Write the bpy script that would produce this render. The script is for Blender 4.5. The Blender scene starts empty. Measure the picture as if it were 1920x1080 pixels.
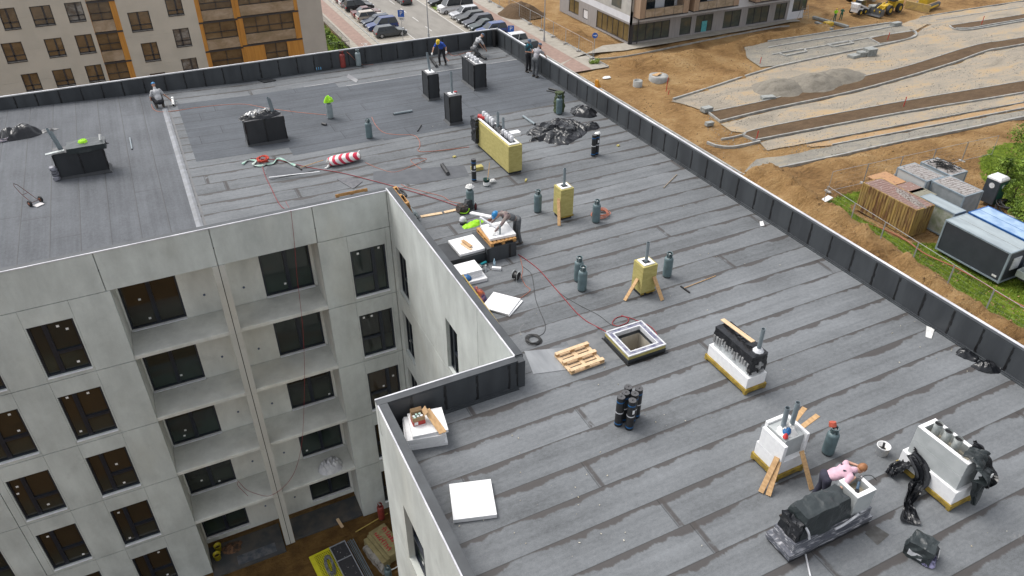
import bpy, bmesh, math, random
from mathutils import Vector, Matrix, noise, geometry
random.seed(7)
S = bpy.context.scene
COL = S.collection
R = math.radians
# ---------------------------------------------------------------- camera, sky, sun, exposure
F_PX, CX, CY, CAMZ = 1417.3, 960.0, 540.0, 31.2
PIT, YAW, ROL = .6054, .457, .0022
_fh = Vector((math.sin(YAW), math.cos(YAW), 0)); _r0 = Vector((math.cos(YAW), -math.sin(YAW), 0)); _up = Vector((0, 0, 1))
FW = _fh*math.cos(PIT) - _up*math.sin(PIT); _c0 = _fh*math.sin(PIT) + _up*math.cos(PIT)
RT = _r0*math.cos(ROL) + _c0*math.sin(ROL); CU = -_r0*math.sin(ROL) + _c0*math.cos(ROL)
CAMP = Vector((0, 0, CAMZ))
cam = bpy.data.cameras.new('camera'); camo = bpy.data.objects.new('camera', cam); COL.objects.link(camo)
m = Matrix.Identity(4)
for i in range(3): m[i][0] = RT[i]; m[i][1] = CU[i]; m[i][2] = -FW[i]; m[i][3] = CAMP[i]
camo.matrix_world = m
cam.sensor_width = 36; cam.lens = 36*F_PX/1920; cam.clip_start = .5; cam.clip_end = 3000
S.camera = camo
SUN_EL, SUN_AZ = R(58), R(-35)      # azimuth measured from +Y towards +X
w = bpy.data.worlds.new('World'); S.world = w; w.use_nodes = True
nt = w.node_tree; nt.nodes.clear()
sky = nt.nodes.new('ShaderNodeTexSky'); sky.sky_type = 'NISHITA'; sky.sun_disc = False
sky.sun_elevation = SUN_EL; sky.sun_rotation = SUN_AZ; sky.air_density = 1.0; sky.dust_density = 3.5; sky.ozone_density = 1.0
hs = nt.nodes.new('ShaderNodeHueSaturation'); hs.inputs['Saturation'].default_value = .22
bg = nt.nodes.new('ShaderNodeBackground'); bg.inputs['Strength'].default_value = .15
wo = nt.nodes.new('ShaderNodeOutputWorld')
nt.links.new(sky.outputs[0], hs.inputs['Color']); nt.links.new(hs.outputs[0], bg.inputs[0]); nt.links.new(bg.outputs[0], wo.inputs[0])
sl = bpy.data.lights.new('sun', 'SUN'); sl.energy = .95; sl.angle = R(30); sl.color = (1, .96, .9)
slo = bpy.data.objects.new('sun', sl); COL.objects.link(slo)
sd = Vector((math.sin(SUN_AZ)*math.cos(SUN_EL), math.cos(SUN_AZ)*math.cos(SUN_EL), math.sin(SUN_EL)))
slo.rotation_euler = sd.to_track_quat('Z', 'Y').to_euler(); slo.location = (0, 0, 60)
S.view_settings.view_transform = 'Standard'; S.view_settings.look = 'None'; S.view_settings.gamma = 1
S.view_settings.exposure = 0.76
S.render.engine = 'CYCLES'

# ---------------------------------------------------------------- measuring helpers
def _ray(px, py): return FW + RT*((px-CX)/F_PX) - CU*((py-CY)/F_PX)
def at(px, py, z=0.):
    d = _ray(px, py); return CAMP + d*((z-CAMZ)/d.z)
def atY(px, py, Y):
    d = _ray(px, py); return CAMP + d*(Y/d.y)
ZR, ZP = 16.72, 17.7
YF, XC, YS, XL, XR, YN = 25.54, 7.20, 14.50, 3.18, 20.17, 43.29
XW = -16.0
def zroof(x, y):
    return ZR + (.36*max(0., min(1., (5-x)/12)) if y > 25.3 else 0.)
def onroof(px, py):
    p = at(px, py, ZR)
    for _ in range(4): p = at(px, py, zroof(p.x, p.y))
    return p

# ---------------------------------------------------------------- materials
class G:
    def __init__(s, name):
        s.m = bpy.data.materials.new(name); s.m.use_nodes = True; s.t = s.m.node_tree
        s.t.nodes.clear(); s.o = s.t.nodes.new('ShaderNodeOutputMaterial'); s.b = s.t.nodes.new('ShaderNodeBsdfPrincipled')
        s.t.links.new(s.b.outputs[0], s.o.inputs[0])
    def n(s, typ, **kw):
        x = s.t.nodes.new(typ)
        for k, v in kw.items(): setattr(x, k, v)
        return x
    def put(s, v, sock):
        if isinstance(v, (int, float)): sock.default_value = v
        elif isinstance(v, (tuple, list)):
            v = tuple(v)
            sock.default_value = v if len(v) == len(sock.default_value) else v + (1,)*(len(sock.default_value)-len(v))
        else: s.t.links.new(v, sock)
    def ma(s, op, a, b=0., c=None, clamp=False):
        x = s.n('ShaderNodeMath', operation=op); x.use_clamp = clamp
        s.put(a, x.inputs[0]); s.put(b, x.inputs[1])
        if c is not None: s.put(c, x.inputs[2])
        return x.outputs[0]
    def xyz(s, coords='world'):
        if coords == 'world': v = s.n('ShaderNodeNewGeometry').outputs['Position']
        else: v = s.n('ShaderNodeTexCoord').outputs['Object']
        return v
    def sep(s, v):
        x = s.n('ShaderNodeSeparateXYZ'); s.put(v, x.inputs[0]); return x.outputs
    def com(s, a, b, c=0.):
        x = s.n('ShaderNodeCombineXYZ'); s.put(a, x.inputs[0]); s.put(b, x.inputs[1]); s.put(c, x.inputs[2]); return x.outputs[0]
    def noise(s, v, scale, detail=4., rough=.55, dist=0.):
        x = s.n('ShaderNodeTexNoise'); s.put(v, x.inputs['Vector']); x.inputs['Scale'].default_value = scale
        x.inputs['Detail'].default_value = detail; x.inputs['Roughness'].default_value = rough; x.inputs['Distortion'].default_value = dist
        return x.outputs['Fac']
    def mapping(s, v, sc):
        x = s.n('ShaderNodeMapping'); s.put(v, x.inputs[0]); x.inputs['Scale'].default_value = sc; return x.outputs[0]
    def ss(s, v, a, b):      # smoothstep between a and b
        x = s.n('ShaderNodeMapRange', interpolation_type='SMOOTHSTEP'); s.put(v, x.inputs[0])
        s.put(a, x.inputs[1]); s.put(b, x.inputs[2]); return x.outputs[0]
    def mix(s, f, a, b, mode='MIX'):
        x = s.n('ShaderNodeMix', data_type='RGBA', blend_type=mode); s.put(f, x.inputs[0]); s.put(a, x.inputs[6]); s.put(b, x.inputs[7])
        return x.outputs[2]
    def ramp(s, v, stops):
        x = s.n('ShaderNodeValToRGB'); s.put(v, x.inputs[0]); e = x.color_ramp.elements
        while len(e) < len(stops): e.new(.5)
        for q, (p, c) in zip(e, stops): q.position = p; q.color = tuple(c) + (1,)
        return x.outputs[0]
    def bump(s, h, strength=.3, dist=.02):
        x = s.n('ShaderNodeBump'); x.inputs['Strength'].default_value = strength; x.inputs['Distance'].default_value = dist
        s.put(h, x.inputs['Height']); s.t.links.new(x.outputs[0], s.b.inputs['Normal'])
    def set(s, color=None, rough=None, metal=None, spec=None, **kw):
        if color is not None: s.put(color, s.b.inputs['Base Color'])
        if rough is not None: s.put(rough, s.b.inputs['Roughness'])
        if metal is not None: s.put(metal, s.b.inputs['Metallic'])
        if spec is not None: s.put(spec, s.b.inputs['Specular IOR Level'])
        return s.m
_mc = {}
def pm(name, c1, c2=None, scale=6., rough=.7, metal=0., bump=.0, bscale=40., stretch=(1, 1, 1), coords='object', lo=.35, hi=.65, spec=.5, detail=5., bdist=.01):
    """two-tone noise material"""
    if name in _mc: return _mc[name]
    g = G(name)
    if c2 is None: c2 = tuple(min(1, c*.78) for c in c1)
    v = g.mapping(g.xyz(coords), stretch)
    f = g.ss(g.noise(v, scale, detail), lo, hi)
    g.set(g.mix(f, c1, c2), rough, metal, spec)
    if bump: g.bump(g.noise(v, bscale, 4.), bump, bdist)
    _mc[name] = g.m; return g.m

# ---------------------------------------------------------------- mesh builder
class MB:
    def __init__(s, M=None): s.v = []; s.f = []; s.M = M or Matrix.Identity(4); s.sm = []
    def add(s, vs, fs, smooth=False):
        o = len(s.v); s.v += [tuple(s.M @ Vector(p)) for p in vs]; s.f += [tuple(i+o for i in f) for f in fs]; s.sm += [smooth]*len(fs); return s
    def box(s, x0, y0, z0, x1, y1, z1, rot=None):
        if x1 < x0: x0, x1 = x1, x0
        if y1 < y0: y0, y1 = y1, y0
        if z1 < z0: z0, z1 = z1, z0
        vs = [(x, y, z) for z in (z0, z1) for y in (y0, y1) for x in (x0, x1)]
        if rot is not None: vs = [rot @ Vector(p) for p in vs]
        return s.add(vs, [(0, 2, 3, 1), (4, 5, 7, 6), (0, 1, 5, 4), (2, 6, 7, 3), (0, 4, 6, 2), (1, 3, 7, 5)])
    def beam(s, a, b, w, h, up=(0, 0, 1)):
        a = Vector(a); b = Vector(b); d = (b-a); L = d.length; d.normalize()
        u = Vector(up)
        if abs(d.dot(u)) > .98: u = Vector((0, 1, 0))
        x = d.cross(u).normalized(); z = x.cross(d)
        vs = []
        for p in (a, b):
            for i, j in ((-1, -1), (1, -1), (1, 1), (-1, 1)): vs.append(p + x*(i*w/2) + z*(j*h/2))
        return s.add(vs, [(0, 1, 2, 3), (7, 6, 5, 4), (0, 4, 5, 1), (1, 5, 6, 2), (2, 6, 7, 3), (3, 7, 4, 0)])
    def tube(s, pts, r, n=6, r2=None, cap=True, smooth=True):
        pts = [Vector(p) for p in pts]; m = len(pts); vs = []; prev = None
        for i, p in enumerate(pts):
            d = (pts[min(i+1, m-1)] - pts[max(i-1, 0)]); d = d.normalized() if d.length > 1e-9 else Vector((0, 0, 1))
            if prev is None: x = d.orthogonal().normalized()
            else:
                x = prev - d*prev.dot(d); x = x.normalized() if x.length > 1e-6 else d.orthogonal().normalized()
            prev = x; y = d.cross(x); rr = r if r2 is None else r + (r2-r)*i/(m-1)
            if isinstance(r, (list, tuple)): rr = r[i]
            for k in range(n):
                a = 2*math.pi*k/n; vs.append(p + x*(math.cos(a)*rr) + y*(math.sin(a)*rr))
        fs = [(i*n+k, i*n+(k+1) % n, (i+1)*n+(k+1) % n, (i+1)*n+k) for i in range(m-1) for k in range(n)]
        s.add(vs, fs, smooth)
        if cap: s.add(vs[:n], [tuple(range(n-1, -1, -1))]); s.add(vs[-n:], [tuple(range(n))])
        return s
    def cyl(s, a, b, r, r2=None, n=16, smooth=True): return s.tube([a, b], r, n, r2, True, smooth)
    def lathe(s, prof, n=20, c=(0, 0, 0), smooth=True):
        vs = []; c = Vector(c)
        for r, z in prof:
            for k in range(n):
                a = 2*math.pi*k/n; vs.append(c + Vector((r*math.cos(a), r*math.sin(a), z)))
        return s.add(vs, [(i*n+k, i*n+(k+1) % n, (i+1)*n+(k+1) % n, (i+1)*n+k) for i in range(len(prof)-1) for k in range(n)], smooth)
    def ell(s, c, r, n=12, m=8, rot=None):
        vs = []; c = Vector(c)
        for i in range(m+1):
            t = math.pi*i/m
            for k in range(n):
                a = 2*math.pi*k/n; p = Vector((r[0]*math.sin(t)*math.cos(a), r[1]*math.sin(t)*math.sin(a), r[2]*math.cos(t)))
                if rot is not None: p = rot @ p
                vs.append(c+p)
        return s.add(vs, [(i*n+k, (i+1)*n+k, (i+1)*n+(k+1) % n, i*n+(k+1) % n) for i in range(m) for k in range(n)], True)
    def prism(s, poly, z0, z1):
        n = len(poly); vs = [(p[0], p[1], z0) for p in poly] + [(p[0], p[1], z1) for p in poly]
        ar = sum(poly[i][0]*poly[(i+1) % n][1]-poly[(i+1) % n][0]*poly[i][1] for i in range(n))
        tri = geometry.tessellate_polygon([[Vector((p[0], p[1], 0)) for p in poly]])
        fs = []
        for t in tri:
            a, b, c = t
            cr = (poly[b][0]-poly[a][0])*(poly[c][1]-poly[a][1])-(poly[b][1]-poly[a][1])*(poly[c][0]-poly[a][0])
            if cr < 0: a, b, c = a, c, b
            fs.append((a+n, b+n, c+n)); fs.append((c, b, a))
        for i in range(n):
            j = (i+1) % n; fs.append((i, j, j+n, i+n) if ar > 0 else (j, i, i+n, j+n))
        return s.add(vs, fs)
    def grid(s, fn, nu, nv, smooth=True):
        vs = [fn(i/nu, j/nv) for j in range(nv+1) for i in range(nu+1)]
        return s.add(vs, [(j*(nu+1)+i, j*(nu+1)+i+1, (j+1)*(nu+1)+i+1, (j+1)*(nu+1)+i) for j in range(nv) for i in range(nu)], smooth)
    def build(s, name, mat, parent=None, loc=None, bevel=0, tag_=None, smooth=None, solid=0, more=None):
        me = bpy.data.meshes.new(name); me.from_pydata(s.v, [], s.f)
        me.polygons.foreach_set('use_smooth', [bool(x) if smooth is None else smooth for x in s.sm]); me.materials.append(mat); me.update()
        if more:
            n0 = len(s.f); w_ = MB(); w_.v = s.v+more[0].v; w_.f = s.f+[tuple(i+len(s.v) for i in f) for f in more[0].f]; me = bpy.data.meshes.new(name); me.from_pydata(w_.v, [], w_.f); me.materials.append(mat); me.materials.append(more[1])
            me.polygons.foreach_set('material_index', [0 if i < n0 else 1 for i in range(len(w_.f))]); me.update()
        o = bpy.data.objects.new(name, me); COL.objects.link(o)
        if parent is not None: o.parent = parent
        if loc is not None: o.location = loc
        if solid:
            q = o.modifiers.new('solid', 'SOLIDIFY'); q.thickness = solid; q.offset = 0
        if bevel:
            q = o.modifiers.new('bevel', 'BEVEL'); q.width = bevel; q.segments = 2; q.limit_method = 'ANGLE'
        return o
def tag(o, label=None, cat=None, group=None, kind=None):
    if label: o['label'] = label
    if cat: o['category'] = cat
    if group: o['group'] = group
    if kind: o['kind'] = kind
    return o
def thing(name, label, cat, loc=(0, 0, 0), rz=0., group=None):
    o = bpy.data.objects.new(name, None); COL.objects.link(o); o.location = loc; o.rotation_euler = (0, 0, rz); o.empty_display_size = .2
    return tag(o, label, cat, group)
def copy_tree(o, parent=None):
    c = o.copy(); COL.objects.link(c)
    if parent is not None: c.parent = parent
    for ch in o.children: copy_tree(ch, c)
    return c
def smooth_path(pts, k=6):
    pts = [Vector(p) for p in pts]; out = []
    for i in range(len(pts)-1):
        p0 = pts[max(i-1, 0)]; p1 = pts[i]; p2 = pts[i+1]; p3 = pts[min(i+2, len(pts)-1)]
        for j in range(k):
            t = j/k
            out.append(.5*((2*p1)+(p2-p0)*t+(2*p0-5*p1+4*p2-p3)*t*t+(3*p1-p0-3*p2+p3)*t*t*t))
    out.append(pts[-1]); return out
def rag(poly, step=1.2, amp=.25, seed=0):
    """subdivide a ground polygon and roughen its edge"""
    out = []; n = len(poly)
    for i in range(n):
        a = Vector((poly[i][0], poly[i][1], 0)); b = Vector((poly[(i+1) % n][0], poly[(i+1) % n][1], 0)); L = (b-a).length; k = max(1, int(L/step))
        nn = Vector((-(b-a).y, (b-a).x, 0)).normalized()
        for j in range(k):
            p = a.lerp(b, j/k); out.append(p + nn*(amp*noise.noise(Vector((p.x*.5+seed, p.y*.5, seed)))*2))
    return out
# ================================================================ materials used by the setting
def roof_mat(name, c, brown, axis='y', pitch=.907, phase=.18, bandmax=.24, lap=20., var=.12, line=.5, grain=1., patch=.5):
    g = G(name); P = g.xyz(); X, Y, Z = g.sep(P)
    a, b = (Y, X) if axis == 'y' else (X, Y)
    v = g.ma('DIVIDE', g.ma('SUBTRACT', a, phase), pitch)
    wob = g.ma('MULTIPLY', g.ma('SUBTRACT', g.noise(g.com(g.ma('MULTIPLY', b, .35), g.ma('FLOOR', v)), 1., 2.), .5), .035)
    v = g.ma('ADD', v, wob)
    idn = g.ma('FLOOR', v); fr = g.ma('FRACT', v)
    rnd = g.n('ShaderNodeTexWhiteNoise', noise_dimensions='1D'); g.put(idn, rnd.inputs['W']); rv = rnd.outputs['Value']
    n1 = g.noise(g.com(g.ma('MULTIPLY', b, .55), g.ma('MULTIPLY', idn, 7.3)), 1., 6., .62)
    n2 = g.noise(g.com(g.ma('MULTIPLY', b, 7.), g.ma('MULTIPLY', idn, 3.1), g.ma('MULTIPLY', a, 3)), 1., 3.)
    wdt = g.ma('ADD', g.ma('MULTIPLY', g.ss(n1, .36, .68), bandmax), g.ma('MULTIPLY', g.ma('SUBTRACT', n2, .45), .09))
    top = g.ma('SUBTRACT', 1., fr)
    band = g.ma('SUBTRACT', 1., g.ss(g.ma('SUBTRACT', top, wdt), -.02, .05))
    ln = g.ma('MULTIPLY', g.ma('SUBTRACT', 1., g.ss(g.ma('MINIMUM', top, fr), .003, .02)), g.ss(n1, .25, .5))
    # end laps of the rolls
    q = g.ma('MULTIPLY', g.ma('FRACT', g.ma('ADD', g.ma('DIVIDE', b, lap), g.ma('MULTIPLY', rv, 7.))), lap)
    lapb = g.ma('MULTIPLY', g.ma('SUBTRACT', 1., g.ss(g.ma('ABSOLUTE', g.ma('SUBTRACT', q, .15)), .03, .09)), g.ss(n2, .3, .5))
    lapl = g.ma('SUBTRACT', 1., g.ss(g.ma('ABSOLUTE', g.ma('SUBTRACT', q, .06)), .006, .022))
    st = g.com(g.ma('MULTIPLY', b, .22), g.ma('MULTIPLY', a, 2.6), idn)
    streak = g.noise(st, 1., 5., .6)
    rows = g.noise(g.com(g.ma('MULTIPLY', b, .05), g.ma('MULTIPLY', a, 9.)), 1., 2.)
    blot = g.noise(P, .33, 6., .6)
    gr = g.noise(P, 60., 3., .7); md = g.noise(g.mapping(P, (1, 1.6, 1) if axis == 'y' else (1.6, 1, 1)), 7., 6., .75)
    val = g.ma('ADD', 1., g.ma('MULTIPLY', g.ma('SUBTRACT', rv, .5), var*2))
    val = g.ma('ADD', val, g.ma('MULTIPLY', g.ma('SUBTRACT', streak, .5), .75))
    val = g.ma('ADD', val, g.ma('MULTIPLY', g.ma('SUBTRACT', rows, .5), .3))
    val = g.ma('ADD', val, g.ma('MULTIPLY', g.ma('SUBTRACT', blot, .5), .95))
    val = g.ma('ADD', val, g.ma('MULTIPLY', g.ma('SUBTRACT', gr, .5), .9*grain))
    val = g.ma('ADD', val, g.ma('MULTIPLY', g.ma('SUBTRACT', md, .5), .9*grain))
    cv = g.n('ShaderNodeVectorMath', operation='SCALE'); g.put(tuple(c), cv.inputs[0]); g.put(val, cv.inputs['Scale'])
    col = g.mix(g.ma('MULTIPLY', band, .85), cv.outputs[0], brown)
    col = g.mix(g.ma('MULTIPLY', lapb, .8 if bandmax > .1 else .2), col, brown)
    col = g.mix(g.ma('MULTIPLY', g.ma('MAXIMUM', ln, lapl), line), col, (.012, .011, .011))
    # pale scuffs, dried puddle marks
    sc = g.ss(g.noise(P, 1.1, 9., .72, .8), .655, .74)
    col = g.mix(g.ma('MULTIPLY', sc, .45*patch), col, (.42, .40, .37))
    dk = g.ss(g.noise(P, .6, 3., .5, 1.5), .62, .72)
    col = g.mix(g.ma('MULTIPLY', dk, .35*patch), col, tuple(x*.45 for x in c))
    ry = g.ss(g.noise(P, .9, 3., .5), .3, .7)
    g.set(col, g.ma('SUBTRACT', .82, g.ma('MULTIPLY', band, .2)), spec=.3)
    hgt = g.ma('ADD', g.ma('MULTIPLY', fr, -.15), g.ma('MULTIPLY', gr, .05))
    hgt = g.ma('ADD', hgt, g.ma('MULTIPLY', streak, .12))
    g.bump(hgt, .5, .03)
    return g.m
M_ROOF = roof_mat('underlay_membrane', (.142, .150, .158), (.055, .048, .045))
M_CAP = roof_mat('cap_sheet_dark', (.086, .094, .106), (.05, .054, .06), pitch=1.0, phase=.3, bandmax=.02, lap=7., var=.04, line=.55, grain=.8, patch=.35)
M_CAPL = roof_mat('cap_sheet_grey', (.100, .106, .116), (.085, .087, .09), axis='x', pitch=1.0, phase=.35, bandmax=.015, lap=9., var=.03, line=.42, grain=.8, patch=.25)
def concrete(name, c, k=1., warm=0.):
    g = G(name); P = g.xyz()
    a = g.noise(P, .45, 6., .6, .6); b = g.noise(g.mapping(P, (1, 1, .35)), 1.4, 6., .65); d = g.noise(P, 25., 4.)
    pid = g.noise(g.mapping(P, (.21, .21, .32)), 1., 1.)
    val = g.ma('ADD', g.ma('ADD', g.ma('MULTIPLY', a, .30*k), g.ma('MULTIPLY', b, .34*k)), g.ma('ADD', g.ma('MULTIPLY', d, .12), g.ma('MULTIPLY', pid, .25)))
    val = g.ma('ADD', val, 1-.5*(.30*k+.34*k+.12+.25))
    cv = g.n('ShaderNodeVectorMath', operation='SCALE'); g.put(c, cv.inputs[0]); g.put(val, cv.inputs['Scale'])
    col = g.mix(g.ma('MULTIPLY', g.ss(g.noise(P, .8, 7., .7, .4), .56, .72), .35), cv.outputs[0], tuple(x*.62 for x in c))
    col = g.mix(g.ma('MULTIPLY', g.ss(g.noise(g.mapping(P, (1, 1, .5)), .35, 3.), .5, .75), .3+warm), col, (c[0]*.98, c[1]*.9, c[2]*.78))
    g.set(col, .78); g.bump(d, .12, .01); return g.m
M_CON = concrete('precast_concrete', (.50, .53, .51), 2.0)
M_CON2 = concrete('balcony_concrete', (.60, .605, .565), 1.9, .10)
M_COL = concrete('column_concrete', (.50, .495, .455), .8, .15)
M_GAP = pm('joint_shadow_gap', (.03, .03, .03), rough=.9)
M_WALLM = pm('wall_membrane', (.052, .058, .064), (.034, .038, .043), 1.4, .5, stretch=(1, 1, .25), coords='world', bump=.15, bscale=9)
M_TAR = pm('melted_bitumen', (.008, .008, .009), (.014, .014, .015), 5, .33, bump=.2, bscale=12)
M_COPE = pm('white_coping_metal', (.66, .66, .69), (.45, .45, .48), 1.2, .35, coords='world')
M_FRAME = pm('window_frame', (.016, .021, .032), (.012, .016, .025), 8, .35)
M_SILL = pm('window_sill_metal', (.85, .85, .88), (.72, .72, .76), 4, .35)
M_STICK = pm('paper_sticker', (.85, .85, .84), rough=.7)
def pane_mat(name, c1, c2, c3):  # reflections and dim interior painted into the pane colour, graded by height
    g = G(name); P = g.xyz('object'); X, Y, Z = g.sep(P)
    n = g.noise(g.mapping(g.xyz(), (.35, .35, .8)), 1., 3., .5, .5)
    f = g.ss(g.ma('ADD', Z, g.ma('MULTIPLY', g.ma('SUBTRACT', n, .5), .9)), -.75, .1)
    c = g.mix(f, c2, c1)
    c = g.mix(g.ma('MULTIPLY', g.ss(n, .52, .68), .5), c, c3)
    g.set(c, .06, spec=.6); return g.m
M_PANE = [pane_mat('pane_reflection_brown', (.036, .026, .016), (.034, .035, .027), (.020, .018, .014)),
          pane_mat('pane_reflection_dark', (.018, .020, .018), (.034, .042, .034), (.012, .012, .012)),
          pane_mat('pane_reflection_green', (.017, .024, .022), (.030, .045, .038), (.03, .022, .014))]
M_BLACKFOIL = None

# ================================================================ walls made of precast panels
def facade(mb, fn, u0, u1, z0, z1, holes, joints, T=.25, rec=.09):
    us = sorted(set([u0, u1] + [min(max(h[i], u0), u1) for h in holes+joints for i in (0, 1)]))
    zs = sorted(set([z0, z1] + [min(max(h[i], z0), z1) for h in holes+joints for i in (2, 3)]))
    def kind(u, z):
        for a, b, c, d in holes:
            if a < u < b and c < z < d: return 0
        for a, b, c, d in joints:
            if a < u < b and c < z < d: return 1
        return 2
    for j in range(len(zs)-1):
        if zs[j+1]-zs[j] < 1e-6: continue
        zc = (zs[j]+zs[j+1])/2; i = 0
        while i < len(us)-1:
            k = kind((us[i]+us[i+1])/2, zc); e = i+1
            while e < len(us)-1 and kind((us[e]+us[e+1])/2, zc) == k: e += 1
            if k:
                w1 = 0. if k == 2 else -rec
                p = [fn(u, z, ww) for ww in (-T, w1) for z in (zs[j], zs[j+1]) for u in (us[i], us[e])]
                mb.add(p, [(0, 2, 3, 1), (4, 5, 7, 6), (0, 1, 5, 4), (2, 6, 7, 3), (0, 4, 6, 2), (1, 3, 7, 5)])
            i = e
def window(fn, parent, u0, u1, z0, z1, style, rng, w=-.10, pane=None, sash=None):
    """style: 'A' narrow light left, 'B' mirrored, 'D' balcony door pair"""
    cu, cz = (u0+u1)/2, (z0+z1)/2; o = Vector(fn(cu, cz, w))
    def L(u, z, d): return Vector(fn(u, z, w+d)) - o
    def bx(mb, a, b, c, d, e0, e1):
        p = [L(u, z, q) for q in (e0, e1) for z in (c, d) for u in (a, b)]
        mb.add(p, [(0, 2, 3, 1), (4, 5, 7, 6), (0, 1, 5, 4), (2, 6, 7, 3), (0, 4, 6, 2), (1, 3, 7, 5)])
    f = .07; mb = MB(); W = u1-u0; H = z1-z0
    bx(mb, u0, u0+f, z0, z1, -.06, .03); bx(mb, u1-f, u1, z0, z1, -.06, .03)
    bx(mb, u0+f, u1-f, z0, z0+f, -.06, .03); bx(mb, u0+f, u1-f, z1-f, z1, -.06, .03)
    if style == 'D': um = (u0+u1)/2; bx(mb, um-.075, um+.075, z0+f, z1-f, -.06, .035)
    else:
        um = u0+W*(.36 if style == 'A' else .64); bx(mb, um-.075, um+.075, z0+f, z1-f, -.06, .035)
        zt = z0+H*.40
        if style == 'A': bx(mb, um+.075, u1-f, zt-.05, zt+.05, -.06, .033); bx(mb, um+.075, u1-f, zt+.055, zt+.09, -.06, .045)
        else: bx(mb, u0+f, um-.075, zt-.05, zt+.05, -.06, .033); bx(mb, u0+f, um-.075, zt+.055, zt+.09, -.06, .045)
    fr = mb.build('window', M_FRAME, parent, loc=o)
    pb = MB(); bx(pb, u0+.03, u1-.03, z0+.03, z1-.03, -.045, -.03); pb.build('pane', pane or rng.choice(M_PANE), fr)
    sb = MB(); bx(sb, u0, u1, z0-.03, z0-.002, -.06, .16); sb.build('sill', M_SILL, fr)
    for k in range(rng.choice((2, 2, 3))):
        su = rng.uniform(u0+.2, u1-.2); sz = rng.choice((rng.uniform(z0+.15, z0+.4), rng.uniform(z1-.4, z1-.15), rng.uniform(z0+.2, z1-.2)))
        if abs(su-um) < .14: su += .25 if su > um else -.25
        if style != 'D' and abs(sz-(z0+H*.40)) < .16: sz += .3
        st = MB(); bx(st, su-.045, su+.045, sz-.045, sz+.045, -.029, -.026); st.build('sticker', M_STICK, fr)
    return fr
BLD = thing('apartment_building', 'unfinished grey concrete apartment block whose flat bitumen roof the workers stand on', 'building', (0, 0, 0))
rng = random.Random(3)
FN_F = lambda u, z, w_: (u, YF-w_, z)            # front facade, looks towards -Y
FN_E = lambda u, z, w_: (XC-w_, u, z)            # courtyard wall, looks towards -X
FN_W = lambda u, z, w_: (XL-w_, u, z)            # west wall of the front wing
PZ_ = 3.17
holes, joints, wins = [(-3.05, 4.25, .0, 16.12)], [], []
for k in range(5):
    zt = 15.39-PZ_*k; zb = zt-2.22
    for a, b, s_ in ((-14.04, -12.6, 'A'), (-11.32, -9.88, 'A'), (-8.60, -7.16, 'A'), (-5.88, -4.44, 'A'), (5.43, 6.87, 'B')):
        holes.append((a, b, zb, zt)); wins.append((a, b, zb, zt, 'B' if (s_ == 'B') else 'A'))
    zj = 16.12 - (0 if k == 0 else PZ_*k)
    joints.append((XW, XC, zj-.015, zj+.015))
for x in (-12.43, -6.79, -3.16, .58, 4.25): joints.append((x-.018, x+.018, 16.12, 17.66))
joints.append((-8.93, -8.905, .0, 16.12)); joints.append((7.12, 7.15, 0., 17.66))
for x in (-14.1, -12.55, -11.38, -9.83, -8.66, -7.11, -5.93, -4.38, 5.37, 6.93): joints.append((x-.004, x+.004, 0., 16.12))
mb = MB(); facade(mb, FN_F, XW, XC, 0, 17.66, holes, joints)
mb.build('wall', M_CON, BLD)
for a, b, c, d, s_ in wins: window(FN_F, BLD, a, b, c, d, s_, rng, pane=M_PANE[0] if (s_ == 'A' and rng.random() < .75) else None)
# balcony recess: back wall, side walls, slabs, columns
D0 = 1.66; FN_B = lambda u, z, w_: (u, YF+D0-w_, z)
bh, bw = [], []
for k in range(5):
    zb = 13.13+.06-PZ_*k+(0 if k < 4 else .02); zt = zb+2.25
    for a, b in ((-2.99, -.97), (2.14, 4.13)): bh.append((a, b, zb, zt)); bw.append((a, b, zb, zt))
mb = MB(); facade(mb, FN_B, -3.05, 4.25, .12, 16.12, bh, [(-3.05, 4.25, 13.10-PZ_*k, 13.115-PZ_*k) for k in range(4)], T=.2)
mb.build('wall', M_CON2, BLD)
for a, b, c, d in bw: window(FN_B, BLD, a, b, c, d, 'D', rng, w=-.06, pane=rng.choice(M_PANE[1:]) if a > 0 or rng.random() < .5 else M_PANE[0])
mb = MB(); mb.box(-3.25, YF+.25, 0, -3.05, YF+D0, 16.12); mb.box(4.25, YF+.25, 0, 4.45, YF+D0, 16.12); mb.box(-3.05, YF+.25, 16.12, 4.25, YF+D0, 16.3)
mb.build('recess_wall', M_CON2, BLD)
for k in range(4):
    zt = 13.10-PZ_*k; mb = MB(); mb.box(-3.048, YF+.03, zt-.15, 4.248, YF+D0-.002, zt)
    mb.box(-3.048, YF+.035, zt, 4.248, YF+.16, zt+.02)
    mb.build('balcony_slab', M_CON2, BLD, bevel=.01)
for x0, x1 in ((.36, .568), (.596, .80)):
    mb = MB()
    for k in range(6):
        z1 = 16.12 if k == 0 else 16.12-PZ_*k+1.35*0
        z0 = max(0.02, 16.12-PZ_*(k+1))
        if k < 6 and z1 > z0: mb.box(x0, YF-.04, z0+.008, x1, YF+.30, z1)
    mb.build('column', M_COL, BLD)
mb = MB(); mb.box(.57, YF-.02, 0, .594, YF+.28, 16.1); mb.build('column_gap', M_GAP, BLD)
# small wall fittings
mb = MB()
for k in range(5):
    mb.cyl((-.15+.02*k, YF+D0-.03, 14.0-PZ_*k), (-.15+.02*k, YF+D0+.02, 14.0-PZ_*k), .045); mb.cyl((1.35, YF+D0-.03, 13.9-PZ_*k), (1.35, YF+D0+.02, 13.9-PZ_*k), .045)
mb.build('wall_box', pm('fitting_blue', (.1, .13, .2)), BLD)
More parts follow.
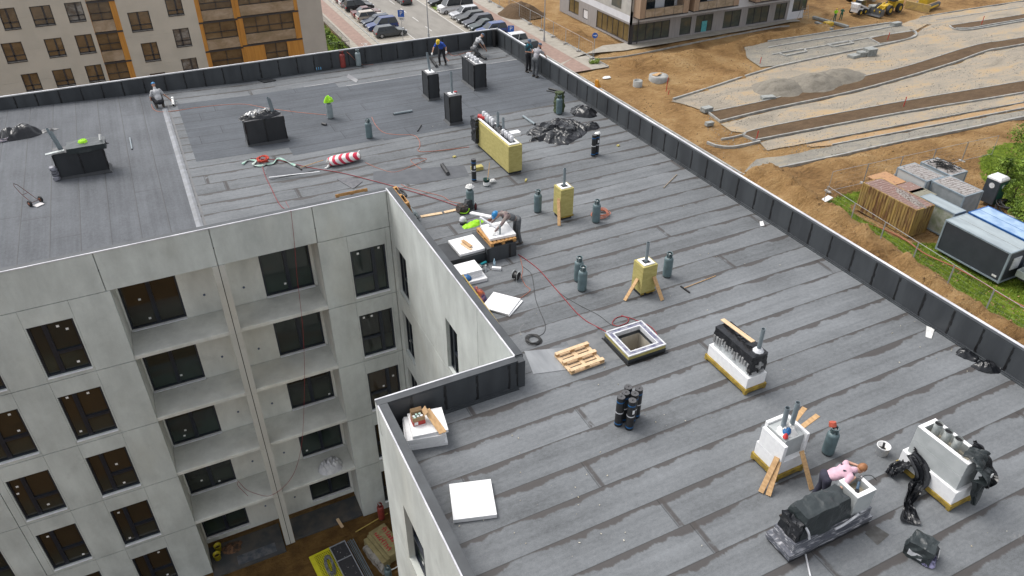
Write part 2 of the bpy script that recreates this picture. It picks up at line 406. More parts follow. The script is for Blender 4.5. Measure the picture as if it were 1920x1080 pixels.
# courtyard wall and wing wall
eh, ew = [], []
for k in range(5):
    zt = 15.39-PZ_*k
    for a, b in ((24.0, 25.22), (18.85, 19.9)): eh.append((a, b, zt-2.22, zt)); ew.append((a, b, zt-2.22, zt))
ej = [(YS, YF, 16.12-PZ_*k-.01, 16.12-PZ_*k+.01) for k in range(1, 5)] + [(17.05, 17.075, 0, 17.66), (YF-.13, YF-.1, 0, 17.66), (21.4, 21.405, 0, 16.1)]
mb = MB(); facade(mb, FN_E, YS, YF, 0, 17.66, eh, ej); mb.build('wall', M_CON, BLD)
for a, b, c, d in ew: window(FN_E, BLD, a, b, c, d, 'B', rng, w=-.16, pane=M_PANE[2])
wh, ww_ = [], []
for k in range(5):
    zt = 15.39-PZ_*k
    for a, b in ((11.35, 12.85), (5.5, 7.)): wh.append((a, b, zt-2.22, zt)); ww_.append((a, b, zt-2.22, zt))
mb = MB(); facade(mb, FN_W, -6, YS, 0, 17.66, wh, [(-6, YS, 16.12-PZ_*k-.01, 16.12-PZ_*k+.01) for k in range(1, 5)]); mb.build('wall', M_CON, BLD)
for a, b, c, d in ww_: window(FN_W, BLD, a, b, c, d, 'A', rng, w=-.20)
mb = MB(); mb.box(XL+.25, YS-.20, 0, XC, YS-.004, 17.6)
mb.box(XR, -6, 0, XR+.20, YN+.2, 17.66); mb.box(XW, YN, 0, XR-.004, YN+.2, 17.66); mb.box(XW-.2, YF, 0, XW-.004, YN, 17.66); mb.box(XL, -6.3, 0, XR, -6.05, 17.66)
mb.build('wall', M_CON, BLD)
# parapet membranes (inner faces) with overlapping sheets and melted seams
def para(fn, u0, u1, zb, step, parent, rng, white=.09, top=.26, flip=False, inner=True):
    """fn(u, w, z): w measured inwards from outer wall face"""
    def bx(mb, a, b, w0, w1, c, d):
        p = [Vector(fn(u, ww, z)) for z in (c, d) for ww in (w0, w1) for u in (a, b)]
        n = (p[1]-p[0]).cross(p[2]-p[0])
        fs = [(0, 2, 3, 1), (4, 5, 7, 6), (0, 1, 5, 4), (2, 6, 7, 3), (0, 4, 6, 2), (1, 3, 7, 5)]
        if n.z < 0: fs = [f[::-1] for f in fs]
        mb.add(p, fs)
    cp = MB(); bx(cp, u0, u1, -.012, white, ZP-.03, ZP+.010); cp.build('coping', M_COPE, parent)
    mb = MB(); bx(mb, u0, u1, white+.002, top, ZP-.045, ZP)
    if inner:
        tb = MB(); u = u0
        while u < u1-.01:
            e = min(u1, u+step*rng.uniform(.93, 1.04)); q = .004+.008*rng.random()
            bx(mb, u, e, top-.02, top+q, zb, ZP-.046)
            n_ = 7
            for j in range(n_):     # wavy melted seam
                a = zb+(ZP-.05-zb)*j/n_; b = zb+(ZP-.05-zb)*(j+1)/n_; ww = rng.uniform(.015, .06)
                bx(tb, e-ww-.01, e+.006+rng.uniform(0, .02), top, top+.0165+.001*(j % 2), a, b)
            u = e
        bx(mb, u0, u1, top, top+.10, zb-.05, zb+.012); bx(mb, u0, u1, top, top+.05, zb, zb+.05)
        return mb.build('parapet_membrane', M_WALLM, parent, more=(tb, M_TAR))
    return mb.build('parapet_membrane', M_WALLM, parent)
r2 = random.Random(5)
para(lambda u, w_, z: (u, YN+.18-w_, z), XW, XR+.17, ZR+.02, 1.0, BLD, r2, white=.07, top=.20)
para(lambda u, w_, z: (XR+.18-w_, u, z), -6, YN-.022, ZR+.02, 1.0, BLD, r2, white=.09, top=.20)
para(lambda u, w_, z: (u, YS-w_, z), XL, XC, ZR+.02, .98, BLD, r2, white=.03, top=.24)
para(lambda u, w_, z: (XL+w_, u, z), -6, YS-.25, ZR+.02, 1.0, BLD, r2, white=.025, top=.26)
para(lambda u, w_, z: (XC+w_, u, z), YS+.0, YF+.2, ZR+.02, 1.0, BLD, r2, white=.03, top=.26)
para(lambda u, w_, z: (u, YF+w_, z), XW, XC-.04, ZR+.02, 1.0, BLD, r2, white=.03, top=.26)
# end face of the wing parapet at the courtyard corner
mb = MB(); mb.box(XC+.001, YS-.262, ZR, XC+.215, YS+.004, ZP-.052); mb.build('parapet_membrane', M_WALLM, BLD)
# ---- roof surfaces
def roofsheet(name, poly, mat, dz=0., parent=None, n=None):
    mb = MB(); vs = [(p[0], p[1], zroof(p[0], p[1])+dz) for p in poly]
    tri = geometry.tessellate_polygon([[Vector((p[0], p[1], 0)) for p in poly]])
    fs = []
    for a, b, c in tri:
        cr = (poly[b][0]-poly[a][0])*(poly[c][1]-poly[a][1])-(poly[b][1]-poly[a][1])*(poly[c][0]-poly[a][0])
        fs.append((a, b, c) if cr > 0 else (a, c, b))
    mb.add(vs, fs); return mb.build(name, mat, parent or BLD)
def strip(name, x0, x1, y0, y1, mat, dz):
    mb = MB(); xs = sorted(set([x0, x1]+[q for q in (-7., 5., .5) if x0 < q < x1]))
    for a, b in zip(xs, xs[1:]): mb.add([(a, y0, zroof(a, 26)+dz), (b, y0, zroof(b, 26)+dz), (b, y1, zroof(b, 26)+dz), (a, y1, zroof(a, 26)+dz)], [(0, 1, 2, 3)])
    return mb.build(name, mat, BLD)
# hatch opening is left free
HX0, HX1, HY0, HY1 = 10.78, 11.70, 13.97, 14.87
mb = MB()
for a, b, c, d in ((XL, HX0, -6, YS), (HX0, HX1, -6, HY0), (HX1, XR, -6, YS), (XC, HX0, YS, YF), (HX0, HX1, HY1, YF), (HX1, XR, YS, YF)):
    mb.add([(a, c, ZR), (b, c, ZR), (b, d, ZR), (a, d, ZR)], [(0, 1, 2, 3)])
mb.build('roof_underlay', M_ROOF, BLD)
strip('roof_underlay', XW, XR, YF, YN, M_ROOF, 0.)
strip('cap_sheet', XW, .28, YF+.1, YN-.02, M_CAPL, .008)
# finished dark cap sheets on the north part, stepped edge on the south side
capn = [(.98, 33.55), (5.0, 33.55), (5.0, 32.55), (14.2, 32.55), (14.2, 33.1), (20.1, 33.1), (20.1, 40.15), (9.2, 40.15), (9.2, 41.05), (1.0, 41.05)]
mb = MB()
for a, b, c, d in ((.98, 5., 33.45, 41.0), (5., 9.2, 32.5, 41.0), (9.2, 14.2, 32.3, 40.15), (14.2, 20.1, 32.9, 40.15)):
    mb.add([(a, c, zroof(a, 30)+.008), (b, c, zroof(b, 30)+.008), (b, d, zroof(b, 30)+.008), (a, d, zroof(a, 30)+.008)], [(0, 1, 2, 3)])
mb.build('cap_sheet', M_CAP, BLD)
M_DUST = pm('pale_selvedge', (.36, .36, .36), (.2, .2, .21), 1.1, .8, coords='world', stretch=(1, 1, 1))
mb = MB(); q = 0.
for i in range(30):
    a = 7.5+i*.42
    if a > 19.9: break
    ya = 40.15 if a > 9.2 else 41.0
    mb.add([(a, ya, ZR+.012), (a+.42, ya, ZR+.012), (a+.42, ya+.07, ZR+.012), (a, ya+.07, ZR+.012)], [(0, 1, 2, 3)])
mb.build('selvedge', M_DUST, BLD)
# expansion joint between the two halves of the roof
M_JNT = pm('joint_primer', (.23, .24, .26), (.17, .175, .185), 2.2, .6, coords='world', bump=.2, bscale=8)
M_JNT2 = pm('joint_grey', (.12, .12, .125), (.155, .155, .155), 1.6, .7, coords='world')
mb = MB()
n_ = 60
for i in range(n_):
    y0 = YF+.1+(40.6-YF-.1)*i/n_; y1 = YF+.1+(40.6-YF-.1)*(i+1)/n_
    w1 = .38; z = zroof(.4, 30)
    mb.add([(.22, y0, z+.012), (w1, y0, z+.05), (w1, y1, z+.05), (.22, y1, z+.012)], [(0, 1, 2, 3)])
    mb.add([(w1, y0, z+.05), (w1+.1, y0, z+.014), (w1+.1, y1, z+.014), (w1, y1, z+.05)], [(0, 1, 2, 3)])
mb.build('expansion_joint', M_JNT, BLD)
mb = MB()
for i in range(n_):
    y0 = YF+.1+(41.6-YF-.1)*i/n_; y1 = YF+.1+(41.6-YF-.1)*(i+1)/n_; w1 = .60+.02*noise.noise(Vector((y0*1.1, 5, 0)))
    mb.add([(.52, y0, zroof(.5, 30)+.0145), (w1, y0, zroof(1., 30)+.0145), (w1, y1, zroof(1., 30)+.0145), (.52, y1, zroof(.5, 30)+.0145)], [(0, 1, 2, 3)])
mb.build('joint_flashing', M_JNT2, BLD)
# shaft walls seen through the hatch
mb = MB(); z0 = 13.
for a, b, c, d in ((HX0-.1, HX0, HY0-.1, HY1+.1), (HX1, HX1+.1, HY0-.1, HY1+.1), (HX0, HX1, HY0-.1, HY0), (HX0, HX1, HY1, HY1+.1)): mb.box(a, c, z0, b, d, ZR-.002)
mb.box(HX0-.1, HY0-.1, z0-.1, HX1+.1, HY1+.1, z0); mb.build('shaft_wall', pm('shaft_plaster', (.55, .51, .43), (.42, .38, .31), 2.5, .8, coords='world', stretch=(1, 1, .3)), BLD)
# ================================================================ ground
def inpoly(x, y, poly):
    r = False; n = len(poly)
    for i in range(n):
        x1, y1 = poly[i]; x2, y2 = poly[(i+1) % n]
        if (y1 > y) != (y2 > y) and x < (x2-x1)*(y-y1)/(y2-y1)+x1: r = not r
    return r
def gp(pts, z=0.): return [tuple(at(a, b, z)[:2]) for a, b in pts]
def segd(x, y, pl):
    best = 1e9
    for (a, b), (c, d) in zip(pl, pl[1:]):
        L = (c-a)**2+(d-b)**2; t = max(0, min(1, ((x-a)*(c-a)+(y-b)*(d-b))/L)) if L else 0
        best = min(best, math.hypot(x-a-t*(c-a), y-b-t*(d-b)))
    return best
RIDGE = gp([(1420, 330), (1490, 372), (1550, 410), (1615, 458), (1700, 520), (1770, 572), (1850, 625), (1920, 672)])
RIDGE2 = gp([(1180, 125), (1240, 118), (1330, 105), (1400, 84), (1500, 62), (1540, 52)])
BANK = gp([(1440, 335), (1560, 310), (1700, 278), (1800, 262), (1920, 238)])
GRASS = [gp([(1540, 392), (1575, 362), (1628, 350), (1618, 372), (1592, 385), (1600, 402), (1660, 435), (1700, 452), (1765, 452), (1880, 512), (1935, 515), (1960, 560), (1960, 660), (1918, 633), (1880, 606), (1830, 574), (1790, 540), (1740, 510), (1700, 485), (1650, 447), (1600, 418)]),
         gp([(1838, 300), (1862, 276), (1920, 262), (2100, 220), (2100, 420), (1960, 430), (1900, 400), (1872, 360), (1840, 330)]),
         gp([(608, 50), (636, 70), (672, 96), (668, 120), (600, 120), (600, 60)])]
PLANUM = gp([(1262, 188), (1405, 140), (1385, 110), (1388, 86), (1440, 75), (1670, 40), (1690, 36), (2400, -60), (2400, 110), (1920, 222), (1677, 271), (1440, 322), (1390, 331), (1330, 275), (1325, 215)])
_pb = [(min(p[0] for p in g_), max(p[0] for p in g_), min(p[1] for p in g_), max(p[1] for p in g_)) for g_ in GRASS+[PLANUM]]
def ghash(x, y):
    h = 0.
    if x < 21.5 or y > 135 or x > 200 or y < -5: return -.05
    inside = inpoly(x, y, PLANUM)
    n = noise.fractal(Vector((x*.18, y*.18, 3)), .9, 2.1, 4)*.28
    h = -.14 + (0 if inside else n)
    if inside: return -.07
    if 40 < x < 60 and 10 < y < 50:
        d = segd(x, y, RIDGE); h += 1.2*math.exp(-(d/1.8)**2)*(1+.8*noise.noise(Vector((x*.6, y*.6, 9)))) + .38*noise.fractal(Vector((x*.9, y*.9, 1)), .7, 2.1, 4)*math.exp(-(d/2.4)**2)
    if 55 < x < 100 and 60 < y < 90:
        d = segd(x, y, RIDGE2); h += 1.0*math.exp(-(d/1.8)**2)*(1+.5*noise.noise(Vector((x*.4, y*.4, 9))))
    if 45 < x < 110 and 38 < y < 60:
        d = segd(x, y, BANK); h += .35*math.exp(-(d/1.5)**2)*(1+.9*noise.noise(Vector((x*.5, y*.5, 2))))
    d = math.hypot(x-66, y-68); h += .7*math.exp(-(d/3.2)**2)
    for cx_, cy_, hh, rr in ((50.5, 99.5, 1.1, 2.2), (53.5, 92., .8, 2.), (57, 93.5, .6, 2.5), (60, 75, .6, 3), (58, 66, .5, 2.5), (76, 70, .6, 3.)):
        h += hh*math.exp(-(((x-cx_)**2+(y-cy_)**2)/rr**2))
    if 20 < x < 60 and y > 79 and x < 53: h = min(h, -.10) if x < 52.3 else h
    if x > 57 and y > 80.5 and x < 95: h = min(h, -.1)
    return h
def frange(a, b, s):
    out = [];
    while a < b: out.append(a); a += s
    return out
xs = [-1500, -400, -100, -30, -8, 4, 15]+frange(21, 70, .45)+frange(70, 125, .9)+[130, 140, 160, 200, 300, 600, 1500]
ys = [-800, -200, -60, -20, -6]+frange(2, 62, .5)+frange(62, 112, .75)+[115, 120, 130, 145, 170, 220, 400, 900, 2000]
vs = []; mk = []
for y in ys:
    for x in xs:
        g_ = 0.
        for q, b in zip(GRASS, _pb):
            if b[0] <= x <= b[1] and b[2] <= y <= b[3] and inpoly(x, y, q): g_ = 1.
        vs.append((x, y, ghash(x, y))); mk.append(g_)
nx, ny = len(xs), len(ys)
# blur the grass mask a little
for _ in range(2):
    mk = [(mk[i]*2+mk[max(0, i-1)]+mk[min(len(mk)-1, i+1)]+mk[max(0, i-nx)]+mk[min(len(mk)-1, i+nx)])/6 for i in range(len(mk))]
me = bpy.data.meshes.new('ground'); me.from_pydata(vs, [], [(j*nx+i, j*nx+i+1, (j+1)*nx+i+1, (j+1)*nx+i) for j in range(ny-1) for i in range(nx-1)])
at_ = me.attributes.new('turf', 'FLOAT', 'POINT'); at_.data.foreach_set('value', mk)
me.polygons.foreach_set('use_smooth', [True]*len(me.polygons))
g = G('sandy_ground'); P = g.xyz(); X, Y, Z = g.sep(P)
a = g.noise(P, .16, 7., .6, .6); b = g.noise(g.mapping(P, (.6, 1.5, 1)), .9, 8., .7, 2.2); d = g.noise(P, 7., 5., .7)
col = g.ramp(g.ma('ADD', g.ma('MULTIPLY', a, .6), g.ma('MULTIPLY', b, .4)), [(.36, (.13, .072, .029)), (.45, (.27, .155, .062)), (.54, (.37, .23, .10)), (.66, (.46, .32, .165))])
col = g.mix(g.ma('MULTIPLY', g.ss(d, .42, .68), .35), col, (.15, .09, .042))
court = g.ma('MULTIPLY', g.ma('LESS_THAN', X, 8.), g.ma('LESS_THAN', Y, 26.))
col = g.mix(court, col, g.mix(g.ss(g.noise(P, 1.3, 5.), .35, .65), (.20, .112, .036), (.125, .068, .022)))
ta = g.n('ShaderNodeAttribute', attribute_name='turf').outputs['Fac']
tf = g.ss(g.ma('ADD', ta, g.ma('MULTIPLY', g.ma('SUBTRACT', g.noise(P, 1.1, 6., .7), .5), 1.1)), .38, .6)
gc = g.ramp(g.noise(P, 1.6, 7., .7), [(.3, (.06, .085, .012)), (.45, (.11, .165, .012)), (.6, (.18, .25, .022)), (.75, (.26, .25, .09))])
col = g.mix(tf, col, gc)
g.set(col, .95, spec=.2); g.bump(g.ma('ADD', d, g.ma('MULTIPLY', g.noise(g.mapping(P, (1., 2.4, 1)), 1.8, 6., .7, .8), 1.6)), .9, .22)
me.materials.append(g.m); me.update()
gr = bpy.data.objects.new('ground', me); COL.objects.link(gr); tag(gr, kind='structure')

def sheet(name, poly, z, mat, ragged=0., step=1.2, seed=1, kind='structure', label=None):
    if ragged: poly = [(p[0], p[1]) for p in rag(poly, step, ragged, seed)]
    mb = MB(); tri = geometry.tessellate_polygon([[Vector((p[0], p[1], 0)) for p in poly]]); fs = []
    for a, b, c in tri:
        cr = (poly[b][0]-poly[a][0])*(poly[c][1]-poly[a][1])-(poly[b][1]-poly[a][1])*(poly[c][0]-poly[a][0])
        fs.append((a, b, c) if cr > 0 else (a, c, b))
    mb.add([(p[0], p[1], z) for p in poly], fs); return tag(mb.build(name, mat), label, kind=kind)
def gravel(name, c1, c2, c3, sc=.5):
    g = G(name); P = g.xyz()
    n = g.ma('ADD', g.ma('MULTIPLY', g.noise(g.mapping(P, (.35, 1., 1)), sc, 8., .66, .7), .55), g.ma('MULTIPLY', g.noise(P, 4., 6., .85), .45))
    g.set(g.ramp(n, [(.36, c1), (.5, c2), (.62, c3)]), .95, spec=.2); g.bump(g.noise(P, 6., 6., .8), .7, .06); return g.m
M_GRAV = gravel('road_base_gravel', (.19, .165, .13), (.30, .265, .215), (.42, .29, .15))
M_GRAV2 = gravel('grey_gravel', (.15, .14, .12), (.24, .225, .195), (.31, .27, .20), .8)
M_SOIL = gravel('planting_soil', (.075, .048, .028), (.10, .066, .039), (.135, .09, .053), 1.5)
M_SANDO = gravel('orange_sand', (.28, .18, .09), (.37, .24, .125), (.30, .26, .20), .8)
M_KERB = pm('kerb_stone', (.36, .36, .34), (.25, .25, .24), 1.5, .85, coords='world')
M_ASPH = pm('old_asphalt', (.25, .235, .21), (.21, .195, .175), .8, .9, coords='world', bump=.3, bscale=12, stretch=(1, .3, 1))
M_PAVE = pm('concrete_paving', (.34, .31, .265), (.28, .255, .215), 1.3, .9, coords='world')
M_PAVR = pm('red_paving', (.29, .20, .165), (.24, .165, .135), 1.6, .9, coords='world')
M_LINE = pm('road_paint', (.62, .61, .58), (.45, .44, .42), 3, .7, coords='world')
sheet('road_base', gp([(1258, 190), (1330, 166), (1440, 131), (1465, 124), (1540, 108), (1600, 96), (1660, 84), (1705, 74), (1722, 60), (1745, 46), (1920, 26), (2300, -25), (2300, 10), (1920, 72), (1852, 83), (1800, 96), (1690, 129), (1540, 164), (1440, 191), (1330, 213), (1300, 201)]), .02, M_GRAV, .16)
sheet('road_base', gp([(1352, 233), (1440, 210), (1590, 178), (1705, 147), (1790, 121), (1852, 98), (1920, 86), (2300, 10), (2300, 80), (1920, 152), (1690, 191), (1440, 239), (1398, 250), (1372, 246)]), .02, M_GRAV, .2, seed=4)
sheet('road_base', gp([(1425, 268), (1440, 262), (1690, 214), (1920, 176), (2300, 108), (2300, 130), (1920, 190), (1512, 268), (1440, 282)]), .02, M_GRAV, .1, seed=6)
sheet('path_base', gp([(1512, 272), (1920, 194), (2300, 128), (2300, 140), (1920, 202), (1560, 272), (1520, 276)]), .024, M_SANDO, .15, seed=6)
sheet('path_base', gp([(1420, 300), (1560, 274), (1920, 206), (2300, 142), (2300, 150), (1920, 219), (1677, 268), (1440, 318), (1395, 322)]), .02, M_GRAV2, .2, seed=8)
sheet('parking_base', gp([(1396, 89), (1440, 79), (1670, 44), (1700, 48), (1716, 66), (1704, 73), (1652, 86), (1600, 95), (1465, 123), (1425, 126), (1400, 108)]), .022, M_GRAV2, .1, seed=2)
sheet('road_base', gp([(1688, 46), (1725, 33), (1920, 3), (2200, -40), (2200, -20), (1920, 26), (1790, 49), (1740, 46), (1715, 58), (1700, 52)]), .026, M_GRAV, .15, seed=9)
def kerb(pts, w=.16, h=.14, world=False):
    P_ = smooth_path([tuple(q)+(0,) for q in (pts if world else gp(pts))], 5); mb = MB()
    vs = []
    for i, p in enumerate(P_):
        d = (P_[min(i+1, len(P_)-1)]-P_[max(0, i-1)]).normalized(); nn = Vector((-d.y, d.x, 0))*(w/2)
        for s, z in ((-1, -.15), (-1, h), (1, h), (1, -.15)): v = p+nn*s; vs.append((v.x, v.y, z))
    n = len(P_); fs = [(i*4+k, i*4+(k+1) % 4, (i+1)*4+(k+1) % 4, (i+1)*4+k) for i in range(n-1) for k in range(4)]+[(3, 2, 1, 0), ((n-1)*4, (n-1)*4+1, (n-1)*4+2, (n-1)*4+3)]
    mb.add(vs, [f[::-1] for f in fs]); return tag(mb.build('kerb', M_KERB), kind='structure')
kerb([(1262, 187), (1330, 166), (1400, 143), (1440, 131), (1465, 124), (1540, 108), (1600, 96), (1652, 86), (1700, 75), (1716, 69), (1717, 62), (1712, 59)], .2, .2)
kerb([(1440, 78), (1520, 66), (1600, 53), (1670, 43)], .2, .14)
kerb([(1440, 90), (1510, 78), (1600, 64), (1685, 48)], .2, .14)
kerb([(1448, 103), (1550, 86), (1640, 70), (1712, 59)], .2, .14)
kerb([(1626, 72), (1640, 78), (1650, 85)], .12, .1)
for a in ([(1460, 101), (1507, 93), (1512, 98), (1472, 106), (1460, 101)], [(1550, 85), (1590, 78), (1600, 82), (1562, 89), (1550, 85)]):
    q = gp(a); [kerb([q[i], q[i+1]], .22, .18, True) for i in range(4)]
kerb([(1725, 33), (1760, 27), (1840, 14), (1920, 2)], .14, .12); kerb([(1755, 38), (1840, 25), (1920, 13)], .12, .08)
kerb([(1780, 50), (1790, 56), (1815, 57), (1850, 52), (1920, 40), (2100, 10)], .2, .2)
def bed(name, up, lo, z=.11, end=True):
    U = smooth_path([q+(0,) for q in gp(up)], 4); L = smooth_path([q+(0,) for q in gp(lo)], 4)
    poly = [(p.x, p.y) for p in U]+[(p.x, p.y) for p in reversed(L)]
    mb = MB(); mb.prism(poly, -.1, z); tag(mb.build(name, M_SOIL), kind='structure')
    kerb([(p.x, p.y) for p in U[::4]], .12, .16, True); kerb([(p.x, p.y) for p in L[::4]], .16, .2, True)
    if end: kerb([(U[0].x, U[0].y), (L[0].x, L[0].y)], .14, .18, True)
bed('planting_bed', [(1328, 212), (1440, 189), (1540, 162), (1690, 128), (1800, 94), (1852, 81), (1920, 71), (2300, 5)], [(1350, 229), (1440, 207), (1590, 175), (1705, 144), (1790, 118), (1852, 96), (1920, 84), (2300, 15)])
bed('planting_bed', [(1392, 254), (1440, 239), (1690, 192), (1920, 153), (2300, 88)], [(1417, 265), (1440, 260), (1690, 213), (1920, 175), (2300, 108)])
bed('planting_bed', [(1630, 73), (1665, 66), (1700, 60), (1711, 60)], [(1650, 84), (1680, 79), (1705, 73), (1714, 68)])
bed('planting_bed', [(1782, 49), (1820, 43), (1870, 36), (1920, 28)], [(1792, 54), (1820, 54), (1860, 47), (1920, 37)], end=False)
kerb([(1512, 269), (1700, 233), (1920, 192), (2200, 144)], .1, .1); kerb([(1560, 272), (1740, 238), (1920, 203), (2200, 152)], .14, .12)
kerb([(1392, 330), (1412, 328), (1440, 321), (1560, 296), (1677, 270), (1800, 246), (1920, 221), (2200, 168)], .2, .22)
kerb([(1326, 268), (1345, 275), (1372, 277), (1400, 272), (1425, 266)], .2, .18); kerb([(1352, 262), (1375, 258), (1398, 252)], .14, .14)
kerb([(1100, 112), (1180, 104), (1300, 80), (1440, 53), (1480, 48)], .1, .06)
M_HEAP = gravel('heaped_gravel', (.13, .118, .098), (.20, .182, .152), (.25, .225, .185), 1.2)
# heaps of gravel between the kerbs
def heap(name, px, py, r, h, mat, seed, label, sx=1., rz=0., z0=0., cat='heap', group=None):
    c = at(px, py, z0); mb = MB(); n = 30
    def fn(u, v):
        a = 2*math.pi*u; q = v; e = 1+.22*noise.noise(Vector((math.cos(a)*1.2+seed, math.sin(a)*1.2, 0)))
        x = math.cos(a)*r*q*e*sx; y = math.sin(a)*r*q*e
        z = h*(1-q*q)**1.5*(1+.25*noise.noise(Vector((x*1.1+seed, y*1.1, 1)))) + .06*noise.noise(Vector((x*3, y*3, seed)))-.1*q
        return (x*math.cos(rz)-y*math.sin(rz), x*math.sin(rz)+y*math.cos(rz), z)
    mb.grid(fn, n, 14); o = mb.build(name, mat, loc=(c.x, c.y, z0)); return tag(o, label, cat, group)
heap('gravel_heap', 1462, 168, 3.0, 1.2, M_HEAP, 1, 'leftmost grey gravel heap between the kerbs, the palest cone', 1.3)
heap('gravel_heap', 1527, 158, 3.3, 1.2, M_HEAP, 4, 'middle grey gravel heap of the row, with two rounded humps', 1.4)
heap('gravel_heap', 1573, 146, 3.0, 1.0, M_HEAP, 7, 'rightmost grey gravel heap of the row, low and stretched', 1.5)
heap('soil_heap', 975, 26, 3.2, 1.7, M_SOIL, 3, 'dark brown soil heap behind the mesh fence along the street', 1.2)
# street with parking bays
def rect(name, x0, y0, x1, y1, z, mat): return sheet(name, [(x0, y0), (x1, y0), (x1, y1), (x0, y1)], z, mat)
rect('road', 34.4, 46, 42., 260, .015, M_ASPH); rect('parking_bay', 29.4, 46, 34.4, 260, .019, M_PAVE); rect('parking_bay', 42., 46, 47.2, 260, .019, M_PAVE)
rect('pavement', 25.3, 46, 26.4, 260, .03, M_PAVE); rect('cycle_path', 26.4, 46, 28.3, 260, .034, M_PAVR); rect('pavement', 28.3, 46, 29.2, 260, .03, M_PAVE)
rect('cycle_path', 47.4, 79, 49.9, 260, .034, M_PAVR); rect('pavement', 49.9, 79, 52.3, 260, .03, M_PAVE); sheet('pavement', gp([(1040, 132), (1085, 103), (1170, 95), (1440, 50), (1480, 42), (1500, 40), (1478, 30), (1400, 36), (1180, 80), (1130, 86), (1100, 100), (1052, 118)]), .04, M_PAVE, .12, 2.5)
for x in (29.2, 47.2): kerb([(x, 46), (x, 260)], .18, .13, True)
kerb([(52.3, 79), (52.3, 200)], .1, .14, True)
for x in (34.4, 42.): rect('road_marking', x-.06, 46, x+.06, 260, .024, M_LINE)
for k in range(30): rect('road_marking', 37.85, 60+k*5.4, 37.98, 62.6+k*5.4, .02, M_LINE)
for k in range(26): rect('road_marking', 42.1, 79+k*2.45, 47., 79.08+k*2.45, .023, M_LINE); rect('road_marking', 29.4, 101.2+k*2.45, 34.3, 101.28+k*2.45, .023, M_LINE)
# bicycle symbol painted on the path
mb = MB()
for dx, dy in ((-.42, 0), (.42, 0)):
    ring = [(27.4+dy+.26*math.cos(t*math.pi/6), 101.2+dx+.26*math.sin(t*math.pi/6), .045) for t in range(13)]
    for a, b in zip(ring, ring[1:]): mb.beam(a, b, .06, .004)
for a, b in (((27.4, 100.78), (27.75, 101.05)), ((27.75, 101.05), (27.72, 101.5)), ((27.72, 101.5), (27.4, 101.62)), ((27.72, 101.5), (27.4, 101.15)), ((27.4, 101.15), (27.75, 101.05)), ((27.4, 101.62), (27.9, 101.5)), ((27.9, 101.5), (27.9, 101.75))):
    mb.beam(a+(.045,), b+(.045,), .06, .004)
tag(mb.build('cycle_symbol', M_LINE), kind='structure')
rect('verge', 42.4, 112.8, 45., 115.2, .14, pm('verge_grass', (.10, .16, .02), (.16, .22, .03), 6, .95))
# ================================================================ beige apartment house behind
M_TAN = pm('beige_render', (.50, .475, .42), (.45, .43, .38), .5, .85, coords='world')
M_TAN2 = pm('grey_render', (.42, .40, .365), (.38, .36, .33), .5, .85, coords='world')
M_WOOD = pm('ochre_cladding', (.50, .24, .045), (.42, .19, .035), 1.4, .6, coords='world', stretch=(4, 4, .4))
def refl_mat(name, a, b, c, rough=.12, sc=.9):  # mottled reflections painted into the glass as noise colour
    g = G(name); P = g.xyz(); n = g.noise(g.mapping(P, (.6, .6, 1)), sc*.7, 8., .6, .3)
    g.set(g.ramp(n, [(.34, a), (.5, b), (.66, c)]), rough, spec=.6); return g.m
M_BRG = [refl_mat('window_reflection_brown', (.08, .05, .03), (.13, .088, .048), (.21, .15, .09)), refl_mat('window_reflection_tan', (.10, .07, .04), (.16, .11, .065), (.09, .065, .04)),
         refl_mat('curtained_window', (.25, .25, .25), (.14, .13, .12), (.08, .06, .05), .2, 3.)]
M_BAL = refl_mat('balcony_glass', (.22, .17, .11), (.28, .215, .15), (.36, .29, .22), .2, 2.2)
M_DK = pm('dark_profile', (.035, .035, .042), (.028, .028, .034), 4, .4)
H2 = thing('apartment_house', 'beige rendered apartment house with ochre cladding strips and brown reflecting windows', 'building', (0, 0, 0))
Y2 = 86.; FN2 = lambda u, z, w_: (u, Y2-w_, z)
def px2(px, py): p = atY(px, py, Y2); return p.x, p.z
wl = [[(0, 16), (28, 14), (39, 53), (3, 57)], [(54, 13), (94, 9), (104, 45), (66, 50)], [(119, 6), (152, 3), (162, 38), (131, 42)],
      [(0, 82), (40, 78), (52, 114), (14, 118)], [(81, 74), (115, 70), (125, 104), (93, 108)], [(139, 67), (171, 63), (181, 97), (150, 102)],
      [(38, 140), (70, 136), (81, 168), (50, 172)], [(97, 132), (133, 128), (143, 158), (107, 164)], [(158, 124), (189, 120), (198, 150), (168, 155)],
      [(238, 24), (278, 20), (288, 55), (248, 60)], [(308, 0), (338, -3), (347, 27), (316, 30)], [(263, 82), (293, 78), (303, 112), (273, 116)], [(323, 55), (353, 52), (361, 85), (331, 88)],
      [(280, 139), (308, 135), (318, 165), (290, 170)], [(338, 111), (367, 108), (376, 138), (347, 142)]]
def wallx(px, py): return px2(px, py)[0]
uT0, uT1 = wallx(178, 62), wallx(232, 62); uA0, uA1 = wallx(388, 110), wallx(598, 40)
XR2 = 18.95
hol, W2 = [], []
for q in wl:
    c = [px2(*p) for p in q]; a = (c[0][0]+c[3][0])/2; b = (c[1][0]+c[2][0])/2; z1 = (c[0][1]+c[1][1])/2; z0 = (c[2][1]+c[3][1])/2
    hol.append((a, b, z0, z1)); W2.append((a, b, z0, z1))
hol += [(uT0, uT1, 0, 22), (uA0, XR2-2.55, 0, 22)]
mb = MB(); facade(mb, FN2, -34, XR2, 0, 22, hol, [(-34, XR2, 2.6+2.97*k, 2.62+2.97*k) for k in range(6)], T=.3, rec=.015)
mb.box(XR2-.3, Y2+.3, 0, XR2, Y2+14, 22); mb.box(-34, Y2+13.7, 0, XR2-.3, Y2+14, 22); mb.box(-34, Y2+.3, 21.7, XR2-.3, Y2+13.7, 22)
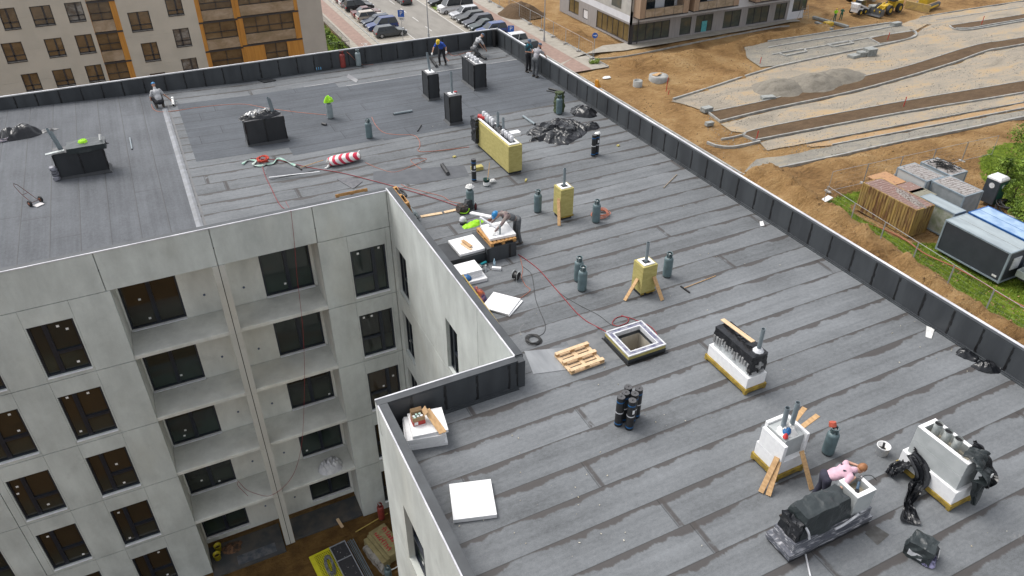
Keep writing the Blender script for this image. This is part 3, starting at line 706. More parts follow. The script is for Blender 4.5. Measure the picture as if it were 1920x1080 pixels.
mb.build('wall', M_TAN, H2)
for i, (a, b, c, d) in enumerate(W2):
    W_ = b-a; zt = c+(d-c)*.3; um = a+W_*(.6 if i % 3 else .45); mb = MB()
    for r_ in ((a, a+.09, c, d), (b-.09, b, c, d), (a, b, c, c+.12), (a, b, d-.09, d), (um-.08, um+.08, c, d), (a, b, zt-.05, zt+.05)): mb.box(r_[0], Y2+.12, r_[2], r_[1], Y2+.2, r_[3])
    mb.box(a, Y2-.05, c-.08, b, Y2+.12, c-.002)
    f = mb.build('window', M_DK, H2); pb = MB(); pb.box(a+.04, Y2+.16, c+.04, b-.04, Y2+.18, d-.04); pb.build('pane', M_BRG[2] if i in (2, 12, 14) else M_BRG[i % 2], f)
# ochre bays with glazed balconies
def bay(u0, u1, woodL, woodR, k0, seed):
    rr = random.Random(seed); mb = MB()
    mb.box(u0, Y2+.35, 0, u1, Y2+.6, 22); mb.build('bay_wall', M_WOOD, H2)
    for k in range(5):
        zb = k0+2.97*k; a, b = u0+woodL[k % len(woodL)]*(u1-u0), u1-woodR[k % len(woodR)]*(u1-u0)
        if zb < 1.5 or zb > 16: continue
        mb = MB(); mb.box(u0, Y2-.05, zb-.16, u1, Y2+.35, zb); mb.build('balcony_slab', M_DK, H2)
        
        for c_, d_ in ((u0, a-.02), (b+.02, u1)): mb = MB(); mb.box(c_, Y2+.0, zb+.002, d_, Y2+.08, zb+2.8); mb.build('cladding_panel', M_WOOD, H2)
        mb = MB(); mb.box(a, Y2+.02, zb+.05, b, Y2+.05, zb+1.1); mb.build('balustrade_glass', M_BAL, H2)
        mb = MB(); n = max(2, int((b-a)/1.1))
        for i in range(n+1): x = a+(b-a)*i/n; mb.box(x-.03, Y2+.10, zb+.005, x+.03, Y2+.16, zb+2.8)
        mb.box(a, Y2+.1, zb+1.1, b, Y2+.15, zb+1.16); mb.box(a, Y2+.1, zb+1.75, b, Y2+.15, zb+1.82); f = mb.build('window', M_DK, H2)
        mb = MB(); mb.box(a, Y2+.2, zb+1.1, b, Y2+.22, zb+2.8); mb.build('pane', M_BRG[rr.choice((0, 1, 0, 2))], f)
zc = px2(640, 78)[1]
k0 = px2(215, 58)[1]-2.97*3
bay(uT0, uT1, [.02], [.22], k0, 1)
mid = wallx(452, 70)
bay(uA0, mid, [.12, .4, .12, .1], [.06, .08, .06], px2(420, 92)[1]-2.97*3, 2)
bay(mid+.02, XR2-2.55, [.08, .06, .35], [.06, .3, .28, .1], px2(520, 77)[1]-2.97*3, 3)
mb = MB(); mb.box(XR2-2.55, Y2-.03, 0, XR2+.02, Y2-.002, 22); mb.build('corner_panel', M_TAN2, H2)
# ================================================================ materials of the roof things
M_SHAFT = pm('black_membrane', (.030, .033, .037), (.018, .020, .023), 1.8, .5, stretch=(1, 1, .3), bump=.2, bscale=9)
M_SHTOP = pm('membrane_lap_grey', (.12, .12, .125), (.07, .07, .075), 6, .6)
M_WOOL = pm('mineral_wool', (.44, .38, .14), (.37, .32, .11), 5, .95, bump=.5, bscale=60, stretch=(1, 1, 2.5))
M_WOOLD = pm('mineral_wool_edge', (.36, .25, .04), (.22, .15, .03), 6, .95, bump=.6, bscale=50)
M_EPS = pm('white_foam_board', (.80, .80, .80), (.74, .74, .745), 9, .8, bump=.2, bscale=120)
M_EPSG = pm('grey_block', (.42, .44, .44), (.36, .38, .38), 3, .85, bump=.2, bscale=30)
M_PIPE = pm('grey_plastic_pipe', (.21, .25, .27), (.17, .205, .225), 3, .35)
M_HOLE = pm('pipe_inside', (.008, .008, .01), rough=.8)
M_STEEL = pm('galvanised_steel', (.50, .52, .50), (.34, .37, .37), 7, .35, metal=.35)
M_WOODP = pm('pine_board', (.52, .33, .16), (.40, .24, .11), 3, .7, stretch=(6, 1, 6), bump=.15, bscale=20)
M_WOODL = pm('pale_pine_board', (.66, .48, .30), (.56, .40, .24), 3, .7, stretch=(5, 1, 5))
M_OSB = pm('orange_pallet_wood', (.48, .26, .09), (.36, .19, .065), 5, .8)
M_CYL = pm('gas_cylinder_paint', (.115, .17, .185), (.09, .13, .14), 5, .45, bump=.1, bscale=15)
M_CYLR = pm('red_cylinder_paint', (.28, .045, .035), (.2, .035, .03), 5, .5)
M_CYLG = pm('pale_cylinder_paint', (.26, .31, .32), (.2, .24, .25), 5, .45)
M_CYLD = pm('cylinder_scuffs', (.05, .06, .065), (.08, .075, .06), 10, .6)
M_FOIL = pm('black_plastic_sheet', (.008, .009, .011), (.014, .015, .018), 2, .24, bump=.4, bscale=4, bdist=.03)
M_FOILG = pm('dark_green_sheet', (.030, .038, .040), (.022, .028, .030), 2, .33, bump=.4, bscale=5, bdist=.03)
M_SILV = pm('torn_silver_tape', (.50, .50, .50), (.3, .3, .3), 6, .3, metal=.4)
M_ROLL = pm('bitumen_roll_black', (.014, .014, .015), (.022, .022, .023), 8, .45, bump=.2, bscale=20)
M_ROLLE = pm('roll_end', (.10, .10, .105), (.05, .05, .053), 20, .8)
M_BLUEB = pm('blue_band', (.01, .12, .32), (.01, .08, .22), 8, .4)
M_WHB = pm('white_tape', (.62, .63, .65), (.5, .5, .52), 6, .5)
M_HIVIS = pm('hi_vis_fabric', (.36, .75, .02), (.26, .58, .01), 6, .7)
M_RED = pm('red_plastic', (.5, .03, .03), (.4, .02, .02), 5, .45)
M_ORH = pm('orange_hose', (.42, .14, .075), (.33, .10, .06), 8, .5)
M_REDH = pm('red_hose', (.27, .02, .025), (.2, .015, .02), 8, .5)
M_CABL = pm('black_cable', (.03, .03, .03), rough=.5)
M_GLOVE = pm('white_cloth', (.7, .7, .68), (.55, .55, .54), 12, .8)
M_BLACK = pm('black_rubber', (.015, .015, .016), rough=.6)
M_CARD = pm('cardboard', (.40, .26, .14), (.34, .22, .12), 5, .9)
def pipe_(parent, x, y, z0, z1, r=.055, mat=None, name='vent_pipe', tilt=(0, 0)):
    mb = MB(); t = Vector((x+tilt[0], y+tilt[1], z1)); b = Vector((x, y, z0))
    mb.tube([b, t], r, 18, cap=False); mb.tube([t, b], r*.88, 18, cap=False)
    rr = [(r*.88, 0), (r, 0)]; M = Matrix.Translation(t)
    mb.lathe([(r, -.0), (r*.88, 0)], 18, t)
    o = mb.build(name, mat or M_PIPE, parent)
    mb = MB(); d = (t-b).normalized(); mb.cyl(t-d*.16, t-d*.14, r*.87, n=14); mb.build('pipe_inside', M_HOLE, o); return o
def lump(x0, y0, z0, x1, y1, z1, seed, amp=.03, res=.08, freq=4., taper=0., ridge=True, mb=None, bottom=False):
    """box covered by a slack sheet: subdivided faces pushed about by noise"""
    mb = mb or MB(); cx, cy = (x0+x1)/2, (y0+y1)/2
    def disp(p):
        q = Vector(p)*freq+Vector((seed, seed*1.7, 0)); n = noise.noise(q); n2 = noise.noise(q*2.3)
        r = (1-abs(n)*2)*amp if ridge else n*amp
        d = Vector((p[0]-cx, p[1]-cy, (p[2]-(z0+z1)/2))); d.normalize()
        t = (p[2]-z0)/(z1-z0); k = 1-taper*t
        return Vector((cx+(p[0]-cx)*k, cy+(p[1]-cy)*k, p[2])) + d*(r+n2*amp*.6) + Vector((noise.noise(q*1.1+Vector((9, 0, 0))), noise.noise(q*1.1+Vector((0, 9, 0))), 0))*amp*.7
    faces = [((x0, y0, z0), (x1-x0, 0, 0), (0, 0, z1-z0)), ((x1, y1, z0), (x0-x1, 0, 0), (0, 0, z1-z0)), ((x0, y1, z0), (0, y0-y1, 0), (0, 0, z1-z0)), ((x1, y0, z0), (0, y1-y0, 0), (0, 0, z1-z0)), ((x0, y0, z1), (x1-x0, 0, 0), (0, y1-y0, 0))]
    if bottom: faces.append(((x0, y1, z0), (x1-x0, 0, 0), (0, y0-y1, 0)))
    for o, u, v in faces:
        u = Vector(u); v = Vector(v); o = Vector(o); nu = max(2, int(u.length/res)); nv = max(2, int(v.length/res))
        mb.grid(lambda a, b: tuple(disp(o+u*a+v*b)), nu, nv, False)
    return mb
def crumple(name, label, cat, c, rx, ry, h, rz, seed, mat, n=46, m=18, freq=2.6, edge=.3, flat=.55, group=None, parent=None):
    """slack crumpled sheet lying on a surface"""
    mb = MB(); cs, sn = math.cos(rz), math.sin(rz)
    def fn(u, v):
        a = 2*math.pi*u; e = 1+edge*(noise.noise(Vector((math.cos(a)*1.4+seed, math.sin(a)*1.4, seed)))+.5*noise.noise(Vector((math.cos(a)*4+seed, math.sin(a)*4, 2))))
        x = math.cos(a)*v*rx*e; y = math.sin(a)*v*ry*e; q = Vector((x*freq+seed, y*freq, seed*2))
        wq = q+Vector((noise.noise(q*.7), noise.noise(q*.7+Vector((4, 4, 4))), 0))*1.6; wq.x *= 1.5; wq.y *= .45; rg = max(0, 1-abs(noise.noise(wq))*2.6)**1.3; r2_ = max(0, 1-abs(noise.noise(wq*2.2+Vector((5, 3, 1))))*2.6)
        fade = 1-v**5; z = h*(1-v**2.2)*flat*(.75+.5*noise.noise(q*.6)) + h*.42*rg*fade + h*.13*r2_*fade
        if v > .97: z = .004
        x += .10*noise.noise(q*2.7+Vector((0, 7, 0)))*rx; y += .10*noise.noise(q*2.7+Vector((7, 0, 0)))*ry; z *= 1+.12*noise.noise(q*5+Vector((1, 2, 3)))
        return (x*cs-y*sn, x*sn+y*cs, max(.004, z))
    mb.grid(fn, n, m, True); o = mb.build(name, mat, parent, loc=c); 
    return tag(o, label, cat, group) if label else o
def plank(name, label, a, b, w, t, mat, group=None, up=(0, 0, 1), cat='board'):
    a = Vector(a); b = Vector(b); mb = MB(); mb.beam((0, 0, 0), b-a, w, t, up); return tag(mb.build(name, mat, loc=a, bevel=.003), label, cat, group)

def ribbon(name, label, cat, pts, wid, mat, seed, fold=.10, nw=9, k=7, parent=None):
    """slack strip of sheet following a path, folded lengthwise"""
    P_ = [Vector(p) for p in pts]; o = P_[0].copy(); Q = smooth_path([p-o for p in P_], k); n = len(Q); mb = MB()
    def fn(u, v):
        i = min(n-1, int(round(v*(n-1)))); p = Q[i]; d = (Q[min(i+1, n-1)]-Q[max(0, i-1)]).normalized(); nn = Vector((-d.y, d.x, 0)); nn = nn.normalized() if nn.length > .2 else Vector((1, 0, 0)); t = v*(len(wid)-1); a = int(min(t, len(wid)-2)); w_ = wid[a]+(wid[a+1]-wid[a])*(t-a)
        s = (u-.5)*w_*(1+.25*noise.noise(Vector((v*5, u*2, seed)))); z = abs(fold*noise.noise(Vector((u*5.5, v*3.5+seed, seed))))*2.4+.3*fold*noise.noise(Vector((u*12, v*9, seed)))
        q = p+nn*s+nn.cross(d)*(-z); q.z = max(q.z, -o.z+ZR+.006) if parent is None else q.z; return tuple(q)
    mb.grid(fn, nw, n-1, False); b = mb.build(name, mat, parent, loc=o, solid=.006); return tag(b, label, cat) if label else b
# ---------------------------------------------------------------- black wrapped shafts
def black_shaft(label, x0, y0, x1, y1, h, seed, group='black membrane wrapped shafts'):
    z = zroof((x0+x1)/2, (y0+y1)/2); t = thing('ventilation_shaft', label, 'shaft', ((x0+x1)/2, (y0+y1)/2, z), 0, group)
    a, b = (x1-x0)/2, (y1-y0)/2; rr = random.Random(seed); mb = MB(); f = .10
    vs = [(-a-f, -b-f, .006), (a+f, -b-f, .006), (a+f, b+f, .006), (-a-f, b+f, .006), (-a, -b, .11), (a, -b, .11), (a, b, .11), (-a, b, .11), (-a, -b, h), (a, -b, h), (a, b, h), (-a, b, h)]
    mb.add(vs, [(0, 1, 5, 4), (1, 2, 6, 5), (2, 3, 7, 6), (3, 0, 4, 7), (4, 5, 9, 8), (5, 6, 10, 9), (6, 7, 11, 10), (7, 4, 8, 11), (8, 9, 10, 11)])
    cs_ = mb; tb = MB()
    n = max(1, round(2*a/.9))
    for i in range(0, n+1):
        u = -a+2*a*i/n
        for k in range(8):
            z0_ = .1+(h-.1)*k/8; z1_ = .1+(h-.1)*(k+1)/8; w_ = rr.uniform(.02, .045)
            tb.box(u-w_, -b-.008-.001*(k % 2), z0_, u+w_, -b+.002, z1_)
    n = max(1, round(2*b/.9))
    for i in range(0, n+1):
        u = -b+2*b*i/n
        for k in range(8):
            z0_ = .1+(h-.1)*k/8; z1_ = .1+(h-.1)*(k+1)/8; w_ = rr.uniform(.015, .04)
            tb.box(-a-.009-.001*(k % 2), u-w_, z0_, -a+.002, u+w_, z1_)
    cs_.build('casing', M_SHAFT, t, more=(tb, M_TAR))
    mb = MB(); mb.box(-a+.012, -b+.012, h+.001, a-.012, b-.012, h+.014); mb.build('top_lap', M_SHTOP, t)
    return t
# left shaft with folded cover
t = black_shaft('black wrapped shaft with slack cover and two leaning grey pipes, farthest left on the roof', -4.3, 33.72, -2.45, 34.45, 1.12, 1)
lump(-.35, -.42, 1.06, 1.05, .42, 1.28, 3, .05, .09, 2.2).build('cover_sheet', M_FOILG, t)
pipe_(t, -.62, .1, 1.0, 2.05, .055, tilt=(-.22, .1)); pipe_(t, -.52, -.02, 1.0, 1.95, .055, tilt=(-.2, .1))
mb = MB(); mb.beam((-1.15, -.38, 1.2), (-.45, -.33, 1.24), .16, .03); mb.build('flap', M_STEEL, t)
c = t.location
crumple('safety_vest', 'small crumpled yellow-green vest lying on the leftmost black shaft', 'vest', (c.x+.28, c.y+.1, c.z+1.29), .2, .17, .16, .3, 4, M_HIVIS, 20, 8, 7.)
crumple('plastic_sheet', 'black plastic scrap with white tape hanging at the right corner of the leftmost black shaft', 'plastic sheet', (c.x+.98, c.y-.02, c.z+1.13), .26, .14, .16, -.6, 6, M_FOIL, 20, 8, 7.)
mb = MB(); mb.tube([(0, 0, .0), (.05, .12, .22)], .05, 10); tag(mb.build('paper_roll', M_GLOVE, loc=(c.x+.92, c.y+.02, c.z+1.27)), 'short white roll standing at the right corner of the leftmost black shaft', 'roll')
# second shaft with silver and black foil
t = black_shaft('wide black wrapped shaft covered with crumpled silver foil, just right of the roof joint', 3.38, 34.22, 5.12, 34.95, 1.2, 2)
crumple('cover_foil', None, None, (-.05, .02, 1.22), .92, .36, .30, 0, 11, M_FOIL, 40, 12, 5., parent=t)
crumple('silver_foil', None, None, (-.1, .1, 1.26), .7, .22, .34, .1, 15, M_SILV, 30, 10, 6., parent=t)
mb = MB(); mb.tube([(-.62, -.05, 1.32), (-.45, .1, 1.42)], .10, 12); mb.build('duct_end', M_SILV, t)
pipe_(t, .5, -.02, 1.1, 2.05, .06, tilt=(-.12, 0)); pipe_(t, .58, .12, 1.1, 1.92, .06, tilt=(-.12, 0))
# slim shafts
t = black_shaft('tall slim black shaft with one grey pipe, left of the four flue shaft', 12.92, 36.12, 13.48, 37.0, 1.36, 3)
pipe_(t, .05, .1, 1.3, 2.35, .06, tilt=(-.1, .02)); mb = MB(); mb.box(-.18, -.2, 1.376, .2, .3, 1.39); mb.build('foam_collar', M_EPS, t)
t = black_shaft('slim black shaft with one upright pipe, the nearest to the long yellow block', 12.68, 32.62, 13.28, 33.3, 1.42, 4)
pipe_(t, .0, .05, 1.3, 2.5, .06); mb = MB(); mb.box(-.2, -.1, 1.436, .16, .2, 1.45); mb.build('foam_collar', M_EPS, t)
mb = MB(); mb.box(.12, .05, 1.455, .26, .12, 1.5); mb.build('red_clip', M_RED, t)
t = black_shaft('large black wrapped shaft with a row of four white flue collars, beside the kneeling roofer', 15.66, 36.48, 16.34, 38.1, 1.38, 5)
for k in range(4):
    mb = MB(); mb.lathe([(0, 1.39), (.13, 1.39), (.135, 1.6), (.12, 1.62), (.10, 1.60), (.09, 1.5), (0, 1.5)], 14, (-.05, .55-.36*k, 0)); mb.build('flue_collar', M_WHB, t)
mb = MB(); mb.box(-.2, -.75, 1.396, .22, .78, 1.41); mb.build('foam_collar', M_EPS, t); mb = MB(); mb.beam((-.45, .12, 1.5), (.1, .28, 1.5), .05, .04); mb.build('clamp_bar', M_BLACK, t)

# ---------------------------------------------------------------- mineral wool clad shafts
def wool_shaft(label, x0, y0, x1, y1, h, planks, pipe=True):
    t = thing('ventilation_shaft', label, 'shaft', ((x0+x1)/2, (y0+y1)/2, ZR), 0, 'yellow mineral wool clad shafts'); a, b = (x1-x0)/2, (y1-y0)/2
    mb = MB(); mb.box(-a, -b, .14, a, b, h); mb.build('insulation', M_WOOL, t, bevel=.01)
    mb = MB(); mb.box(-a+.04, -b+.04, .01, a-.04, b-.04, .139); mb.build('base', M_SHAFT, t)
    rr = random.Random(int(h*100)); mb = MB()
    for i in range(14):
        u = rr.uniform(-a, a); mb.box(u-.05, -b-.004-.001*i*.2, .08+rr.uniform(0, .04), u+.05, -b+.03, .15)
    mb.build('torn_edge', M_WOOLD, t)
    mb = MB(); q = .07
    for r_ in ((-a+q, -b+q, a-q, -b+q+.09), (-a+q, b-q-.09, a-q, b-q), (-a+q, -b+q+.09, -a+q+.09, b-q-.09), (a-q-.09, -b+q+.09, a-q, b-q-.09)): mb.box(r_[0], r_[1], h+.001, r_[2], r_[3], h+.03)
    mb.build('foam_collar', M_EPS, t)
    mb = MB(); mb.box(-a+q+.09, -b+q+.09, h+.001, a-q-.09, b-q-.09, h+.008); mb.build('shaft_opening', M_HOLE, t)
    if pipe: pipe_(t, .0, .0, h-.05, h+.74, .055)
    for p in planks:
        plank('prop_board', p[2], (t.location.x+p[0][0], t.location.y+p[0][1], ZR+p[0][2]), (t.location.x+p[1][0], t.location.y+p[1][1], ZR+p[1][2]), .13, .03, M_WOODP, 'boards propping the shafts', up=p[3])
    return t
wool_shaft('square yellow wool clad shaft with one pipe and a single propping board', 12.90, 22.05, 13.46, 22.62, 1.30, [((-.50, -.62, .02), (-.30, -.14, .92), 'single board leaning on the left face of the far square yellow shaft', (-1, -.5, .4))])
wool_shaft('square yellow wool clad shaft with one pipe and two propping boards, middle of the roof', 12.80, 16.42, 13.36, 16.98, 1.16, [((-.85, -.22, .02), (-.30, -.05, .62), 'left board of the two propping the near square yellow shaft', (-1, 0, .8)), ((.27, -.75, .02), (.16, -.30, .72), 'right board of the two propping the near square yellow shaft', (0, -1, .6))])
# long yellow block with many foil wrapped flues
t = thing('ventilation_shaft', 'long yellow wool clad block topped with a row of wrapped flues and two pipes', 'shaft', (13.17, 28.2, ZR), 0, 'yellow mineral wool clad shafts')
mb = MB(); mb.box(-.32, -1.72, .10, .32, -.02, 1.30); mb.box(-.31, -.018, .10, .31, 1.66, 1.28); mb.build('insulation', M_WOOL, t, bevel=.01)
mb = MB(); mb.box(-.29, -1.68, .01, .29, 1.6, .10); mb.build('base', M_SHAFT, t)
mb = MB(); mb.box(-.24, -1.62, 1.305, -.15, 1.6, 1.35); mb.box(.15, -1.62, 1.305, .24, 1.6, 1.35); mb.box(-.15, -1.62, 1.305, .15, -1.5, 1.35); mb.build('foam_collar', M_EPS, t)
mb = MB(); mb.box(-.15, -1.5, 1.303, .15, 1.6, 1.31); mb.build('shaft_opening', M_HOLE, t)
for k in range(5):
    for s in (0, 1):
        if s == 0: yy, hh_ = 1.5-k*.24, .30
        else: yy, hh_ = -.55-k*.2, .22
        mb = MB(); mb.lathe([(0, 1.31), (.085, 1.31), (.08, 1.36+hh_*.3), (.095, 1.4+hh_*.5), (.075, 1.36+hh_), (0, 1.38+hh_)], 10, (.02*(k % 2), yy, 0)); mb.build('flue_collar', M_WHB, t)
pipe_(t, .02, .05, 1.25, 2.15, .06); pipe_(t, .1, -.32, 1.25, 2.0, .055)
crumple('torn_cover', None, None, (.1, -.15, 1.36), .22, .75, .22, 0, 21, M_FOIL, 30, 10, 6., parent=t)
mb = MB(); mb.tube([(-.2, 1.7, 1.42), (.05, 1.45, 1.36)], .09, 10, .14); mb.build('red_reel', M_RED, t)
lump(-.46, 1.42, .25, -.30, 1.9, 1.35, 5, .05, .08, 5, taper=-.1).build('side_cover', M_FOIL, t)
mb = MB(); mb.box(.05, -.9, 1.36, .5, -.6, 1.52); tag(mb.build('foam_block', M_EPS, loc=t.location+Vector((.12, -.1, 0)), bevel=.01), 'white foam block lying on the long yellow wool clad block', 'foam block')

# ---------------------------------------------------------------- white foam clad shafts
def base_wool(t, a, b, h, parent=None):
    mb = MB(); mb.box(-a, -b, .06, a, b, h); mb.build('wool_skirt', M_WOOLD, t, bevel=.01)
    mb = MB()
    for sx in (-1, 1):
        for sy in (-1, 1): mb.box(sx*(a-.10), sy*(b-.10), .008, sx*a*.99, sy*b*.99, .07)
    mb.box(-a+.1, -b+.1, .01, a-.1, b-.1, .06); mb.build('wool_foot', M_WOOLD, t)
t = thing('ventilation_shaft', 'white foam clad shaft hooded in taped black sheet with one grey pipe', 'shaft', (13.12, 12.08, ZR), 0, 'white foam clad shafts')
base_wool(t, .38, .90, .19)
mb = MB(); mb.box(-.335, -.85, .19, .335, .85, .56); mb.build('foam_plinth', M_EPS, t, bevel=.008)
mb = MB(); mb.box(-.25, -.76, .56, .25, .76, 1.16); mb.build('core', pm('taped_grey_board', (.52, .54, .54), (.42, .44, .45), 6, .6), t, bevel=.008)
lump(-.275, -.785, .98, .275, .785, 1.24, 8, .02, .05, 5).build('cover_sheet', M_FOIL, t)
lump(-.27, -.80, .62, .27, -.70, 1.1, 9, .03, .05, 6, taper=-.0).build('cover_flap', M_FOIL, t)
rr = random.Random(2); mb = MB()
for i in range(14): y = -.7+i*.108; h_ = rr.uniform(.14, .26); zt = 1.05-rr.uniform(0, .1); mb.box(-.300-.002*(i % 3), y, zt-h_, -.270, y+rr.uniform(.04, .075), zt)
for a_, b_, c_, d_ in ((-.13, .13, .88, .94), (-.03, .04, .79, 1.03), (-.2, -.06, .66, .71), (.05, .2, .64, .72)): mb.box(a_, -.848-.004*(a_ > -.1), c_, b_, -.80, d_)
mb.build('silver_tape', M_SILV, t)
pipe_(t, .08, -.60, 1.15, 2.0, .06)
mb = MB(); mb.lathe([(.16, 1.245), (.13, 1.29), (.07, 1.34), (.062, 1.34)], 9, (.08, -.60, 0)); mb.build('pipe_collar', M_WHB, t)
plank('board', 'long pale board lying across the black hood of the taped foam shaft', (13.18, 13.0, ZR+1.30), (13.2, 11.72, ZR+1.38), .14, .025, M_WOODL)
# shaft with two pipes and leaning boards
t = thing('ventilation_shaft', 'half clad white foam shaft with two grey pipes and tangled tape, boards all round', 'shaft', (11.78, 8.86, ZR), 0, 'white foam clad shafts')
base_wool(t, .44, .46, .22)
mb = MB(); mb.box(-.40, -.42, .22, .40, .42, .62); mb.build('foam_plinth', M_EPS, t, bevel=.008)
mb = MB(); mb.box(-.27, -.30, .62, .31, .32, 1.2); mb.build('core', M_EPSG, t, bevel=.006)
mb = MB(); mb.box(-.40, -.42, .621, -.30, .36, 1.16); mb.build('foam_sheet', M_EPS, t, bevel=.006)
mb = MB(); mb.box(.32, -.38, .621, .40, .40, 1.26); mb.build('foam_sheet', M_EPS, t, bevel=.006)
mb = MB(); mb.box(-.27, .33, .621, .31, .42, 1.26); mb.build('foam_sheet', M_EPS, t, bevel=.006)
crumple('tape_tangle', None, None, (.0, -.02, 1.2), .27, .24, .20, .3, 31, M_GLOVE, 26, 9, 9., parent=t)
crumple('tape_tangle', None, None, (-.1, -.12, 1.26), .12, .10, .17, .3, 33, M_BLUEB, 14, 6, 12., parent=t)
crumple('tape_tangle', None, None, (-.2, -.2, 1.24), .09, .07, .14, .3, 35, M_RED, 14, 6, 12., parent=t)
pipe_(t, -.06, .06, 1.15, 1.92, .062, tilt=(-.02, 0)); pipe_(t, .18, .02, 1.15, 2.02, .062, tilt=(-.0, 0))
X0, Y0 = 11.78, 8.86
for a_, b_, l_, up_ in (((-.98, -.55, .03), (-.42, -.30, .74), 'upper of the two crossed boards leaning on the left of the two pipe foam shaft', (-1, -.4, .7)), ((-.88, -.70, .02), (-.40, -.36, .66), 'lower of the two crossed boards leaning on the left of the two pipe foam shaft', (-1, -.4, .7)),
                      ((.20, -1.02, .02), (.20, -.44, .80), 'board leaning on the front of the two pipe foam shaft', (0, -1, .6)), ((.55, .30, .86), (1.30, .62, .86), 'upper loose board bridging the two pipe foam shaft and the red capped cylinder', (0, 0, 1)), ((.42, .02, .95), (1.25, .16, 1.02), 'lower loose board bridging the two pipe foam shaft and the red capped cylinder', (0, 0, 1)), ((.70, .40, .02), (.46, .1, .5), 'short stained board behind the right corner of the two pipe foam shaft', (0, 1, 0))):
    plank('prop_board', l_, (X0+a_[0], Y0+a_[1], ZR+a_[2]), (X0+b_[0], Y0+b_[1], ZR+b_[2]), .13, .03, M_WOODP, 'boards propping the shafts', up=up_)
# right shaft with three steel flues
t = thing('ventilation_shaft', 'large white foam and grey block shaft with three open steel flues', 'shaft', (14.80, 6.72, ZR), 0, 'white foam clad shafts')
base_wool(t, .40, .80, .19)
mb = MB(); mb.box(-.37, -.76, .19, .37, .76, .60); mb.build('foam_plinth', M_EPS, t, bevel=.008)
mb = MB()
for a_, b_, c_, d_ in ((-.30, -.68, -.20, .68), (.20, -.68, .30, .68), (-.20, -.68, .20, -.58), (-.20, .58, .20, .68)):
    mb.box(a_, b_, .60, c_, d_, 1.02); mb.box(a_+.001, b_+.001, 1.026, c_-.001, d_-.001, 1.44)
mb.build('block_wall', M_EPSG, t, bevel=.004)
mb = MB()
for a_, b_, c_, d_ in ((-.30, -.68, -.20, .68), (.20, -.68, .30, .68), (-.20, -.68, .20, -.58), (-.20, .58, .20, .68)): mb.box(a_, b_, 1.441, c_, d_, 1.455)
mb.build('block_top', M_EPS, t)
mb = MB(); mb.box(-.2, -.58, .61, .2, .58, 1.22); mb.build('shaft_opening', pm('shaft_inside_cream', (.46, .42, .33), (.34, .31, .25), 4), t)
for k in range(3):
    mb = MB(); mb.tube([(0, .40-k*.27, .9), (0, .40-k*.27, 1.66)], .095, 20, cap=False); mb.tube([(0, .40-k*.27, 1.66), (0, .40-k*.27, 1.0)], .09, 20, cap=False); mb.tube([(0, .40-k*.27, 1.59), (0, .40-k*.27, 1.61)], .1, 20); f = mb.build('flue', M_STEEL, t)
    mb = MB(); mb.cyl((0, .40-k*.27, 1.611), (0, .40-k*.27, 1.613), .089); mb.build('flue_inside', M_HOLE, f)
ribbon('side_cover', None, None, [(-.0, -.40, 1.47), (.06, -.66, 1.48), (.10, -.78, 1.30), (.16, -.84, 1.0), (.18, -.86, .62), (.14, -.9, .16)], [.5, .62, .66, .70, .42, .04], M_FOILG, 7, .08, 14, parent=t).location = (-.0, -.40, 1.47)
ribbon('side_cover', None, None, [(.3, -.3, 1.47), (.42, -.55, 1.30), (.5, -.72, 1.0), (.54, -.8, .7), (.5, -.86, .5)], [.3, .4, .42, .4, .2], M_FOIL, 9, .09, 12, parent=t).location = (.3, -.3, 1.47)
mb = MB(); mb.box(.30, -.97, 1.0, .36, -.955, 1.12); mb.build('label', M_STICK, t)
RB = lambda px, py, z: tuple(at(px, py, ZR+z))
ribbon('plastic_sheet', 'black plastic sheet flung out to the left of the three flue shaft', 'plastic sheet', [(14.40, 7.25, ZR+.85), RB(1722, 866, .55), RB(1706, 869, .4), RB(1690, 874, .25), RB(1676, 882, .12), RB(1668, 893, .03)], [.28, .42, .42, .36, .3, .28], M_FOIL, 3, .09, 12)
ribbon('plastic_sheet', 'long twisted black plastic sheet trailing towards us from the three flue shaft', 'plastic sheet', [(14.38, 7.2, ZR+.75), RB(1728, 895, .42), tuple(onroof(1712, 925)+Vector((0, 0, .1))), tuple(onroof(1700, 950)+Vector((0, 0, .08))), tuple(onroof(1702, 966)+Vector((0, 0, .06))), tuple(onroof(1706, 984)+Vector((0, 0, .03)))], [.35, .42, .32, .18, .30, .42], M_FOIL, 5, .09, 10)
# wrapped long block in front
t = thing('ventilation_shaft', 'long low block wrapped in clear film under a tented black sheet', 'shaft', (11.25, 6.88, ZR), 0, 'white foam clad shafts')
M_FILM = pm('stretch_film', (.11, .115, .135), (.60, .60, .62), 7, .15, stretch=(.4, 1, 4), bump=.5, bscale=10, lo=.5, hi=.72)
mb = MB(); mb.box(-1.22, -.36, .0, 1.2, .36, .16); mb.build('wool_skirt', M_SHAFT, t)
lump(-1.26, -.37, .10, 1.22, .37, .26, 3, .014, .07, 6).build('film_wrap', M_FILM, t)
lump(-1.14, -.31, .26, 1.16, .31, .52, 5, .014, .07, 6).build('film_wrap', M_FILM, t)
lump(-1.02, -.30, .50, .52, .30, 1.16, 14, .045, .07, 2.4, taper=.22).build('cover_sheet', M_FOILG, t)
lump(-1.10, -.25, .50, -.96, .25, 1.0, 15, .06, .05, 5, taper=.1).build('cover_flap', M_FOIL, t)
mb = MB()
for a_, b_, c_, d_ in ((.55, -.28, .65, .28), (1.02, -.28, 1.12, .28), (.65, -.28, 1.02, -.18), (.65, .18, 1.02, .28)): mb.box(a_, b_, .5, c_, d_, 1.12)
mb.build('block_wall', M_EPSG, t, bevel=.004)
mb = MB()
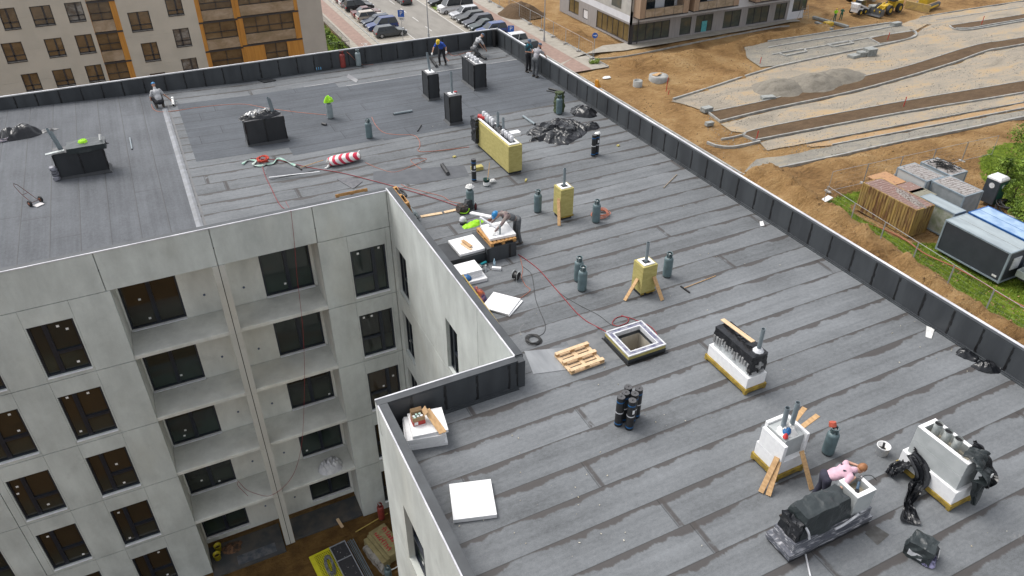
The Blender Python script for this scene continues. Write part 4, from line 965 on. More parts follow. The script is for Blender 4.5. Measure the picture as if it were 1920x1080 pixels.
for a_, b_, c_, d_ in ((.55, -.28, .65, .28), (1.02, -.28, 1.12, .28), (.65, -.28, 1.02, -.18), (.65, .18, 1.02, .28)): mb.box(a_, b_, 1.121, c_, d_, 1.135)
mb.build('block_top', M_EPS, t)
mb = MB(); mb.box(.65, -.18, .6, 1.02, .18, .95); mb.build('shaft_opening', pm('shaft_inside', (.3, .27, .2)), t)
mb = MB(); mb.tube(smooth_path([(.0, -.36, .47), (.2, -.37, .5), (.5, -.36, .55), (.7, -.34, .58)]), .03, 8); mb.build('white_strip', M_WHB, t); mb = MB(); mb.tube(smooth_path([(-.9, -.2, .95), (-.85, -.33, .8), (-.8, -.36, .6)]), .03, 6); mb.build('white_strip', M_WHB, t)
mb = MB(); mb.tube(smooth_path([onroof(1508, 1030)-t.location, onroof(1512, 1050)-t.location+Vector((0, 0, .02)), onroof(1520, 1085)-t.location+Vector((0, 0, .02))]), .022, 6); mb.build('loose_tape', M_WHB, t)
g_ = thing('angle_grinder', 'small blue power tool lying inside the top of the opened grey block, white cord', 'power tool', (12.05, 6.84, ZR+1.0), .6)
mb = MB(); mb.tube([(-.12, 0, .16), (.1, 0, .18)], .035, 10, .03); mb.build('tool_body', pm('tool_blue', (.05, .09, .14)), g_)
mb = MB(); mb.cyl((-.14, 0, .10), (-.14, 0, .17), .05, n=12); mb.build('tool_head', M_BLACK, g_)
mb = MB(); mb.tube(smooth_path([(.1, 0, .18), (.25, -.05, .26), (.4, -.2, .22), (.5, -.35, .05)]), .008, 5); mb.build('cord', M_BLACK, g_)
# patch of old felt
tag(sheet('felt_patch', [tuple(onroof(*p)[:2]) for p in ((1621, 1000), (1640, 985), (1668, 1003), (1645, 1023))], ZR+.006, pm('felt_patch', (.06, .057, .052), (.12, .12, .12), 3, .8), kind=None), 'small stained square of roofing felt lying between the film wrapped block and the roll bag', 'felt patch')
for nm, pts, sd, lb in (('roof_sheet', ((983, 659), (1062, 652), (1090, 690), (1000, 702)), 1, 'pale grey metal sheet lying half under the pallet beside the roof hatch'),):
    q = [onroof(*p) for p in pts]; mb = MB(); mb.prism([(p.x, p.y) for p in q], ZR+.006, ZR+.014); tag(mb.build('metal_sheet', pm('dull_zinc', (.33, .34, .35), (.22, .23, .24), 1.5, .45, metal=.5, stretch=(1, .2, 1))), lb, 'metal sheet')
q = [onroof(*p) for p in ((1062, 640), (1160, 612), (1170, 660), (1165, 672), (1090, 690))]
tag(sheet('felt_sheet', [(p.x, p.y) for p in q], ZR+.005, pm('grey_felt', (.16, .165, .17), (.11, .115, .12), 2.5, .8), kind=None), 'pale grey piece of roofing felt between the pallet and the roof hatch', 'felt sheet')
for pts, lb in ((((503, 312), (598, 320), (505, 337), (498, 320)), 'dark rectangle of roofing felt with a white edge beside the broom'), (((700, 322), (870, 310), (880, 330), (780, 345), (700, 345)), 'smooth dark strip of roofing felt laid right of the striped bag')):
    q = [onroof(*p) for p in pts]; tag(sheet('felt_sheet', [(p.x, p.y) for p in q], zroof(q[0].x, 30)+.016 if q[0].x < 5 else ZR+.008, pm('dark_felt', (.085, .09, .10), (.07, .075, .085), 3, .7), kind=None), lb, 'felt sheet')
mb = MB(); a = onroof(505, 337); b = onroof(600, 327); mb.beam((a.x, a.y, ZR+.22), (b.x, b.y, ZR+.20), .06, .006); tag(mb.build('felt_strip', M_WHB, loc=(0, 0, -.06)), 'thin white strip along the dark felt rectangle beside the broom', 'strip')

# ---------------------------------------------------------------- roof hatch
t = thing('roof_hatch', 'square roof hatch opening with white framed rim and yellow insulation edge', 'hatch', (11.24, 14.42, ZR), 0)
A, B = .67, .66
def ring(mb, ao, bo, ai, bi, z0, z1):
    mb.box(-ao, -bo, z0, ao, -bi, z1); mb.box(-ao, bi, z0, ao, bo, z1); mb.box(-ao, -bi, z0, -ai, bi, z1); mb.box(ai, -bi, z0, ao, bi, z1)
mb = MB(); ring(mb, A, B, .47, .46, .005, .12); mb.build('curb_membrane', M_WALLM, t, bevel=.01)
mb = MB(); ring(mb, A-.01, B-.01, .50, .50, .12, .24); mb.build('curb_insulation', M_WOOL, t, bevel=.01)
mb = MB(); ring(mb, A, B, A-.05, B-.05, .241, .28); mb.build('white_rim', M_WHB, t, bevel=.006)
mb = MB(); ring(mb, A-.05, B-.05, .50, .50, .241, .258); mb.build('foil_lining', pm('foil_lining', (.10, .10, .17), (.32, .32, .36), 5, .3), t)
mb = MB(); ring(mb, .499, .499, .462, .452, .12, .27); mb.build('white_rim', M_WHB, t)
mb = MB(); mb.box(-.74, -.76, .004, -.68, .7, .02); mb.box(-.74, -.76, .004, .7, -.68, .021); mb.build('black_flashing', M_TAR, t)

# ---------------------------------------------------------------- long black kerb box with pallet and foam sheets on it
t = thing('skylight_curb', 'long low black membrane covered upstand under the pallet and foam sheets', 'upstand', (9.17, 21.0, ZR), 0)
mb = MB(); mb.box(-1.5, -.35, .006, -.032, .85, .40); mb.build('casing', M_SHAFT, t, bevel=.015)
tb = MB(); tb.box(-.05, -.472, .01, .04, -.455, .56); tb.box(.80, -.469, .01, .88, -.455, .56); mb = MB(); mb.box(-.03, -.46, .006, 1.10, .85, .57); mb.build('casing', M_WALLM, t, more=(tb, M_TAR))
# ================================================================ small things on the roof
def gas_cylinder(label, px, py, mat, h=.95, r=.155, group='gas cylinders', z=None, cap=False, dirty=0, tilt=None, lying=None, name='gas_cylinder'):
    p = onroof(px, py) if z is None else at(px, py, z)
    t = thing(name, label, 'gas cylinder', p, 0, group); hb = h-.17
    mb = MB(); mb.lathe([(0, .012), (r*.80, .012), (r*.82, .03), (r*.96, .05), (r, .09), (r, hb-.10), (r*.96, hb-.05), (r*.82, hb-.015), (r*.5, hb+.01), (0, hb+.015)], 24); b = mb.build('body', mat, t)
    mb = MB(); mb.lathe([(r*.80, .0), (r*.86, .0), (r*.86, .05), (r*.8, .05)], 20); mb.build('foot_ring', M_CYLD, t)
    mb = MB()
    for k in range(3):
        a0 = 2*math.pi*k/3; n = 6
        for j in range(n):
            a1 = a0+j*1.5/n; a2 = a0+(j+1)*1.5/n
            for q in ((hb-.01, hb+.15),):
                mb.add([(r*.62*math.cos(a1), r*.62*math.sin(a1), q[0]), (r*.62*math.cos(a2), r*.62*math.sin(a2), q[0]), (r*.64*math.cos(a2), r*.64*math.sin(a2), q[1]), (r*.64*math.cos(a1), r*.64*math.sin(a1), q[1])], [(0, 1, 2, 3), (3, 2, 1, 0)])
    ringp = [(r*.64*math.cos(a*math.pi/10), r*.64*math.sin(a*math.pi/10), hb+.155) for a in range(21)]; mb.tube(ringp, .012, 6, cap=False)
    mb.build('guard_ring', mat, t)
    mb = MB(); mb.cyl((0, 0, hb), (0, 0, hb+.10), .025, n=10); mb.cyl((-.04, 0, hb+.07), (.06, 0, hb+.07), .018, n=8); mb.cyl((0, 0, hb+.10), (0, 0, hb+.13), .035, n=10); mb.build('valve', M_STEEL, t)
    if cap:
        mb = MB(); mb.tube([(0, .09, hb+.14), (.01, .14, hb+.24)], r*.62, 20, r*.55); c_ = mb.build('open_cap', pm('red_cap', (.45, .09, .05), (.38, .07, .04), 5, .5), t)
    return t
gas_cylinder('lone grey-blue gas cylinder left of the long yellow block, a hose behind it', 693, 259, M_CYL)
gas_cylinder('red gas cylinder standing against the far parapet', 644, 127, M_CYLR, .98)
gas_cylinder('pale grey-green gas cylinder against the far parapet beside the red one', 673, 124, M_CYLG, .98)
gas_cylinder('grey-blue gas cylinder with a white cloth over its valve, beside the backpack', 882, 389, M_CYL)
gas_cylinder('grey-blue gas cylinder just left of the far square yellow shaft', 1008, 397, M_CYL)
gas_cylinder('grey-blue gas cylinder with a coil of orange hose behind it', 1117, 416, M_CYL)
gas_cylinder('rear cylinder of the close pair left of the near square yellow shaft', 1084, 526, M_CYL)
gas_cylinder('front cylinder of the close pair left of the near square yellow shaft', 1091, 544, M_CYL)
gas_cylinder('grey-blue gas cylinder just right of the near square yellow shaft', 1250, 518, M_CYL)
gas_cylinder('tall worn gas cylinder with an open red cap beside the two pipe foam shaft', 1551, 849, M_CYL, .90, .155, cap=True)
t5 = gas_cylinder('pale gas cylinder wearing a yellow-green vest on its top', 620, 222, M_CYLG, .95)
c = t5.location; crumple('safety_vest', 'crumpled yellow-green vest hung over the top of a pale gas cylinder', 'vest', (c.x, c.y, c.z+.86), .24, .2, .34, 0, 51, M_HIVIS, 24, 10, 6.)
t6 = gas_cylinder('gas cylinder half wrapped in a dark green jacket near the right parapet', 1048, 214, M_CYL, 1.0)
c = t6.location; mb = MB(); lump(-.16, -.14, .1, .26, .24, 1.06, 61, .05, .06, 6, taper=.25, mb=mb); tag(mb.build('jacket', pm('olive_jacket', (.055, .075, .03), (.035, .05, .02), 6, .85), loc=(c.x+.04, c.y+.12, c.z)), 'dark green jacket draped over the gas cylinder near the right parapet', 'jacket')
c = onroof(882, 389); crumple('cloth', 'white crumpled cloth on top of the gas cylinder beside the backpack', 'cloth', (c.x, c.y, c.z+.9), .17, .15, .16, 0, 52, M_GLOVE, 20, 8, 7.)
# cylinder lying near the courtyard edge
p = at(760, 383, ZR+.16); t = gas_cylinder('pale gas cylinder lying on its side behind the courtyard parapet', 775, 385, M_CYLG, 1.05, .17, z=ZR)
t.location = (7.78, 25.45, ZR+.19); t.rotation_euler = (R(92), 0, R(8))
# ---- bitumen rolls
def roll(label, x, y, z=ZR, h=1.0, r=.085, bands=True, lean=(0, 0), group='upright bitumen rolls', sticker=False, name='bitumen_roll', rz=0.):
    t = thing(name, label, 'roll', (x, y, z), rz, group); b = Vector((0, 0, 0)); q = Vector((lean[0], lean[1], h))
    mb = MB(); mb.tube([b, q], r, 22); mb.build('felt', M_ROLL, t)
    d = (q-b).normalized(); mb = MB(); mb.cyl(q, q+d*.003, r*.97, n=22); mb.build('roll_end', M_ROLLE, t)
    mb = MB(); mb.cyl(q+d*.003, q+d*.006, r*.2, n=10); mb.build('core_hole', M_HOLE, t)
    if bands:
        for f in (.10, .86): mb = MB(); mb.tube([b+q*(f-.022), b+q*(f+.022)], r*1.02, 22, cap=False); mb.build('blue_band', M_BLUEB, t)
        mb = MB(); mb.tube([b+q*.475, b+q*.51], r*1.03, 22, cap=False); mb.build('white_tape', M_WHB, t)
    if sticker: mb = MB(); mb.box(-.035, -r*1.06, h*.60, .03, -r*1.0, h*.73); mb.build('label', M_STICK, t)
    return t
c6 = onroof(1176, 795); lb6 = ['frontmost roll of the upright bundle of six, with a white label', 'left roll of the upright bundle of six', 'rear left roll of the bundle of six, without blue bands showing', 'rearmost roll of the upright bundle of six', 'roll second from the front in the bundle of six, right of the labelled one', 'right roll of the upright bundle of six']
for (dx, dy), lb in zip(((-.04, -.15), (-.23, .09), (-.03, .18), (.15, .33), (.16, .04), (.37, .15)), lb6): roll(lb, c6.x+dx, c6.y+dy, r=.106, sticker=lb.startswith('front'))
c2 = onroof(1112, 292); roll('left roll of the upright pair by the big black tarpaulin', c2.x, c2.y, r=.10); roll('right roll of the upright pair by the big black tarpaulin, with a rag on top', c2.x+.21, c2.y+.06, r=.10, sticker=True)
mb = MB(); c3 = onroof(889, 339); roll('single upright bitumen roll with a yellow wool block behind it', c3.x, c3.y, r=.10, sticker=True)
crumple('cloth', 'white rag on top of the right roll by the big black tarpaulin', 'cloth', (c2.x+.22, c2.y+.08, ZR+1.0), .14, .12, .1, 0, 53, M_GLOVE, 18, 7, 8.)
def lying(label, a, b, r, mat, group=None, name='pipe', cat='pipe', hollow=True, dz=0.):
    A_ = onroof(*a); B_ = onroof(*b); A_.z += r+dz; B_.z += r+dz; d = (B_-A_).normalized()
    t = thing(name, label, cat, A_, 0, group); mb = MB(); mb.tube([(0, 0, 0), B_-A_], r, 18); mb.build('tube_wall', mat, t)
    mb = MB(); mb.cyl(B_-A_, B_-A_+d*.004, r*.82, n=16); mb.cyl(-d*.004, (0, 0, 0), r*.82, n=16); mb.build('tube_end', M_HOLE if hollow else M_ROLLE, t); return t
lying('short black roll lying near the long yellow block', (829, 312), (840, 329), .085, M_ROLL, 'lying rolls', 'bitumen_roll', 'roll', False)
lying('grey plastic pipe lying on the dark roofing between two black shafts', (738, 216), (773, 210), .06, M_PIPE)
lying('small black tube end lying before the pale cylinder with the vest', (604, 234), (612, 236), .06, M_ROLL, None, 'bitumen_roll', 'roll', False)
lying('thicker black pipe of the pair lying by the right parapet', (1029, 168), (1058, 175), .06, M_ROLL, 'black pipes near the right parapet')
lying('thinner black pipe of the pair lying by the right parapet', (1025, 171), (1054, 177), .035, M_ROLL, 'black pipes near the right parapet')
lying('short glossy black tube lying beside the two men at the parapet', (984, 122), (989, 132), .05, M_ROLL)
lying('grey pipe poking out of the left end of the big black tarpaulin', (981, 220), (1003, 235), .06, M_PIPE)
lying('thin black pipe lying in front of the slim shaft nearest the yellow block', (783, 247), (790, 236), .03, M_ROLL)
lying('short grey pipe standing out of the roofing right of the leftmost black shaft', (244, 260), (248, 281), .035, M_PIPE)
lying('rolled end of roofing under the hands of the yellow helmeted roofer', (808, 112), (819, 127), .085, M_ROLL, 'lying rolls', 'bitumen_roll', 'roll', False)
lying('rolled end of roofing in front of the kneeling roofer', (901, 107), (911, 113), .08, M_ROLL, 'lying rolls', 'bitumen_roll', 'roll', False)
lying('long thin dark roll of membrane along the wing parapet', (860, 755), (955, 732), .045, M_SHAFT, 'lying rolls', 'membrane_roll', 'roll', False, .0)
lying('white open tube lying beside the roofer squatting at the roof joint', (324, 186), (326, 200), .07, M_GLOVE)
c = onroof(108, 338); mb = MB()
for k in range(3): mb.lathe([(0, .01+k*.21), (.13, .01+k*.21), (.145, .06+k*.21), (.145, .15+k*.21), (.13, .2+k*.21), (0, .2+k*.21)], 18)
tag(mb.build('tape_stack', pm('silver_dark_tape', (.30, .30, .34), (.04, .04, .05), 5, .3, stretch=(1, 1, 3)), loc=c), 'stack of silver and black tape rolls at the left foot of the leftmost shaft', 'tape')
c = onroof(906, 90); c = Vector((XR-.25, YN-.22, ZR)); roll('tall black roll standing in the far corner of the parapets', c.x, c.y, r=.12, bands=False, h=1.05)
# ---- striped warning bag
a = onroof(618, 314); b = onroof(676, 302); t = thing('warning_bag', 'red and white diagonally striped bag bundle lying on the roof', 'bag', ((a.x+b.x)/2, (a.y+b.y)/2+.12, (a.z+b.z)/2), math.atan2(b.y-a.y, b.x-a.x))
g = G('red_white_stripes'); X, Y, Z = g.sep(g.xyz('object')); ph = g.ma('FRACT', g.ma('ADD', g.ma('MULTIPLY', X, 3.2), g.ma('MULTIPLY', g.ma('SUBTRACT', Z, Y), 2.6)))
g.set(g.mix(g.ma('GREATER_THAN', ph, .52), (.74, .72, .70), (.56, .02, .06)), .5); g.bump(g.noise(g.xyz('object'), 9., 4.), .4, .02)
L_ = (b-a).length; mb = MB()
def fnb(u, v):
    x = -L_/2+L_*v; q = 2*math.pi*u; rx = (.29-.05*v)*(1-.30*abs(2*v-1)**5)*(1+.12*noise.noise(Vector((v*4, math.cos(q)*1.5, 7))))+.02*noise.noise(Vector((v*6, math.cos(q)*2, math.sin(q)*2))); return (x+.03*noise.noise(Vector((math.cos(q)*2, 3, v))), rx*math.cos(q), .21+rx*.78*math.sin(q))
mb.grid(fnb, 30, 22); mb.build('striped_sheet', g.m, t)
for s in (-1, 1):
    mb = MB(); pts = [(s*L_/2, .2*math.cos(k*.7), .2+.17*math.sin(k*.7)) for k in range(9)]
    mb.add(pts+[(s*(L_/2+.10), 0, .22)], [(i, i+1, 9) for i in range(8)]+[(i+1, i, 9) for i in range(8)]); mb.build('end_fold', M_GLOVE, t)
mb = MB(); mb.tube(smooth_path([(-L_/2, -.1, .1), (-L_/2-.14, -.16, .03), (-L_/2-.22, -.12, .02)]), .06, 8, .02); mb.tube(smooth_path([(L_/2, .05, .32), (L_/2+.05, .03, .44)]), .06, 8, .02); mb.build('plastic_tail', M_GLOVE, t)
# ---- cords, hoses and straps
def line(name, label, cat, pts, r, mat, z=0., group=None, k=6):
    P_ = []
    for q in pts:
        p = onroof(q[0], q[1]) if len(q) == 2 else (at(q[0], q[1], q[2])); P_.append(p+Vector((0, 0, (r+z) if len(q) == 2 else 0)))
    o = P_[0].copy(); P_ = smooth_path([p-o for p in P_], k); mb = MB(); mb.tube(P_, r, 6); return tag(mb.build(name, mat, loc=o), label, cat, group)
line('rope', 'dark red rope running from the heap of straps across the roof to the backpack', 'rope', [(470, 298), (520, 301), (580, 315), (640, 325), (700, 340), (730, 348), (800, 368), (860, 388)], .016, M_REDH, .01)
line('rope', 'red rope leading from the heap of straps towards the courtyard edge', 'rope', [(492, 312), (498, 332), (508, 352), (520, 377), (530, 390), (545, 398)], .014, M_REDH, .01)
vx = .58+0.; 
hang = [(545, 398), ]
P0 = Vector((3.0, YF-.04, ZP+.03)); 
def hp(px, py, d=.03): v = atY(px, py, YF-d); return v
pts = [onroof(540, 394)+Vector((0, .2, .3)), hp(545, 396, -.05)] + [hp(x, y, .06) for x, y in ((546, 400), (552, 455), (557, 520), (562, 560), (568, 620), (571, 690), (570, 760), (567, 820), (560, 862), (548, 893), (530, 915), (510, 928), (497, 930), (478, 925), (462, 918), (452, 908), (447, 903), (446, 910), (455, 920), (465, 930))]
mb = MB(); mb.tube(smooth_path([p-pts[0] for p in pts], 5), .009, 6); tag(mb.build('rope', M_REDH, loc=pts[0]), 'long dark red rope hanging down the courtyard facade across the balconies', 'rope')
line('hose', 'orange-pink gas hose lying in a wide arc from the crouching roofer to the pale cylinder', 'hose', [(284, 196), (288, 205), (300, 210), (330, 208), (370, 202), (420, 197), (460, 196), (500, 203), (560, 211), (612, 216)], .014, M_ORH)
line('hose', 'orange-pink hose curling from the lone grey cylinder towards the long yellow block', 'hose', [(697, 220), (705, 236), (720, 249), (745, 253), (775, 254), (786, 264), (787, 276), (783, 282), (795, 285), (840, 281), (880, 276)], .013, M_ORH)
line('hose', 'thin faded red hose lying right of the striped bag', 'hose', [(685, 305), (710, 316), (740, 323), (775, 310), (800, 298), (770, 300), (790, 318)], .010, M_ORH)
line('hose', 'thin red hose curving from the smooth felt strip to the backpack', 'hose', [(752, 346), (765, 352), (800, 361), (830, 369), (845, 378), (866, 382)], .012, M_ORH)
line('hose', 'dark red hose crossing the roof from the cutting table to the roof hatch', 'hose', [(972, 478), (990, 490), (1012, 508), (1040, 540), (1060, 563), (1080, 586), (1100, 603), (1120, 614), (1136, 622, ZR+.3)], .016, M_REDH)
line('hose', 'red hose looped behind the roof hatch', 'hose', [(1236, 637), (1222, 615), (1190, 600), (1170, 594), (1155, 597), (1148, 607), (1158, 612), (1175, 606), (1178, 598), (1165, 592)], .014, M_REDH)
line('cable', 'thin black cable from the cutting table looping down the roof to the coil', 'cable', [(980, 500), (995, 512), (1000, 530), (1004, 560), (1013, 585), (1022, 608), (1020, 624), (1005, 633)], .009, M_CABL)
line('cable', 'thin black cable branching off towards the roof hatch', 'cable', [(1022, 520), (1050, 550), (1085, 572), (1120, 590), (1140, 605), (1150, 612)], .009, M_CABL)
line('hose', 'pinkish thin hose tangle beside the cable reel', 'hose', [(975, 482), (980, 505), (978, 520), (985, 535), (994, 545), (975, 560)], .010, M_ORH)
line('hose', 'orange hose lying behind the yellow helmeted roofer', 'hose', [(838, 96), (850, 105), (870, 100), (890, 94), (860, 92), (835, 104), (842, 115)], .012, M_ORH)
line('hose', 'pale orange hose linking the two cylinders at the far parapet', 'hose', [(650, 97, ZR+.9), (658, 104, ZR+.7), (668, 114, ZR+.3), (682, 122), (700, 121)], .012, M_ORH)
line('cable', 'thin black hose climbing from the roof up the right parapet corner', 'hose', [(948, 104), (962, 102), (969, 95, ZR+.2), (972, 84, ZR+.7)], .014, M_CABL)
def coil(name, label, c, rx, ry, n, r, mat, seed, hgt=.12, cat='hose', z=0.):
    rr = random.Random(seed); pts = []
    for i in range(n*14):
        a = 2*math.pi*i/14; k = 1+.18*math.sin(i*.37+seed); pts.append((rx*k*math.cos(a)+.03*math.sin(i*.21), ry*k*math.sin(a)+.03*math.cos(i*.31), r+z+hgt*abs(math.sin(i*.11+seed))*rr.uniform(.7, 1)))
    mb = MB(); mb.tube(smooth_path(pts, 2), r, 5); return tag(mb.build(name, mat, loc=c), label, cat)
coil('hose_coil', 'coil of orange hose heaped around the foot of one grey cylinder', onroof(1126, 404), .30, .28, 8, .014, M_ORH, 1, .16, 'hose coil')
coil('cable_coil', 'coil of black cable lying left of the pallet', onroof(1000, 638), .20, .22, 7, .012, M_CABL, 2, .04, 'cable coil')
coil('rope_heap', 'tangled heap of bright red rope among the green straps', onroof(494, 306), .2, .2, 9, .022, pm('bright_red_rope', (.5, .05, .02), (.36, .03, .02), 9, .7), 3, .26, 'rope')
M_STRAP = pm('green_strap', (.22, .42, .34), (.45, .52, .48), 3, .7)
def strap(label, pts, w, seed):
    P_ = [onroof(*p)+Vector((0, 0, .03)) for p in pts]; o = P_[0].copy(); P_ = smooth_path([p-o for p in P_], 6); mb = MB(); vs = []
    for i, p in enumerate(P_):
        d = (P_[min(i+1, len(P_)-1)]-P_[max(0, i-1)]).normalized(); nn = Vector((-d.y, d.x, .7*math.sin(i*.5+seed))).normalized()*w/2; vs += [tuple(p-nn+Vector((0, 0, .03))), tuple(p+nn+Vector((0, 0, .03)))]
    mb.add(vs, [(2*i, 2*i+1, 2*i+3, 2*i+2) for i in range(len(P_)-1)], True); return tag(mb.build('lifting_strap', M_STRAP, loc=o, solid=.008), label, 'strap')
strap('green and white lifting strap snaking right from the red rope heap', [(500, 310), (512, 308), (520, 300), (530, 301), (545, 308), (555, 313)], .11, 0)
strap('green and white lifting strap lying left of the red rope heap', [(455, 310), (465, 302), (480, 304), (475, 311), (490, 313), (500, 309)], .11, 2)
# broom
a = onroof(561, 317); b = onroof(607, 304); t = thing('push_broom', 'push broom with a wooden handle between the straps and the striped bag', 'broom', a)
mb = MB(); mb.tube([(0, 0, .05), b-a+Vector((0, 0, .1))], .018, 8); mb.build('handle', M_WOODP, t); mb = MB(); d_ = (b-a).normalized(); n_ = Vector((-d_.y, d_.x, 0)); mb.beam(n_*-.28+Vector((0, 0, .05)), n_*.28+Vector((0, 0, .05)), .07, .1); mb.build('broom_head', M_BLACK, t)
t = thing('push_broom', 'squeegee with a long thin wooden handle lying right of the near square yellow shaft', 'broom', onroof(1281, 542))
b = onroof(1342, 518)-t.location; mb = MB(); mb.tube([(0, 0, .03), b+Vector((0, 0, .02))], .014, 8); mb.build('handle', M_WOODP, t); mb = MB(); mb.beam(onroof(1276, 538)-t.location+Vector((0, 0, .03)), onroof(1293, 550)-t.location+Vector((0, 0, .03)), .04, .05); mb.build('broom_head', M_BLACK, t)
plank('stick', 'thin grey stick lying on the roof towards the right parapet', onroof(1244, 353)+Vector((0, 0, .02)), onroof(1269, 328)+Vector((0, 0, .02)), .04, .03, pm('grey_wood', (.25, .21, .16), (.18, .15, .12), 5, .9), cat='stick')
# big tarpaulin and other foil heaps
M_TARP = pm('glossy_tarpaulin', (.006, .007, .009), (.012, .013, .016), 3, .24, bump=.45, bscale=2.6, bdist=.06, stretch=(1.6, .6, 1))
c = onroof(1047, 248); crumple('tarpaulin', 'large glossy black crumpled tarpaulin lying right of the long yellow block', 'tarpaulin', (c.x, c.y, ZR), 1.75, 1.2, .42, .30, 71, M_TARP, 170, 60, 1.4, .22, .6)
c = onroof(1090, 212); crumple('tarpaulin', 'smaller black tarpaulin bundle at the foot of the right parapet', 'tarpaulin', (c.x+.1, c.y, ZR), .55, .8, .34, .2, 73, M_TARP, 60, 24, 1.4, .2, .7)
c = onroof(1110, 240); crumple('tarpaulin', 'dark knot of plastic behind the upright pair of rolls', 'tarpaulin', (c.x, c.y+.1, ZR), .5, .35, .22, .2, 75, M_TARP, 40, 14, 2., .3, .7)
c = onroof(38, 256); crumple('tarpaulin', 'dark sack-like heap of sheeting near the left end of the roof', 'tarpaulin', (c.x, c.y+.1, c.z), .85, .62, .42, .15, 77, M_FOIL, 50, 20, 1.5, .2, 1.1)
c = onroof(85, 247); crumple('plastic_sheet', 'thin grey plastic tail stretching right from the dark heap on the left', 'plastic sheet', (c.x, c.y, c.z), .55, .2, .12, .3, 79, pm('grey_plastic', (.2, .2, .2), (.06, .06, .065), 5, .35), 30, 8, 5., .3, .5)
coil('strap_loop', 'looped white and pink strap at the left end of the roof', onroof(5, 262), .35, .3, 3, .03, pm('pale_strap', (.55, .48, .5), (.1, .1, .14), 7, .6), 5, .15, 'strap')
c = onroof(1813, 668); crumple('plastic_sheet', 'left black plastic scrap lying along the right parapet', 'plastic sheet', (c.x+.02, c.y, ZR), .22, .36, .2, .5, 81, M_TARP, 34, 12, 2.5, .3, .8)
c = onroof(1852, 690); crumple('plastic_sheet', 'right bulkier black plastic scrap lying along the right parapet', 'plastic sheet', (c.x, c.y, ZR), .42, .26, .26, -.55, 83, M_TARP, 44, 14, 2.5, .2, .8)
# plastic covered bundle in the lower right
c = onroof(1725, 1040); t = thing('covered_bundle', 'squat bundle under a tied black plastic sheet in the lower right, violet foil edges', 'bundle', (c.x, c.y+.02, ZR), .35)
lump(-.24, -.26, .02, .22, .28, .44, 85, .05, .045, 4., taper=.12).build('black_cover', M_FOILG, t)
crumple('torn_edge', None, None, (-.05, -.22, .03), .28, .14, .14, 0, 86, pm('violet_foil', (.35, .33, .5), (.03, .03, .07), 9, .25, metal=.5), 24, 8, 9., parent=t)
mb = MB(); mb.box(-.27, -.1, .1, -.25, .2, .25); mb.build('white_strip', M_WHB, t); mb = MB(); mb.beam((.0, -.345, .16), (.2, -.3, .2), .02, .09); mb.build('silver_tape', M_SILV, t)
# ---- pallets
def pallet(label, loc, rz, up=False, L_=1.2, W_=1.0, flip=False, mat=None, rx=0., ry=0., group='wooden pallets'):
    t = thing('pallet', label, 'pallet', loc, rz, group); t.rotation_euler = (rx, ry, rz); mat = mat or M_WOODL
    s = -1 if flip else 1
    def zz(a, b): return (a, b) if not flip else (.144-b, .144-a)
    for i in range(7):
        mb = MB(); y = -W_/2+i*(W_-.10)/6; a, b = zz(.122, .144); mb.box(-L_/2, y, a, L_/2, y+.10, b); mb.build('deck_board', mat, t, bevel=.003)
    for i in range(3):
        mb = MB(); x = -L_/2+i*(L_-.12)/2; a, b = zz(.100, .122); mb.box(x, -W_/2, a, x+.12, W_/2, b); mb.build('cross_board', mat, t)
        a, b = zz(.022, .100)
        for j in range(3):
            mb = MB(); y = -W_/2+j*(W_-.12)/2; mb.box(x+.005, y+.005, a, x+.115, y+.115, b); mb.build('block', M_WOODP if mat is not M_OSB else mat, t)
    for j in range(3):
        mb = MB(); y = -W_/2+j*(W_-.12)/2; a, b = zz(0, .022); mb.box(-L_/2, y, a, L_/2, y+.12, b); mb.build('bottom_board', mat, t)
    return t
pc = onroof(1086, 675); pallet('fresh pale wooden pallet lying upside down beside the roof hatch', (pc.x, pc.y, ZR+.015), R(2), flip=True, L_=1.15, W_=.95)
pallet('orange stained pallet under the foam sheet being cut', (9.80, 21.22, ZR+.572), R(90), L_=1.25, W_=1.0, mat=M_OSB)
pallet('pallet standing on edge behind the courtyard facade parapet', (5.95, YF+.55, ZR+.45), 0, rx=R(68), mat=M_OSB, L_=1.25, W_=.95)
pallet('pallet leaning against the courtyard wall parapet, behind the lying cylinder', (7.58, 25.0, ZR+.5), R(90), rx=R(78), mat=M_OSB, L_=1.5, W_=.95)
coil('black_hose', 'thick black hose ring hanging on the leaning pallet', (7.66, 25.2, ZR+.85), .08, .3, 2, .045, M_BLACK, 4, .08, 'hose')
# ---- foam sheets
def eps(label, loc, sx, sy, h, rz, group='white foam sheets', mat=None):
    mb = MB(); mb.box(-sx/2, -sy/2, 0, sx/2, sy/2, h); o = mb.build('foam_sheet', mat or M_EPS, loc=loc, bevel=.006); o.rotation_euler = (0, 0, rz); return tag(o, label, 'foam sheet', group)
eps('foam sheet lying by itself on the near roof', (4.43, 11.11, ZR+.006), 1.02, 1.08, .12, R(-17))
eps('foam sheet under two short boards, on the low black upstand', (8.68, 21.28, ZR+.402), 1.0, 1.06, .10, R(1))
plank('board', 'upper of two short boards on the foam sheet beside the pallet', (8.60, 21.52, ZR+.56), (8.72, 20.98, ZR+.56), .13, .02, M_WOODP)
plank('board', 'lower of two short boards on the foam sheet beside the pallet', (8.52, 21.42, ZR+.515), (8.66, 20.86, ZR+.515), .13, .02, M_WOODL)
eps('foam sheet on the orange pallet that the bending man cuts', (9.88, 21.24, ZR+.718), .98, 1.02, .10, R(-4))
for k, (dx, dy, rz_) in enumerate(((.10, -.12, -2), (-.02, .04, 3), (.0, .08, 0))):
    eps(('bottom', 'middle', 'top')[k]+' foam sheet of the stack beside the low black upstand', (8.08+dx, 20.0+dy, ZR+.006+k*.122), 1.0, .68, .12, R(rz_))
